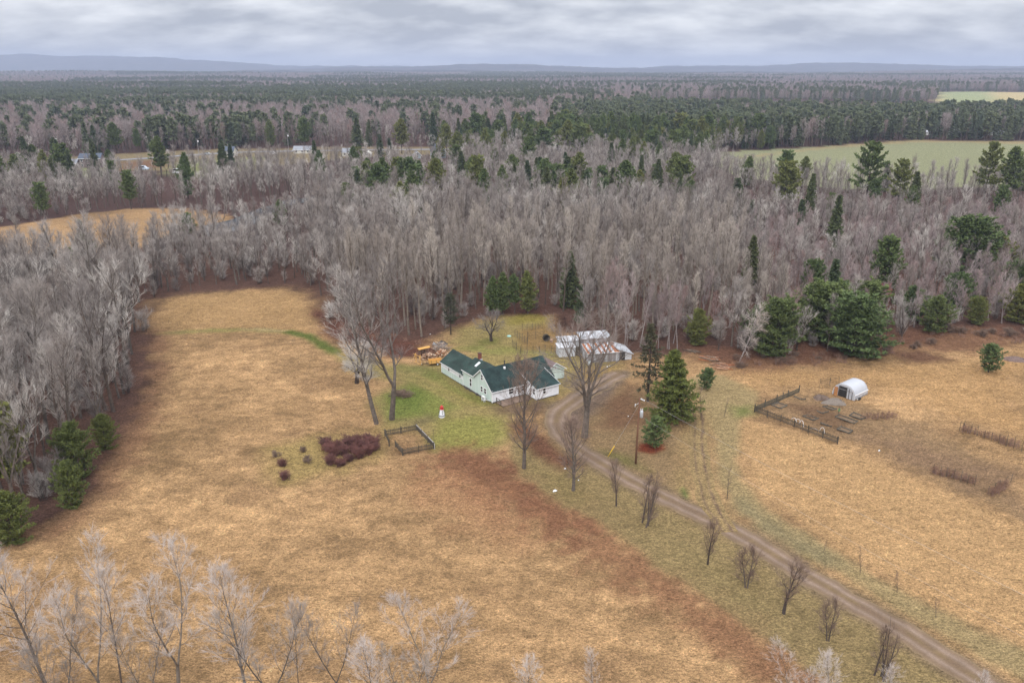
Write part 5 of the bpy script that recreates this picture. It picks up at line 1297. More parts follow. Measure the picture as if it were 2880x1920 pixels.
# taller block behind
bw = MB().prism([(0.2, FDP + 0.05, 0), (FWD - 0.6, FDP + 0.05, 0), (FWD - 0.6, FDP + 0.05, 3.65), (0.2, FDP + 0.05, 3.65)], (0, 0, 0), (0, 3.6, 0)).build("wall", M_board, ms_)
panel_wall(bw, (0.2, FDP + 0.05, 0), X, -Y, FWD - 0.8, 2.75, lambda s: 3.62, 9, [M_board, M_tin, M_board])
br_ = roof_slab("roof", [(-0.3, FDP - 0.15, 3.68), (FWD - 0.2, FDP - 0.15, 3.68), (FWD - 0.2, FDP + 3.9, 3.95), (-0.3, FDP + 3.9, 3.95)], M_tin_white, ms_, 0.09)
for i in range(7):
    x0 = -0.3 + i * 0.93
    MB().slab([(x0 + 0.03, FDP - 0.1, 3.70), (x0 + 0.9, FDP - 0.1, 3.70), (x0 + 0.9, FDP + 3.85, 3.965), (x0 + 0.03, FDP + 3.85, 3.965)], 0.012).build("roof_sheet", M_tin if i % 3 == 0 else M_tin_white, br_)
# sloping white wing on the right
rw = MB().prism([(FWD + 0.05, 0.4, 0), (FWD + 2.9, 0.4, 0), (FWD + 2.9, 0.4, 1.25), (FWD + 0.05, 0.4, 2.35)], (0, 0, 0), (0, 5.2, 0)).build("wall", M_lime, ms_)
MB().box(FWD + 0.3, FWD + 1.5, 0.36, 0.395, 0.05, 1.7).build("doorway_shade_slab", M_black, rw)  # black slab on the solid wall, stands for the shaded inside
rr_ = roof_slab("roof", [(FWD + 3.2, 0.1, 1.20), (FWD + 3.2, 5.8, 1.20), (FWD - 0.3, 5.8, 2.55), (FWD - 0.3, 0.1, 2.55)], M_tin_white, ms_, 0.07)
for i in range(7):
    y0 = 0.1 + i * 0.81; q = [(FWD + 3.23, y0 + 0.02, 1.21), (FWD + 3.23, y0 + 0.78, 1.21), (FWD - 0.28, y0 + 0.78, 2.565), (FWD - 0.28, y0 + 0.02, 2.565)]
    MB().slab(q, 0.012).build("roof_sheet", M_tin_white if i > 2 else M_tin, rr_)
# low whitewashed boxes on the left
for (x0, x1, y0, y1, h) in ((-4.9, -1.5, 4.4, 7.0, 2.0), (-4.1, 0.15, 7.05, 9.8, 2.45)):
    lw = MB().box(x0, x1, y0, y1, 0, h).build("wall", M_lime, ms_)
    lap_boards(lw, (x0, y0, 0), X, -Y, x1 - x0, 0.02, h - 0.02, 9, M_lime, "plank")
    roof_slab("roof", [(x0 - 0.2, y0 - 0.2, h + 0.06), (x1 + 0.1, y0 - 0.2, h + 0.06), (x1 + 0.1, y1 + 0.1, h + 0.22), (x0 - 0.2, y1 + 0.1, h + 0.22)], M_lime, ms_, 0.08)
MB().box(-1.35, -0.35, 4.6, 4.66, 0.0, 2.0).build("door", M_darkwood, ms_)
# pale barrel at the corner of the shed
bx_, by_ = G(1658, 1026)
bk = empty("barrel", (bx_, by_, 0), 0, "pale blue open barrel at the corner of the metal shed", "barrel")
MB().tube([(0, 0, -0.05), (0, 0, 0.1), (0, 0, 0.45), (0, 0, 0.85), (0, 0, 0.92)], [0.28, 0.30, 0.33, 0.30, 0.29], 16).build("body", mat_noise("faded_blue", (0.50, 0.60, 0.62), (0.6, 0.68, 0.7), 3), bk, True)
MB().tube([(0, 0, 0.921), (0, 0, 0.93)], 0.25, 16).build("mouth_shade_disc", M_black, bk)  # black disc on the closed top, stands for the barrel's shaded inside
for r_ in (0.3, 0.6): MB().tube([(0, 0, r_), (0, 0, r_ + 0.03)], 0.335, 16).build("hoop", M_grey, bk)

# ------------------------------------------------------------------ utility pole and its wires
px_, py_ = G(1788, 1303)
POLE_H = hgt((1788, 1303), (1797, 1118))
up_ = empty("utility_pole", (px_, py_, 0), 0, "tall reddish brown utility pole with a grey transformer", "utility pole")
MB().tube([(0, 0, -0.5), (0.01, 0, 4), (0.05, 0, POLE_H)], [0.16, 0.14, 0.105], 12).build("pole", M_pole, up_, True)
tf = MB().tube([(0.42, -0.1, POLE_H - 3.1), (0.42, -0.1, POLE_H - 3.05), (0.42, -0.1, POLE_H - 2.15), (0.42, -0.1, POLE_H - 2.05), (0.42, -0.1, POLE_H - 1.98)], [0.20, 0.25, 0.25, 0.22, 0.05], 16).build("transformer", M_grey, up_, True)
for s_ in (-1, 1): MB().tube([(0.42 + s_ * 0.1, -0.1, POLE_H - 2.02), (0.42 + s_ * 0.13, -0.1, POLE_H - 1.85), (0.42 + s_ * 0.14, -0.1, POLE_H - 1.68)], [0.03, 0.055, 0.025], 8).build("bushing", M_trim, tf, True)
MB().bar((0.12, 0, POLE_H - 2.3), (0.30, -0.08, POLE_H - 2.3), 0.05, 0.10).build("bracket", M_grey, tf)
ar = MB().bar((-0.55, 0.1, POLE_H - 0.35 - 0.9), (0.1, 0, POLE_H - 0.75), 0.06, 0.06).build("cutout_arm", M_grey, up_)
MB().tube([(-0.55, 0.1, POLE_H - 1.5), (-0.52, 0.1, POLE_H - 1.0)], [0.06, 0.045], 8).build("fuse_cutout", M_trim, ar, True)
a2 = MB().bar((0.05, 0, POLE_H - 0.12), (0.75, -0.25, POLE_H - 0.42), 0.09, 0.09).build("insulator_arm", M_grey, up_)
for f_ in (0.35, 0.62, 0.9): MB().tube([(0.05 + 0.7 * f_, -0.25 * f_, POLE_H - 0.16 - 0.3 * f_), (0.05 + 0.7 * f_, -0.25 * f_, POLE_H + 0.03 - 0.3 * f_)], [0.075, 0.05], 8).build("insulator", M_trim, a2, True)
def wire(a, b, sag, name, label, mat, r=0.016):
    a, b = Vector(a), Vector(b); n = 30
    pts = [a.lerp(b, i / n) - Z_ * (sag * 4 * (i / n) * (1 - i / n)) for i in range(n + 1)]
    o = MB().tube(pts, r, 5).build(name, mat, None); tag(o, label, "wire"); return o
M_wire = mat_noise("aluminium_wire", (0.5, 0.48, 0.45), (0.62, 0.6, 0.56), 2.0, 0.5)
def wire_end(px, py, z):            # where the line of sight of a pixel meets the wire's height
    d = ray(px, py); s = (CAM_H - z) / -d[2]; return (d[0] * s, d[1] * s, z)
e1 = wire_end(2960, 1706, POLE_H - 0.8); e1 = Vector(e1) + (Vector(e1) - Vector((px_, py_, POLE_H))) * 0.12
p_a = Vector((px_ + 0.75, py_ - 0.25, POLE_H - 0.25)); wire(p_a, e1, 0.5, "power_line", "thin pale upper power line running off the utility pole", M_wire, 0.008)
p_b = Vector((px_ + 0.12, py_, POLE_H - 2.75)); e2 = e1 + Vector((-2.4, -1.6, -2.4))
wire(p_b, e2, 0.6, "power_line", "thin lower neutral line running off the utility pole", M_wire, 0.006)
hx2, hy2 = on_house(12.3, -3.3)
wire((px_ - 0.1, py_, POLE_H - 3.0), (hx2, hy2, 2.5), 0.9, "service_drop", "dark service cable sagging from the utility pole to the farmhouse", M_black, 0.02)
# yellow guy-wire guard
gx, gy = G(1710, 1283)
gw = empty("guy_guard", (gx, gy, 0), 0, "slanted yellow guy wire guard in the grass by the utility pole", "marker")
gt = Vector((0.95, 0.12, 1.75))
MB().tube([(0, 0, -0.05), gt * 0.5, gt], 0.075, 8).build("sleeve", mat_noise("yellow_plastic", (0.60, 0.36, 0.03), (0.68, 0.44, 0.05), 3, 0.5), gw, True)
MB().tube([gt, Vector((px_ - gx - 0.05, py_ - gy, POLE_H - 1.2))], 0.012, 5).build("guy_wire", M_grey, gw)

# ------------------------------------------------------------------ lawn lighthouse
lx, ly = G(1243, 1172)
lh = empty("lawn_lighthouse", (lx, ly, 0), 0.4, "white wooden lawn lighthouse with a red top", "ornament")
oct_ = lambda r, z: [(r * math.cos(k * math.pi / 4 + .39), r * math.sin(k * math.pi / 4 + .39), z) for k in range(8)]
def frust(r0, z0, r1, z1): return MB().add(oct_(r0, z0) + oct_(r1, z1), [tuple(reversed(range(8))), tuple(range(8, 16))] + [(i, (i + 1) % 8, 8 + (i + 1) % 8, 8 + i) for i in range(8)])
frust(0.52, -0.05, 0.50, 0.28).build("base", M_white, lh)
frust(0.56, 0.28, 0.56, 0.36).build("base_band", M_black, lh)
tw = frust(0.46, 0.36, 0.26, 1.45).build("tower", M_white, lh)
for z_, s_ in ((0.75, 0.4), (1.1, 0.33)):
    MB().box(-0.05, 0.05, -s_ - 0.03, -s_ + 0.05, z_ - 0.09, z_ + 0.09).build("window", M_black, tw)
frust(0.38, 1.45, 0.38, 1.52).build("gallery", M_red, lh)
frust(0.22, 1.52, 0.22, 1.85).build("lantern", M_red, lh)
frust(0.32, 1.85, 0.30, 1.92).build("eave", M_red, lh)
frust(0.30, 1.92, 0.05, 2.15).build("cap", M_red, lh)
MB().tube([(0, 0, 2.14), (0, 0, 2.26)], [0.05, 0.02], 6).build("finial", M_red, lh)
for k in range(8):
    a = k * math.pi / 4 + 0.39
    MB().box(0.36 * math.cos(a) - 0.015, 0.36 * math.cos(a) + 0.015, 0.36 * math.sin(a) - 0.015, 0.36 * math.sin(a) + 0.015, 1.52, 1.72).build("gallery_post", M_red, lh)
for s_ in (-1, 1): MB().bar((s_ * 0.62, 0.0, -0.05), (s_ * 0.42, 0, 1.0), 0.03, 0.03).build("guy_stake", M_grey, lh)

# ------------------------------------------------------------------ fences
def pick_mesh(h, w=0.07, t=0.025):
    m = MB(); m.add([(-w / 2, -t / 2, 0), (w / 2, -t / 2, 0), (w / 2, t / 2, 0), (-w / 2, t / 2, 0), (-w / 2, -t / 2, h - 0.06), (w / 2, -t / 2, h - 0.06), (w / 2, t / 2, h - 0.06), (-w / 2, t / 2, h - 0.06), (0, -t / 2, h), (0, t / 2, h)],
                    [(0, 3, 2, 1), (0, 1, 5, 8, 4), (1, 2, 6, 5), (2, 3, 7, 9, 6), (3, 0, 4, 7), (5, 6, 9, 8), (4, 8, 9, 7)])
    me = m.mesh("picket"); me.materials.append(M_darkwood); return me
def picket_run(root, a, b, h, gap, posts, seed=1, rails=(0.25, 0.75), skip=()):
    """pickets, rails and posts from a to b (places relative to root)"""
    rng = random.Random(seed); a, b = Vector((*a, 0)), Vector((*b, 0)); L = (b - a).length; d = (b - a) / L; ang = math.atan2(d.y, d.x); nrm = Vector((-d.y, d.x, 0))
    me = pick_mesh(h); n = int(L / gap)
    for i in range(n + 1):
        if i in skip: continue
        o = link("picket", me, root, loc=a + d * (i * L / n) + nrm * 0.03 + Z_ * rng.uniform(-0.04, 0.03)); o.rotation_euler = (rng.uniform(-.05, .05), rng.uniform(-.05, .05), ang)
    for f in rails: MB().bar(a + Z_ * h * f - nrm * 0.02, b + Z_ * h * f - nrm * 0.02, 0.04, 0.09).build("rail", M_darkwood, root)
    for i in range(posts + 1):
        p = a + d * (L * i / posts) - nrm * 0.09; MB().box(p.x - 0.06, p.x + 0.06, p.y - 0.06, p.y + 0.06, -0.3, h + 0.14).build("post", M_darkwood, root)
Zp = lambda x, y: G(1060 + x * 200 / 2240.0, 1160 + y * 200 / 2240.0)
c_bl, c_br, c_fr, c_fl, c_gap, c_gate = Zp(270, 730), Zp(1235, 555), Zp(1800, 1140), Zp(820, 1330), Zp(600, 1090), Zp(400, 1040)
ox, oy = c_fl
pen = empty("picket_pen", (ox, oy, 0), 0, "small dark picket pen on the lawn by the purple bushes", "fence")
rel = lambda p: (p[0] - ox, p[1] - oy)
picket_run(pen, rel(c_bl), rel(c_br), 1.05, 0.155, 2, 1)
picket_run(pen, rel(c_fl), rel(c_fr), 1.05, 0.155, 2, 2)
picket_run(pen, rel(c_gap), rel(c_fl), 1.05, 0.155, 1, 3)
picket_run(pen, rel(c_bl), rel(c_gate), 1.05, 0.155, 1, 5)
# the long side is boarded with two wide rails
a, b = Vector((*rel(c_br), 0)), Vector((*rel(c_fr), 0)); d = (b - a)
for i in range(3):
    p, q = a + d * (i / 3), a + d * ((i + 1) / 3)
    for z in (0.35, 0.62, 0.9): MB().bar(p + Z_ * z, q + Z_ * z, 0.035, 0.22).build("wide_rail", M_darkwood, pen)
    MB().bar(p + Z_ * 1.05, q + Z_ * 1.05, 0.14, 0.035).build("cap_rail", M_board, pen)
for i in range(4):
    p = a + d * (i / 3); MB().box(p.x - 0.07, p.x + 0.07, p.y - 0.07, p.y + 0.07, -0.3, 1.18).build("post", M_darkwood, pen)
MB().bar(b + Vector((0.1, -0.1, 0)), b + Vector((0.1, -0.1, 1.0)), 0.07, 0.07).build("white_post", M_trim, pen)
sx_, sy_ = Zp(1795, 885)
st = empty("garden_stake", (sx_, sy_, 0), 0, "thin bare stake standing beside the picket pen", "stake"); MB().tube([(0, 0, -0.2), (-0.05, 0, 1.9)], 0.022, 6).build("rod", M_darkwood, st); MB().box(-0.09, -0.01, -0.02, 0.02, 1.86, 1.94).build("tip", M_darkwood, st)

Z4 = lambda x, y: G(2080 + x * .34014, 940 + y * .34014)
g_c, g_up, g_lo = Z4(125, 638), Z4(492, 482), Z4(812, 903)
ox, oy = g_c
gf = empty("garden_fence", (ox, oy, 0), 0, "weathered picket and mesh fence round two sides of the vegetable garden", "fence")
picket_run(gf, (0, 0), rel(g_lo), 1.15, 0.17, 6, 4)
a, b = Vector((0, 0, 0)), Vector((*rel(g_up), 0)); d = (b - a)
n_slat = int(d.length / 0.13); pm = pick_mesh(1.0, 0.055)
pm.materials[0] = mat_noise("greenish_lattice", (0.05, 0.056, 0.045), (0.09, 0.095, 0.075), 4, 0.9, rnd=0.2)
for i in range(n_slat + 1):
    o = link("slat", pm, gf, loc=a + d * (i / n_slat)); o.rotation_euler = (0, 0, math.atan2(d.y, d.x))
for z in (0.2, 0.9): MB().bar(a + Z_ * z, b + Z_ * z, 0.04, 0.08).build("rail", M_darkwood, gf)
for f in (0, 0.22, 0.48, 0.62, 0.74, 1.0):
    p = a + d * f; MB().box(p.x - 0.07, p.x + 0.07, p.y + 0.02, p.y + 0.16, -0.3, 1.4).build("post", M_darkwood, gf)
# white hoops leaning on the picket side
Zg = lambda x, y: G(2100 + x * 360 / 2352.0, 1060 + y * 360 / 2352.0)
for i, (hx_, hy_, w_, ang_, lb) in enumerate(((860, 850, 1.2, -0.9, "first white plastic hoop behind the garden fence, widest"), (930, 870, 1.0, -0.5, "second white plastic hoop tangled with the widest one"), (1000, 900, 1.1, -1.2, "white plastic hoop at the lower end of the tangle"),
                                     (1380, 1030, 0.8, -0.6, "single white hoop near the lower end of the garden fence"), (1250, 985, 1.3, -0.75, "flattened white hoop lying behind the garden fence"))):
    x0, y0 = Zg(hx_, hy_)
    h_ = empty("garden_hoop", (x0, y0, 0.0), ang_, lb, "hoop"); hh = 0.35 if i == 4 else 1.0
    MB().tube([(-w_ / 2 * math.cos(t), 0.05 * math.sin(t), hh * math.sin(t)) for t in np.linspace(0, math.pi, 13)], 0.028, 6).build("arch", M_trim, h_)
    for s_ in (-1, 1): MB().tube([(s_ * w_ / 2, 0, -0.1), (s_ * w_ / 2, 0, 0.14)], 0.035, 6).build("foot", M_grey, h_)

# wire fences with thin posts
def wire_fence(name, pts_px, h, label, posts, mesh=True, cat="fence", rails=2, prad=0.035, sc=None):
    P = [Vector((*(sc(*p) if sc else G(*p)), 0)) for p in pts_px]
    root = empty(name, P[0], 0, label, cat); rng = random.Random(len(label))
    segs = [(P[i] - P[0], P[i + 1] - P[0]) for i in range(len(P) - 1)]
    tot = sum((b - a).length for a, b in segs)
    for a, b in segs:
        n = max(1, round(posts * (b - a).length / tot))
        for i in range(n + 1):
            p = a.lerp(b, i / n); MB().tube([p - Z_ * 0.3, p + Vector((rng.uniform(-.08, .08), rng.uniform(-.08, .08), h * rng.uniform(0.85, 1.2)))], prad, 6).build("post", M_darkwood, root)
        for k in range(rails): MB().tube([a + Z_ * h * (0.9 - 0.42 * k), a.lerp(b, 0.5) + Z_ * (h * (0.9 - 0.42 * k) - 0.06), b + Z_ * h * (0.9 - 0.42 * k)], 0.012, 4).build("wire", M_darkwood, root)
        if mesh:
            m = MB(); L = (b - a).length
            for k in range(int(L / 0.22)):
                p = a.lerp(b, k * 0.22 / L); m.tube([p, p + Z_ * h * 0.9], 0.005, 3, False)
            for z in np.arange(0.1, h * 0.9, 0.2): m.tube([a + Z_ * float(z), b + Z_ * float(z)], 0.005, 3, False)
            o = m.build("mesh_wire", M_darkwood, root); o["kind"] = "stuff"
    return root
Zr = lambda x, y: G(1400 + x * 220 / 2352.0, 880 + y * 220 / 2352.0)
wire_fence("wire_run", [(690, 1230), (880, 1225), (1250, 1190), (1430, 1170), (1790, 1140)], 1.5, "rusty wire fence of the chicken run facing the farmhouse", 6, sc=Zr)
wire_fence("wire_run", [(430, 1010), (550, 1120), (690, 1230)], 1.6, "short wire fence at the lawn corner of the chicken run", 3, sc=Zr)
wire_fence("wire_run", [(510, 700), (890, 960)], 1.7, "wire fence with leaning posts dividing the chicken run", 5, sc=Zr)
wire_fence("wire_run", [(890, 960), (900, 780), (1130, 760), (1380, 740)], 1.6, "inner wire fence of the chicken run round the bare soil", 4, sc=Zr)
wire_fence("wire_run", [(730, 520), (1030, 510), (1340, 460)], 1.5, "back wire fence of the chicken run by the mossy lawn", 5, sc=Zr)
wire_fence("wire_pen", [(690, 520), (1000, 400 + 60), (1270, 450)], 1.6, "short mesh fence beside the greenhouse", 2, sc=lambda x, y: G(2240 + x * .09354, 1040 + y * .09354))
# a round rusty feeder and a stump in the run
rx, ry = Zr(1455, 835)
fe = empty("round_feeder", (rx, ry, 0), 0.3, "dark round rusty ring standing on edge in the chicken run", "feeder")
m = MB(); ringp = [(0.72 * math.cos(t), 0, 0.72 + 0.72 * math.sin(t)) for t in np.linspace(0, 2 * math.pi, 22)]
for y_ in (-0.32, 0.0, 0.32): MB().tube([(x, y_, z) for x, _, z in ringp], 0.07, 6, False).build("hoop", M_darkwood, fe)
for k in range(8):
    t = k * math.pi / 4; MB().bar((0.7 * math.cos(t), -0.34, 0.72 + 0.7 * math.sin(t)), (0.7 * math.cos(t), 0.34, 0.72 + 0.7 * math.sin(t)), 0.10, 0.05).build("slat", M_darkwood, fe)
MB().tube([(0, 0.30, 0.72), (0, 0.34, 0.72)], 0.68, 16).build("back", M_black, fe)
x0, y0 = Zr(1610, 870)
sp2 = empty("tree_stump", (x0, y0, 0), 0, "small brown stump beside the round rusty ring", "stump"); MB().tube([(0, 0, -0.1), (0, 0, 0.2), (0, 0, 0.55)], [0.42, 0.32, 0.30], 9).build("trunk", M_log, sp2); MB().tube([(0, 0, 0.551), (0, 0, 0.57)], 0.29, 9).build("cut_face", M_splitwood, sp2)
x0, y0 = Zr(340, 700)
td = empty("tank_cover", (x0, y0, 0), 0, "pale turquoise round tank cover on the lawn by the apple tree", "cover")
MB().tube([(0, 0, -0.02), (0, 0, 0.12), (0, 0, 0.2)], [0.48, 0.46, 0.30], 18).build("lid", mat_noise("turquoise_plastic", (0.28, 0.52, 0.46), (0.36, 0.6, 0.54), 3, 0.4), td); MB().bar((-0.12, 0, 0.23), (0.12, 0, 0.23), 0.05, 0.05).build("handle", M_grey, td)

# ------------------------------------------------------------------ greenhouse tunnel
gx, gy = G(2240 + 1740 * .09354, 1040 + 930 * .09354); GA = math.radians(39)
gh = empty("greenhouse", (gx, gy, 0), GA, "white plastic tunnel greenhouse with a dark doorway", "greenhouse")
GW, GL, GH = 4.3, 4.6, 2.45          # width runs along +Y (towards the far left corner), length along +X
arc = lambda x, r=1.0: [(x, GW / 2 - GW / 2 * r * math.copysign(abs(math.cos(t)) ** 0.8, math.cos(t)), GH * r * abs(math.sin(t)) ** 0.85) for t in np.linspace(0, math.pi, 19)]
m_p, nt_p, b_p = new_mat("tunnel_film")
b_p.inputs["Base Color"].default_value = (0.60, 0.62, 0.67, 1); b_p.inputs["Roughness"].default_value = 0.35
b_p.inputs["Alpha"].default_value = 0.58
if "Transmission Weight" in b_p.inputs: b_p.inputs["Subsurface Weight"].default_value = 0.0
wn_ = N(nt_p, "ShaderNodeTexNoise"); wn_.inputs["Scale"].default_value = 1.6; wn_.inputs["Detail"].default_value = 4.0
bp_ = N(nt_p, "ShaderNodeBump"); bp_.inputs["Strength"].default_value = 0.5; bp_.inputs["Distance"].default_value = 0.2
nt_p.links.new(wn_.outputs[0], bp_.inputs["Height"]); nt_p.links.new(bp_.outputs[0], b_p.inputs["Normal"])
rng = random.Random(4)
m = MB(); xsn = np.linspace(0, GL, 13); rows = []
for i, xv in enumerate(xsn):
    sag = 0.985 if i % 3 else 1.0
    rows.append([(x + 0.0, y, z) for x, y, z in arc(float(xv), sag)])
vs = [p for r_ in rows for p in r_]; nn = 19
m.add(vs, [(i * nn + k, i * nn + k + 1, (i + 1) * nn + k + 1, (i + 1) * nn + k) for i in range(12) for k in range(nn - 1)])
o = m.build("plastic_cover", m_p, gh, True); sm = o.modifiers.new("thickness", 'SOLIDIFY'); sm.thickness = 0.015
for xv in (0.0, GL / 3, 2 * GL / 3, GL): MB().tube([(p[0], p[1], p[2] - 0.03) for p in arc(xv, 0.975)], 0.03, 6).build("hoop", M_trim, gh)
for yv, zv in ((GW / 2, GH - 0.08), (0.42, 1.45), (GW - 0.42, 1.45)): MB().bar((0, yv, zv), (GL, yv, zv), 0.05, 0.05).build("purlin", M_board, gh)
# end walls: film with wooden studs; doorway in the front one (x = 0)
for xv, nm in ((0.02, "front_film"), (GL - 0.02, "back_film")):
    A_ = arc(xv, 0.965); m = MB()
    if nm == "front_film":
        for lo, hi in ((0, 8), (11, 18)):
            m.add([(xv, A_[lo][1], 0)] + A_[lo:hi + 1] + [(xv, A_[hi][1], 0)], [tuple(range(hi - lo + 3))])
        m.add([(xv, A_[8][1], 2.0), A_[8], A_[9], A_[10], A_[11], (xv, A_[11][1], 2.0)], [(0, 1, 2, 3, 4, 5)])
    else: m.add(A_, [tuple(range(len(A_)))])
    m_film = m_p
    o = m.build(nm, m_film, gh); so = o.modifiers.new("thickness", 'SOLIDIFY'); so.thickness = 0.01
yl, yr = arc(0, .965)[8][1], arc(0, .965)[11][1]
for yv, zt in ((0.55, 1.6), (1.15, 2.0), (yl - 0.03, 2.1), (yr + 0.03, 2.1), (3.1, 2.0), (3.75, 1.6)): MB().box(-0.05, 0.0, yv - 0.045, yv + 0.045, -0.1, zt - 0.1).build("stud", M_darkwood, gh)
MB().bar((-0.03, 0.5, 1.45), (-0.03, 3.8, 1.45), 0.05, 0.08).build("cross_rail", M_board, gh)
MB().box(0.03, 0.06, yl + 0.03, yr - 0.03, 0.0, 2.0).build("doorway", M_black, gh)  # black sheet across the door gap, stands for the shade inside
MB().box(-0.4, -0.34, yr + 0.08, yr + 0.75, 0.0, 1.75).build("wooden_panel", mat_noise("orange_board", (0.36, 0.16, 0.06), (0.46, 0.22, 0.09), 2), gh)
MB().bar((0, -0.03, 1.0), (GL, -0.03, 1.0), 0.07, 0.12).build("side_board", M_trim, gh)
bx_, by_ = G(2240 + 1870 * .09354, 1040 + 900 * .09354)
bu = empty("bucket", (bx_, by_, 0), 0.3, "black bucket lying at the greenhouse corner", "bucket"); MB().tube([(-0.3, 0, 0.22), (0.3, 0, 0.24)], [0.2, 0.26], 14).build("body", M_black, bu, True); MB().tube([(-0.301, 0, 0.22), (-0.31, 0, 0.22)], 0.18, 14).build("base", M_trim, bu)

# ------------------------------------------------------------------ garden: raised beds, soil heaps
def mound(name, c, rx, ry, h, mat, label, cat, seed=0, rz=0.0):
    e = empty(name, (*c, 0), rz, label, cat)
    n, k = 26, 8; V = []; rng = np.random.RandomState(seed)
    for j in range(k + 1):
        f = j / k
        for i in range(n):
            t = i * 2 * math.pi / n; rr = (1 - f) * (1 + 0.18 * math.sin(3 * t + seed) + 0.1 * math.sin(5 * t))
            V.append((rx * rr * math.cos(t), ry * rr * math.sin(t), h * (1 - (1 - f) ** 1.6) + rng.normal(0, 0.03) - (0.06 if j == 0 else 0)))
    Fq = [(j * n + i, j * n + (i + 1) % n, (j + 1) * n + (i + 1) % n, (j + 1) * n + i) for j in range(k) for i in range(n)]
    MB().add(V, Fq).build("heap", mat, e, True)
    m = MB(); r2 = random.Random(seed)
    for _ in range(40):
        t = r2.random() * 6.28; f = math.sqrt(r2.random()); x, y = rx * f * math.cos(t), ry * f * math.sin(t); z = h * (1 - f ** 1.6); s = r2.uniform(0.05, 0.13)
        m.add([(x - s, y, z), (x, y - s, z), (x + s, y, z), (x, y + s, z), (x, y, z + s), (x, y, z - s)], [(0, 1, 4), (1, 2, 4), (2, 3, 4), (3, 0, 4), (1, 0, 5), (2, 1, 5), (3, 2, 5), (0, 3, 5)])
    o = m.build("clods", mat, e); o["kind"] = "stuff"
    return e
Z6 = lambda x, y: G(2240 + x * .09354, 1040 + y * .09354)
mound("soil_heap", Z6(740, 840), 1.5, 1.3, 0.55, M_mulch, "dark soil heap by the greenhouse door", "heap", 3)
mound("soil_heap", Z6(1130, 970), 2.0, 1.5, 0.7, M_gravelpile, "grey brown gravel heap before the greenhouse door", "heap", 5, 0.3)
M_bedsoil = mat_noise("bed_soil", (0.10, 0.065, 0.042), (0.20, 0.135, 0.075), 4.0, 1.0, bump=0.6)
def raised_bed(corners, label, sc=Zg, missing=()):
    P = [Vector((*sc(*c), 0)) for c in corners]; root = empty("raised_bed", P[0], 0, label, "garden bed")
    for i in range(len(P) - 1 if len(P) < 4 else 4):
        if i in missing: continue
        a, b = P[i] - P[0], P[(i + 1) % len(P)] - P[0]
        MB().tube([a + Z_ * 0.08, a.lerp(b, 0.5) + Z_ * 0.11, b + Z_ * 0.08], [0.13, 0.12, 0.10], 7).build("log", M_darkwood, root)
    if len(P) == 4:
        q = [(p - P[0]) * 0.97 + Z_ * 0.045 for p in P]; MB().add(q + [p - Z_ * 0.15 for p in q], [(0, 1, 2, 3), (7, 6, 5, 4), (0, 4, 5, 1), (1, 5, 6, 2), (2, 6, 7, 3), (3, 7, 4, 0)]).build("soil", M_bedsoil, root)
    for p in P: MB().box(p.x - P[0].x - 0.05, p.x - P[0].x + 0.05, p.y - P[0].y - 0.05, p.y - P[0].y + 0.05, -0.2, 0.3).build("corner_stake", M_darkwood, root)
raised_bed([(1630, 735), (1970, 860), (2040, 820), (1700, 700)], "long narrow log edged bed with two cross logs")
raised_bed([(1890, 715), (1965, 660), (2190, 745), (2110, 785)], "log edged bed with a tilted end beside the long narrow bed")
raised_bed([(1400, 550), (1560, 610), (1650, 595), (1480, 540)], "short log edged bed at the foot of the gravel heap")
raised_bed([(1030, 725), (1220, 800), (1320, 770), (1120, 705)], "dark soil bed in the middle of the vegetable garden")
raised_bed([(450, 520), (620, 585), (740, 530), (580, 475)], "low soil bed near the corner of the garden fence")
raised_bed([(1660, 965), (1880, 1040), (1945, 995), (1740, 920)], "overgrown log bed beyond the lower garden fence")
raised_bed([(1360, 850), (1480, 895), (1560, 920)], "single bent log edging in the lower garden")
raised_bed([(870, 365), (1010, 420), (1080, 410)], "single bent log edging near the upper garden fence")
raised_bed([(1290, 630), (1390, 675), (1500, 640)], "single bent log edging between the garden beds")
x0, y0 = Zg(1685, 690)
stk = empty("garden_stake", (x0, y0, 0), 0, "green topped post at the end of the long narrow bed", "stake"); MB().tube([(0, 0, -0.2), (0, 0, 1.5)], 0.04, 6).build("rod", M_darkwood, stk); MB().box(-0.16, 0.2, -0.02, 0.02, 0.6, 1.15).build("flag", mat_noise("green_mesh", (0.12, 0.2, 0.09), (0.17, 0.26, 0.12), 4), stk)

# ------------------------------------------------------------------ bramble rows with posts, and shrubs
proto("cane_clump", gen_bare(501, 1.4, bole=0.02, spread=0.30, ang=(0.2, 0.5), nprim=10, nsec=3, ntwig=4, sub=1, stems=7, r0=0.016, twig_r=0.009, twig_l=0.4, up=0.1, sec_r=0.011, lean=0.08), M_tw_red, mat_tree("bramble_canes", [(0, (0.22, 0.125, 0.085)), (1, (0.27, 0.155, 0.105))]), 1.4, "bramble")
proto("purple_bush", gen_bare(502, 1.6, bole=0.02, spread=0.5, ang=(0.3, 0.7), nprim=26, nsec=4, ntwig=5, sub=2, stems=9, r0=0.03, twig_r=0.009, twig_l=0.45, up=0.14, sec_r=0.012), M_bark_dark, mat_tree("purple_stems", [(0, (0.135, 0.060, 0.052)), (0.5, (0.165, 0.072, 0.060)), (1, (0.12, 0.058, 0.056))]), 1.6, "bush")
proto("tan_bush", gen_bare(503, 1.2, bole=0.02, spread=0.5, ang=(0.35, 0.8), nprim=18, nsec=4, ntwig=6, sub=2, stems=6, r0=0.02, twig_r=0.009, twig_l=0.3, up=0.12, sec_r=0.01), M_bark_dark, M_tw_brown, 1.2, "bush")
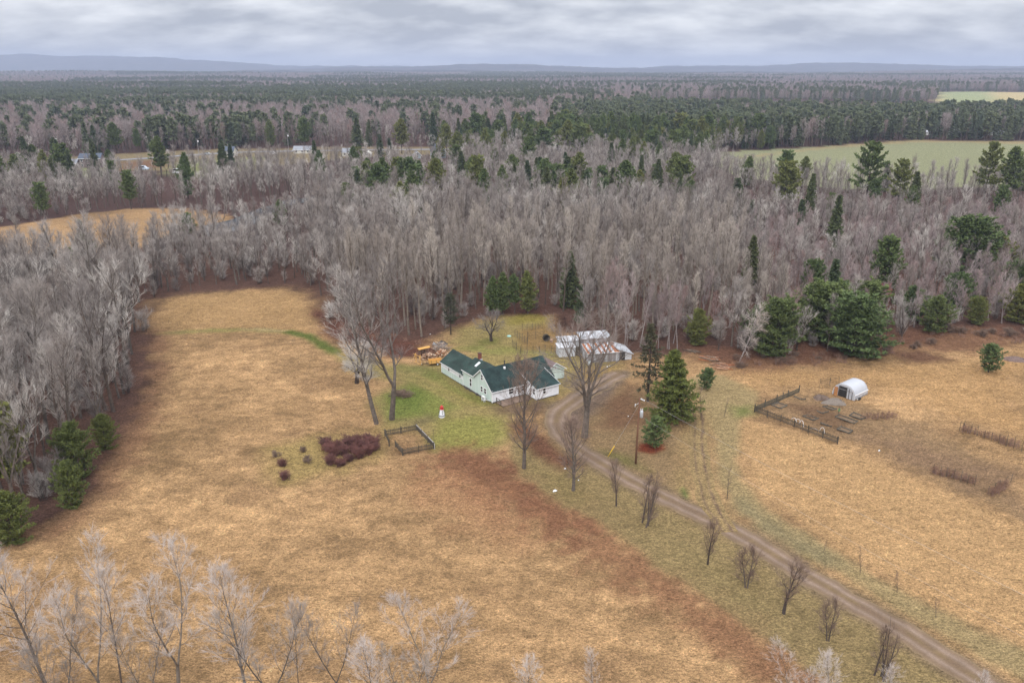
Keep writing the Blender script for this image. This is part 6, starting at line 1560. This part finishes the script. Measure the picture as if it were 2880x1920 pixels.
def shrub(key, base, h, label, name="shrub", wide=1.0, group=None, cat="shrub"):
    x, y = G(*base); return add_tree(key, x, y, h, wide, None, name, label, group, cat)
rng = random.Random(9)
Z3 = lambda x, y: (800 + x * .4591, 1200 + y * .4591)
for (x, y) in ((285, 225), (345, 232), (400, 205), (455, 190), (510, 165), (560, 140), (300, 175), (360, 170), (420, 150), (480, 125), (540, 105), (270, 140), (330, 125), (390, 115), (450, 95), (510, 82), (250, 110)):
    shrub("purple_bush", Z3(x, y), rng.uniform(1.1, 1.9), "dark purple twiggy bush in the bed beside the picket pen", wide=rng.uniform(1.3, 2.1), group="purple bushes beside the picket pen")
for (bx, by, h, lb, k) in ((868, 1300, 1.1, "round brown bush standing off the end of the purple bushes", "tan_bush"), (850, 1268, 0.9, "smaller brown bush near the purple bushes", "tan_bush"),
                           (802, 1348, 1.3, "dark reddish bush lowest in the hayfield group", "purple_bush"), (795, 1310, 1.2, "upright red bush in the hayfield group", "purple_bush"), (780, 1285, 1.0, "pale brown bush uppermost in the hayfield group", "tan_bush")):
    shrub(k, (bx, by), h, lb, wide=1.45)
Z4p = lambda x, y: (2080 + x * .34014, 940 + y * .34014)
def bramble_row(a, b, n, label, group):
    for i in range(n):
        t = i / (n - 1); x = a[0] + (b[0] - a[0]) * t + rng.uniform(-8, 8); y = a[1] + (b[1] - a[1]) * t + rng.uniform(-5, 5)
        shrub("cane_clump", Z4p(x, y), rng.uniform(1.1, 1.6), label, "bramble", 1.15, group, "bramble")
bramble_row((1850, 800), (2290, 930), 13, "leafless bramble in the upper post row of the garden", "brambles in the upper row")
bramble_row((1600, 1150), (1930, 1225), 11, "leafless bramble in the middle post row of the garden", "brambles in the middle row")
bramble_row((2070, 1330), (2190, 1260), 9, "leafless reddish bramble in the lowest clump by the field", "brambles in the lowest clump")
bramble_row((1040, 700), (1280, 690), 7, "tall weed stalks at the end of the garden beds", "weed stalks by the garden beds")
wire_fence("post_row", [(1815, 800), (1845, 755 + 50), (2330, 960)], 1.7, "leaning posts and wires of the upper bramble row", 9, mesh=False, sc=lambda x, y: G(*Z4p(x, y)))
wire_fence("post_row", [(1600, 1145), (1940, 1255)], 1.7, "leaning posts and wires of the middle bramble row", 6, mesh=False, sc=lambda x, y: G(*Z4p(x, y)))
wire_fence("post_row", [(2055, 1320), (2240, 1230)], 1.5, "short posts and wires of the lowest bramble clump", 4, mesh=False, sc=lambda x, y: G(*Z4p(x, y)))
# red brush at the wood edge left of the house
for i in range(70):
    x, y = rng.uniform(740, 1010), rng.uniform(705, 822)
    gxx, gyy = G(x * K, y * K)
    if not inside(BRUSH, np.array([gxx]), np.array([gyy]))[0]: continue
    add_tree("cane_clump", gxx, gyy, rng.uniform(0.8, 1.5), 1.8, None, "brush_clump", "reddish brown brush clump at the wood edge behind the hayfield lawn", "brush clumps at the wood edge", "brush")

for i in range(75):                       # brush along the edge of the pine wood
    t = rng.random(); xx = 2070 + t * 810; yy = np.interp(xx, [2070, 2300, 2440, 2560, 2640, 2760, 2880], [1012, 1002, 990, 957, 935, 918, 948]) + rng.uniform(-6, 26)
    gxx, gyy = G(xx, yy); add_tree(("cane_clump", "tan_bush")[i % 3 == 0], gxx, gyy, rng.uniform(0.6, 1.6), 1.7, None, "brush_clump", "reddish brown brush clump along the pine wood beyond the greenhouse", "brush clumps along the pine wood", "brush")
# ------------------------------------------------------------------ piles of sticks, logs and firewood
def pile(name, c, n, L, spread, h, rad, mats, label, cat, part, seed, flat=0.25, ang=None):
    rng = random.Random(seed); root = empty(name, (*c, 0), 0, label, cat)
    for i in range(n):
        f = i / n; r_ = spread * math.sqrt(rng.random()) * (1 - 0.6 * f); t = rng.random() * 6.28
        x, y, z = r_ * math.cos(t) * 1.3, r_ * math.sin(t), h * f * (1 - (r_ / (spread + .01)) ** 2 * 0.6) + rad
        a = rng.random() * 6.28 if ang is None else ang + rng.gauss(0, 0.3); e = rng.gauss(0, flat); l = L * rng.uniform(0.6, 1.2)
        d = Vector((math.cos(a) * math.cos(e), math.sin(a) * math.cos(e), math.sin(e))) * l / 2
        p = Vector((x, y, max(z, abs(d.z) * 0.6 + rad)))
        rr = rad * rng.uniform(0.6, 1.3)
        MB().tube([p - d, p + Vector((rng.gauss(0, .04), rng.gauss(0, .04), 0)), p + d], [rr, rr * 0.95, rr * 0.8], 6).build(part, mats[rng.randrange(len(mats))], root)
    return root
pile("brush_heap", G(1130, 1112), 130, 1.9, 1.9, 0.9, 0.03, [mat_noise("dead_sticks", (0.13, 0.075, 0.055), (0.24, 0.16, 0.12), 4, rnd=0.3), M_tw_brown], "low heap of reddish brown sticks on the lawn", "brush heap", "stick", 1, 0.2)
Zt = lambda x, y: G(1130 + x * .07228, 940 + y * .07228)
M_palewood = mat_noise("pale_split_wood", (0.42, 0.30, 0.20), (0.62, 0.50, 0.38), 3, rnd=0.3)
pile("firewood_pile", Zt(1050, 930), 130, 0.5, 1.7, 1.0, 0.10, [M_splitwood, M_splitwood, M_palewood, M_log], "pile of split firewood behind the yellow trailer", "firewood", "log", 2, 0.2)
pile("firewood_pile", Zt(1560, 830), 110, 0.5, 1.35, 1.25, 0.10, [M_splitwood, M_palewood, M_rust], "orange firewood heap against the farmhouse wing", "firewood", "log", 3, 0.2)
pile("branch_pile", Zt(1500, 590), 90, 2.0, 1.7, 1.3, 0.035, [M_palewood, M_log, M_board], "tangle of pale branches behind the farmhouse wing", "branches", "branch", 4, 0.3)
pile("log_pile", G(1992, 1010), 24, 3.0, 1.5, 0.4, 0.09, [M_log, M_rust, M_log], "scattered old logs at the wood edge", "logs", "log", 5, 0.04, ang=2.6)
pile("log_pile", G(2030, 1030), 46, 2.4, 2.0, 0.4, 0.06, [M_log, M_rust, M_splitwood], "flat pile of reddish poles where the track meets the wood", "logs", "pole", 6, 0.05, ang=2.8)
pile("log_pile", G(1950, 990), 16, 2.6, 1.2, 0.3, 0.08, [M_log, M_darkwood], "dark fallen logs behind the scattered old logs", "logs", "log", 7, 0.05, ang=2.3)
# dark tarp covered mound with a grey barrow-like tub beside it
x0, y0 = Zt(1560, 400)
mound("tarp_heap", (x0, y0), 1.2, 0.9, 0.9, mat_noise("dark_tarp", (0.035, 0.03, 0.03), (0.08, 0.06, 0.055), 2, 0.6), "dark tarp covered heap behind the branch pile", "heap", 8)
x0, y0 = Zt(1280, 430)
tub = empty("metal_tub", (x0, y0, 0), 0.5, "tilted silver metal tub beside the tarp covered heap", "tub")
MB().tube([(-0.35, 0, 0.1), (0.05, 0, 0.45), (0.10, 0, 0.5)], [0.26, 0.40, 0.42], 14).build("body", M_tin, tub, True); MB().tube([(0.11, 0, 0.508), (0.115, 0, 0.512)], 0.37, 14).build("mouth_shade_disc", M_black, tub)  # tub is closed; its black disc stands for the shaded hollow

# ------------------------------------------------------------------ yellow trailer and saw-horse frame
x0, y0 = Zt(1300, 1170); TAng = math.radians(17)
tr = empty("utility_trailer", (x0, y0, 0), TAng, "small trailer with a new yellow wooden box and black drawbar", "trailer")
bed = MB().box(-1.25, 1.25, -0.65, 0.65, 0.46, 0.50).build("bed", M_newwood, tr)
for s_, nm in ((-0.67, "side_board"), (0.65, "side_board")):
    for z0 in (0.46, 0.68, 0.90): MB().box(-1.27, 1.27, s_, s_ + 0.03, z0, z0 + 0.205).build(nm, M_newwood, tr)
for s_ in (-1.29, 1.265):
    for z0 in (0.46, 0.68, 0.90): MB().box(s_, s_ + 0.03, -0.63, 0.62, z0, z0 + 0.205).build("end_board", M_newwood, tr)
for xv in (-0.9, 0.1, 1.0):
    for s_ in (-0.72, 0.69): MB().box(xv - 0.03, xv + 0.03, s_, s_ + 0.035, 0.4, 1.12).build("stake", M_black, tr)
for s_ in (-0.82, 0.72):
    wh = MB().tube([(0.35, s_, 0.28), (0.35, s_ + 0.15, 0.28)], 0.29, 18).build("wheel", M_black, tr, False)
    MB().tube([(0.35, s_ - 0.012, 0.28), (0.35, s_ + 0.162, 0.28)], 0.14, 14).build("rim", M_trim, wh)
MB().bar((-1.25, 0, 0.42), (-2.7, 0, 0.40), 0.07, 0.07).build("drawbar", M_black, tr)
for s_ in (-0.55, 0.55): MB().bar((-1.25, s_, 0.42), (-2.1, 0, 0.41), 0.06, 0.06).build("frame_bar", M_black, tr)
MB().tube([(-2.45, 0.1, 0.0), (-2.45, 0.1, 1.0)], 0.035, 8).build("jack", M_black, tr); MB().tube([(-2.7, 0, 0.43), (-2.85, 0, 0.45)], 0.06, 8).build("coupler", M_grey, tr)
x0, y0 = Zt(740, 1190); d_ = Vector((*Zt(490, 1070), 0)) - Vector((x0, y0, 0)); sa = math.atan2(d_.y, d_.x)
shf = empty("lumber_rack", (x0, y0, 0), sa, "open rack of new yellow lumber standing beside the trailer", "rack")
L_ = d_.length
MB().box(-0.1, L_ + 0.1, -0.05, 0.05, 0.0, 0.10).build("sill", M_newwood, shf)
for xv in (0.1, L_ * 0.72): MB().box(xv - 0.05, xv + 0.05, -0.05, 0.05, 0.1, 2.1).build("post", M_newwood, shf)
MB().bar((-0.15, -0.08, 1.62), (L_ + 0.25, -0.08, 1.66), 0.05, 0.13).build("beam", M_newwood, shf)
MB().bar((0.1, 0.06, 1.9), (-1.6, 1.4, 1.75), 0.05, 0.10).build("brace", M_newwood, shf); MB().bar((L_ * 0.72, 0.06, 2.0), (-0.4, 1.9, 1.9), 0.05, 0.10).build("brace", M_newwood, shf)
MB().bar((0.1, 0.0, 0.4), (-0.3, -0.2, 0.4), 0.04, 0.1).build("peg", M_newwood, shf)
x0, y0 = Zt(860, 760)
lb_ = empty("lumber_stack", (x0, y0, 0), 0.55, "untidy stack of yellow planks on the firewood", "lumber")
for i in range(9):
    MB().bar((-1.3 + 0.1 * i % 0.4, -0.4 + 0.1 * i, 1.22 + 0.05 * (i % 3)), (1.2 + 0.12 * (i % 3), -0.3 + 0.09 * i, 1.28 + 0.05 * (i % 3)), 0.14, 0.04).build("plank", M_newwood, lb_)
for i in range(4): MB().box(-1.0 + i * 0.6, -0.9 + i * 0.6, -0.4, 0.5, 0, 1.19).build("support", M_log, lb_)

# ------------------------------------------------------------------ small litter and lawn bits
def scrap(px, py, s, label, rot=0.0, mat=None):
    x, y = G(px, py); z = float(ground_z(x, y)); rng = random.Random(int(px))
    o = MB().add([(-s, -s * 0.4, 0.05), (s * 0.3, -s * 0.7, 0.14), (s, s * 0.1, 0.03), (s * 0.2, s * 0.6, 0.2), (-s * 0.6, s * 0.5, 0.06), (0, 0, 0.3 * s + 0.1)], [(0, 1, 5), (1, 2, 5), (2, 3, 5), (3, 4, 5), (4, 0, 5), (4, 3, 2, 1, 0)]).build("litter_scrap", mat or M_trim)
    o.location = (x, y, z); o.rotation_euler = (0, 0, rot); tag(o, label, "litter"); return o
scrap(1561, 1381, 0.38, "crumpled white bag on the grass by the driveway", 0.3)
scrap(1589, 1320, 0.2, "small white scrap near the mid sized twiggy tree")
scrap(1627, 1352, 0.14, "tiny white scrap at the driveway edge")
scrap(1767, 1172, 0.16, "small white scrap on the brown ground by the utility pole")
scrap(2473, 1267, 0.2, "white lump on the garden ground below the beds")
scrap(1073, 938, 0.3, "white scrap in the brush below the wood")
scrap(1210, 941, 0.2, "white scrap at the wood edge beyond the firewood")
scrap(1708, 1032, 0.22, "white lump before the metal shed, one of a pair")
scrap(1715, 1030, 0.24, "larger white lump before the metal shed, one of a pair", 1.0)
scrap(1469, 1146, 0.15, "white scrap on the deck end before the farmhouse")
x0, y0 = G(2850, 1012)
mound("brush_heap", (x0, y0), 2.6, 1.4, 0.8, mat_noise("dead_brush", (0.10, 0.065, 0.055), (0.2, 0.14, 0.12), 6, bump=0.8), "dark brush mound with white sheeting near the lone round pine", "brush heap", 12)
scrap(2845, 1008, 1.0, "white plastic sheeting on the dark brush mound", 0.2)
for i, (px0, py0, s_) in enumerate(((1270, 1322, .25), (1368, 1318, .3), (1415, 1310, .22), (1290, 1385, .2))):
    pass

# ------------------------------------------------------------------ houses and things along the far road
def far_house(name, px, py, w, d, h, rh, rz, wall, roof, label, cat="house", wins=3, storeys=1, gable_front=False):
    """py is the row of the foot of the wall"""
    x, y = G(px, py); z = float(ground_z(x, y))
    root = empty(name, (x, y, z), rz, label, cat)
    if gable_front: wo = MB().prism([(-w / 2, 0, -0.5), (w / 2, 0, -0.5), (w / 2, 0, h), (0, 0, h + rh - 0.05), (-w / 2, 0, h)], (0, 0, 0), (0, d, 0))
    else: wo = MB().prism([(-w / 2, 0, -0.5), (-w / 2, d, -0.5), (-w / 2, d, h), (-w / 2, d / 2, h + rh - 0.05), (-w / 2, 0, h)], (0, 0, 0), (w, 0, 0))
    wl_ = wo.build("wall", wall, root); o = 0.5
    if gable_front:
        s = rh / (w / 2)
        r_ = roof_slab("roof", [(-w / 2 - o, d + o, h - o * s + .12), (-w / 2 - o, -o, h - o * s + .12), (0, -o, h + rh + .12), (0, d + o, h + rh + .12)], roof, root, 0.15)
        roof_slab("roof", [(w / 2 + o, -o, h - o * s + .12), (w / 2 + o, d + o, h - o * s + .12), (0.01, d + o, h + rh + .12), (0.01, -o, h + rh + .12)], roof, root, 0.15)
        for s_ in (-1, 1): MB().bar((s_ * (w / 2 + o), -o - 0.05, h - o * s), (0, -o - 0.05, h + rh + 0.02), 0.08, 0.3).build("rake_board", M_trim, root)
    else:
        s = rh / (d / 2)
        roof_slab("roof", [(-w / 2 - o, -o, h - o * s + .12), (w / 2 + o, -o, h - o * s + .12), (w / 2 + o, d / 2, h + rh + .12), (-w / 2 - o, d / 2, h + rh + .12)], roof, root, 0.15)
        roof_slab("roof", [(w / 2 + o, d + o, h - o * s + .12), (-w / 2 - o, d + o, h - o * s + .12), (-w / 2 - o, d / 2 + .01, h + rh + .12), (w / 2 + o, d / 2 + .01, h + rh + .12)], roof, root, 0.15)
        MB().bar((-w / 2 - o, -o - .05, h - o * s), (w / 2 + o, -o - .05, h - o * s), 0.08, 0.25).build("fascia", M_trim, root)
    for st_ in range(storeys):
        for i in range(wins):
            window(wl_, (-w / 2 + w * (i + 0.5) / wins, -0.01, 1.5 + st_ * 2.8 if storeys > 1 else h * 0.55), X, -Y, 1.0, 1.3)
    if gable_front: window(wl_, (0, -0.01, h + rh * 0.35), X, -Y, 0.9, 1.4)
    return root
M_slate = mat_noise("blue_slate_roof", (0.055, 0.07, 0.10), (0.09, 0.105, 0.14), 2, 0.8)
M_greyroof = mat_noise("grey_roof", (0.20, 0.21, 0.24), (0.28, 0.29, 0.32), 2, 0.8)
M_mauvewall = mat_noise("brown_siding", (0.17, 0.13, 0.13), (0.22, 0.17, 0.17), 2, 0.9)
M_bluegrey = mat_noise("blue_grey_siding", (0.30, 0.36, 0.38), (0.36, 0.42, 0.44), 2, 0.8)
M_cream = mat_noise("cream_siding", (0.60, 0.57, 0.50), (0.68, 0.65, 0.58), 2, 0.8)
far_house("country_house", 255, 472, 12, 9, 5.6, 2.4, 0.15, M_mauvewall, M_slate, "two storey brown house with a dark blue roof across the wood", wins=4, storeys=2)
far_house("country_house", 175, 474, 16, 8, 2.8, 2.2, 0.15, M_mauvewall, M_greyroof, "long low wing with a grey roof beside the two storey brown house", wins=4)
far_house("country_house", 643, 442, 6.5, 8, 3.6, 3.0, -0.05, M_cream, M_slate, "narrow house with a steep dark blue roof by the road", wins=2)
far_house("country_house", 850, 432, 12, 7, 2.6, 2.2, 0.0, M_cream, M_greyroof, "low house with a pale grey roof beyond the road lawn", wins=3)
far_house("country_house", 985, 440, 11, 7, 2.8, 2.3, 0.0, M_cream, M_greyroof, "cream bungalow with a grey roof half hidden by a pine", wins=3)
far_house("garage", 1032, 443, 5, 6, 2.6, 1.4, 0.0, M_cream, M_cream, "small cream garage next to the bungalow", "garage", wins=1, gable_front=True)
far_house("country_house", 1238, 445, 8, 10, 4.2, 4.6, 0.35, M_bluegrey, M_slate, "blue grey house with a white trimmed gable and round window", wins=2, gable_front=True)
far_house("garage", 1175, 446, 4.5, 5, 2.2, 2.2, 0.3, M_bluegrey, M_greyroof, "small gabled shed with white rakes near the blue grey house", "shed", wins=1, gable_front=True)
far_house("farm_shed", 2615, 316, 16, 9, 4.5, 3, 0.2, M_trim, M_tin_white, "white barn by the far yellow fields", "barn", wins=3)
far_house("farm_shed", 2585, 312, 9, 8, 3.5, 2.5, 0.2, M_trim, M_greyroof, "small white outbuilding next to the far barn", "barn", wins=2)
for px0, lb in ((2615, "white bungalow behind the pines past the green field, first of three"), (2700, "white bungalow behind the pines past the green field, between two others"), (2805, "pale bungalow behind the pines at the end of the green field")):
    far_house("country_house", px0, 380, 13, 8, 3.0, 2.4, 0.1, M_trim, M_tin_white, lb, wins=3)
def far_vehicle(name, px, py, L, h, rz, body, label, cat):
    x, y = G(px, py); z = float(ground_z(x, y)); e = empty(name, (x, y, z + (0.35 if "road" in label else 0)), rz, label, cat); w = 1.8
    MB().prism([(-L / 2, -w / 2, .3), (L / 2, -w / 2, .3), (L / 2, -w / 2, h * .55), (L * .28, -w / 2, h * .6), (L * .12, -w / 2, h), (-L * .42, -w / 2, h), (-L / 2, -w / 2, h * .6)], (0, 0, 0), (0, w, 0)).build("body", body, e)
    MB().prism([(L * .25, -w / 2 - .01, h * .62), (L * .11, -w / 2 - .01, h * .94), (-L * .40, -w / 2 - .01, h * .94), (-L * .46, -w / 2 - .01, h * .62)], (0, 0, 0), (0, w + .02, 0)).build("windows", M_glass, e)
    for xv in (-L * .3, L * .3):
        for s_ in (-w / 2 - .02, w / 2 - .18): MB().tube([(xv, s_, .33), (xv, s_ + .2, .33)], .33, 12).build("wheel", M_black, e)
far_vehicle("parked_car", 585, 437, 4.6, 1.6, 0.1, M_grey, "silver car parked by the far road", "car")
far_vehicle("parked_car", 768, 436, 4.8, 1.9, 0.05, M_trim, "white van beside the far road", "van")
far_vehicle("camper", 505, 488, 7.5, 2.8, 0.3, M_trim, "large white camper parked on the far lawn", "camper")
far_vehicle("camper", 405, 478, 6.0, 2.4, -0.2, mat_noise("pale_blue_paint", (0.5, 0.58, 0.68), (0.58, 0.65, 0.74), 2, .4), "pale blue camper under bare trees on the far lawn", "camper")
def far_pole(px, py, h, label):
    x, y = G(px, py); z = float(ground_z(x, y)); e = empty("telegraph_pole", (x, y, z), 0, label, "utility pole")
    MB().tube([(0, 0, -.3), (0, 0, h)], [.22, .15], 8).build("pole", M_board, e); MB().box(-1.2, 1.2, -.07, .07, h - .9, h - .72).build("crossarm", M_darkwood, e)
    for xv in (-1, 1): MB().tube([(xv, 0, h - .72), (xv, 0, h - .5)], .08, 6).build("insulator", M_trim, e)
    MB().tube([(.5, 0, h - 2.6), (.5, 0, h - 1.5)], .35, 10).build("transformer", M_trim, e)
far_pole(1013, 424, 14, "pale telegraph pole with a transformer beside the cream bungalow")
far_pole(168, 462, 17, "pale leaning telegraph pole behind the two storey brown house")
far_pole(812, 426, 13, "telegraph pole before the dark pines across the road")
far_pole(560, 440, 12, "telegraph pole beside the narrow house by the road")

# ------------------------------------------------------------------ matted dry grass
rngg = np.random.RandomState(31)
def grass(y0, y1, dens, ln, wd):
    n = int((y1 - y0) * (1.36 * y1 + 16) * dens)
    y = rngg.uniform(y0, y1, n); x = rngg.uniform(-1, 1, n) * (0.66 * y1 + 6)
    k = np.abs(x) < 0.66 * y + 8; x, y = x[k], y[k]
    i, j = cover_at(x, y); ro = ROUGH[i, j]
    cl = fbm(x / 0.55 + 3, y / 0.5, 3)
    k = (rngg.rand(len(x)) < np.clip((cl - 0.25) * 2.2, 0.05, 1)) & (ro > 0.9) & (inside(OPEN_MAIN, x, y))
    x, y, i, j, cl = x[k], y[k], i[k], j[k], cl[k]; n = len(x)
    ang = fbm(x / 4 + 20, y / 4, 3) * 9 + rngg.normal(0, 0.7, n)
    L = ln * rngg.uniform(0.6, 1.4, n); el = rngg.uniform(0.12, 0.75, n)
    d = np.stack([np.cos(ang) * np.cos(el), np.sin(ang) * np.cos(el), np.sin(el)], 1); s = np.stack([-np.sin(ang), np.cos(ang), np.zeros(n)], 1)
    p = np.stack([x, y, ground_z(x, y) - 0.01], 1); w = (wd * rngg.uniform(0.6, 1.3, n))[:, None]
    V = np.stack([p - s * w, p + s * w, p + d * L[:, None]], 1).reshape(-1, 3)
    c = COL[i, j] * np.clip(rngg.normal(1.0, 0.24, n), 0.45, 1.45)[:, None] * (0.40 + 1.35 * cl)[:, None]
    return V, np.repeat(np.clip(c, 0.01, 0.72), 3, 0)
GV, GC = zip(grass(62, 90, 34, 0.30, 0.020), grass(90, 130, 20, 0.34, 0.026), grass(130, 190, 8, 0.42, 0.036), grass(190, 240, 2.6, 0.5, 0.05))
GV, GC = np.concatenate(GV), np.concatenate(GC)
grm = mesh_np("dry_grass", GV, np.arange(len(GV)), 3); set_color(grm, "cover", GC)
m_gr, nt_g, b_g = new_mat("dry_grass_blades"); vc = N(nt_g, "ShaderNodeVertexColor", layer_name="cover"); nt_g.links.new(vc.outputs[0], b_g.inputs["Base Color"]); b_g.inputs["Roughness"].default_value = 0.9; b_g.inputs["Specular IOR Level"].default_value = 0.1
grm.materials.append(m_gr)
tag(link("dry_grass", grm), "matted dry tan grass of the hayfields", "grass", kind="stuff")
print("grass blades", len(GV) // 3)

# ------------------------------------------------------------------ hazy air
hz = MB().box(-15000, 15000, -10000, 17000, -30, 262).build("haze", None)
m_h = bpy.data.materials.new("haze_air"); m_h.use_nodes = True
m_h.node_tree.nodes.clear()
ho = m_h.node_tree.nodes.new("ShaderNodeOutputMaterial"); hv = m_h.node_tree.nodes.new("ShaderNodeVolumePrincipled")
hv.inputs["Color"].default_value = (0.58, 0.66, 0.86, 1); hv.inputs["Density"].default_value = 0.00012; hv.inputs["Anisotropy"].default_value = 0.0
m_h.node_tree.links.new(hv.outputs[0], ho.inputs["Volume"])
hz.data.materials.append(m_h)
tag(hz, "thin blue grey haze over the valley", "haze", kind="stuff")
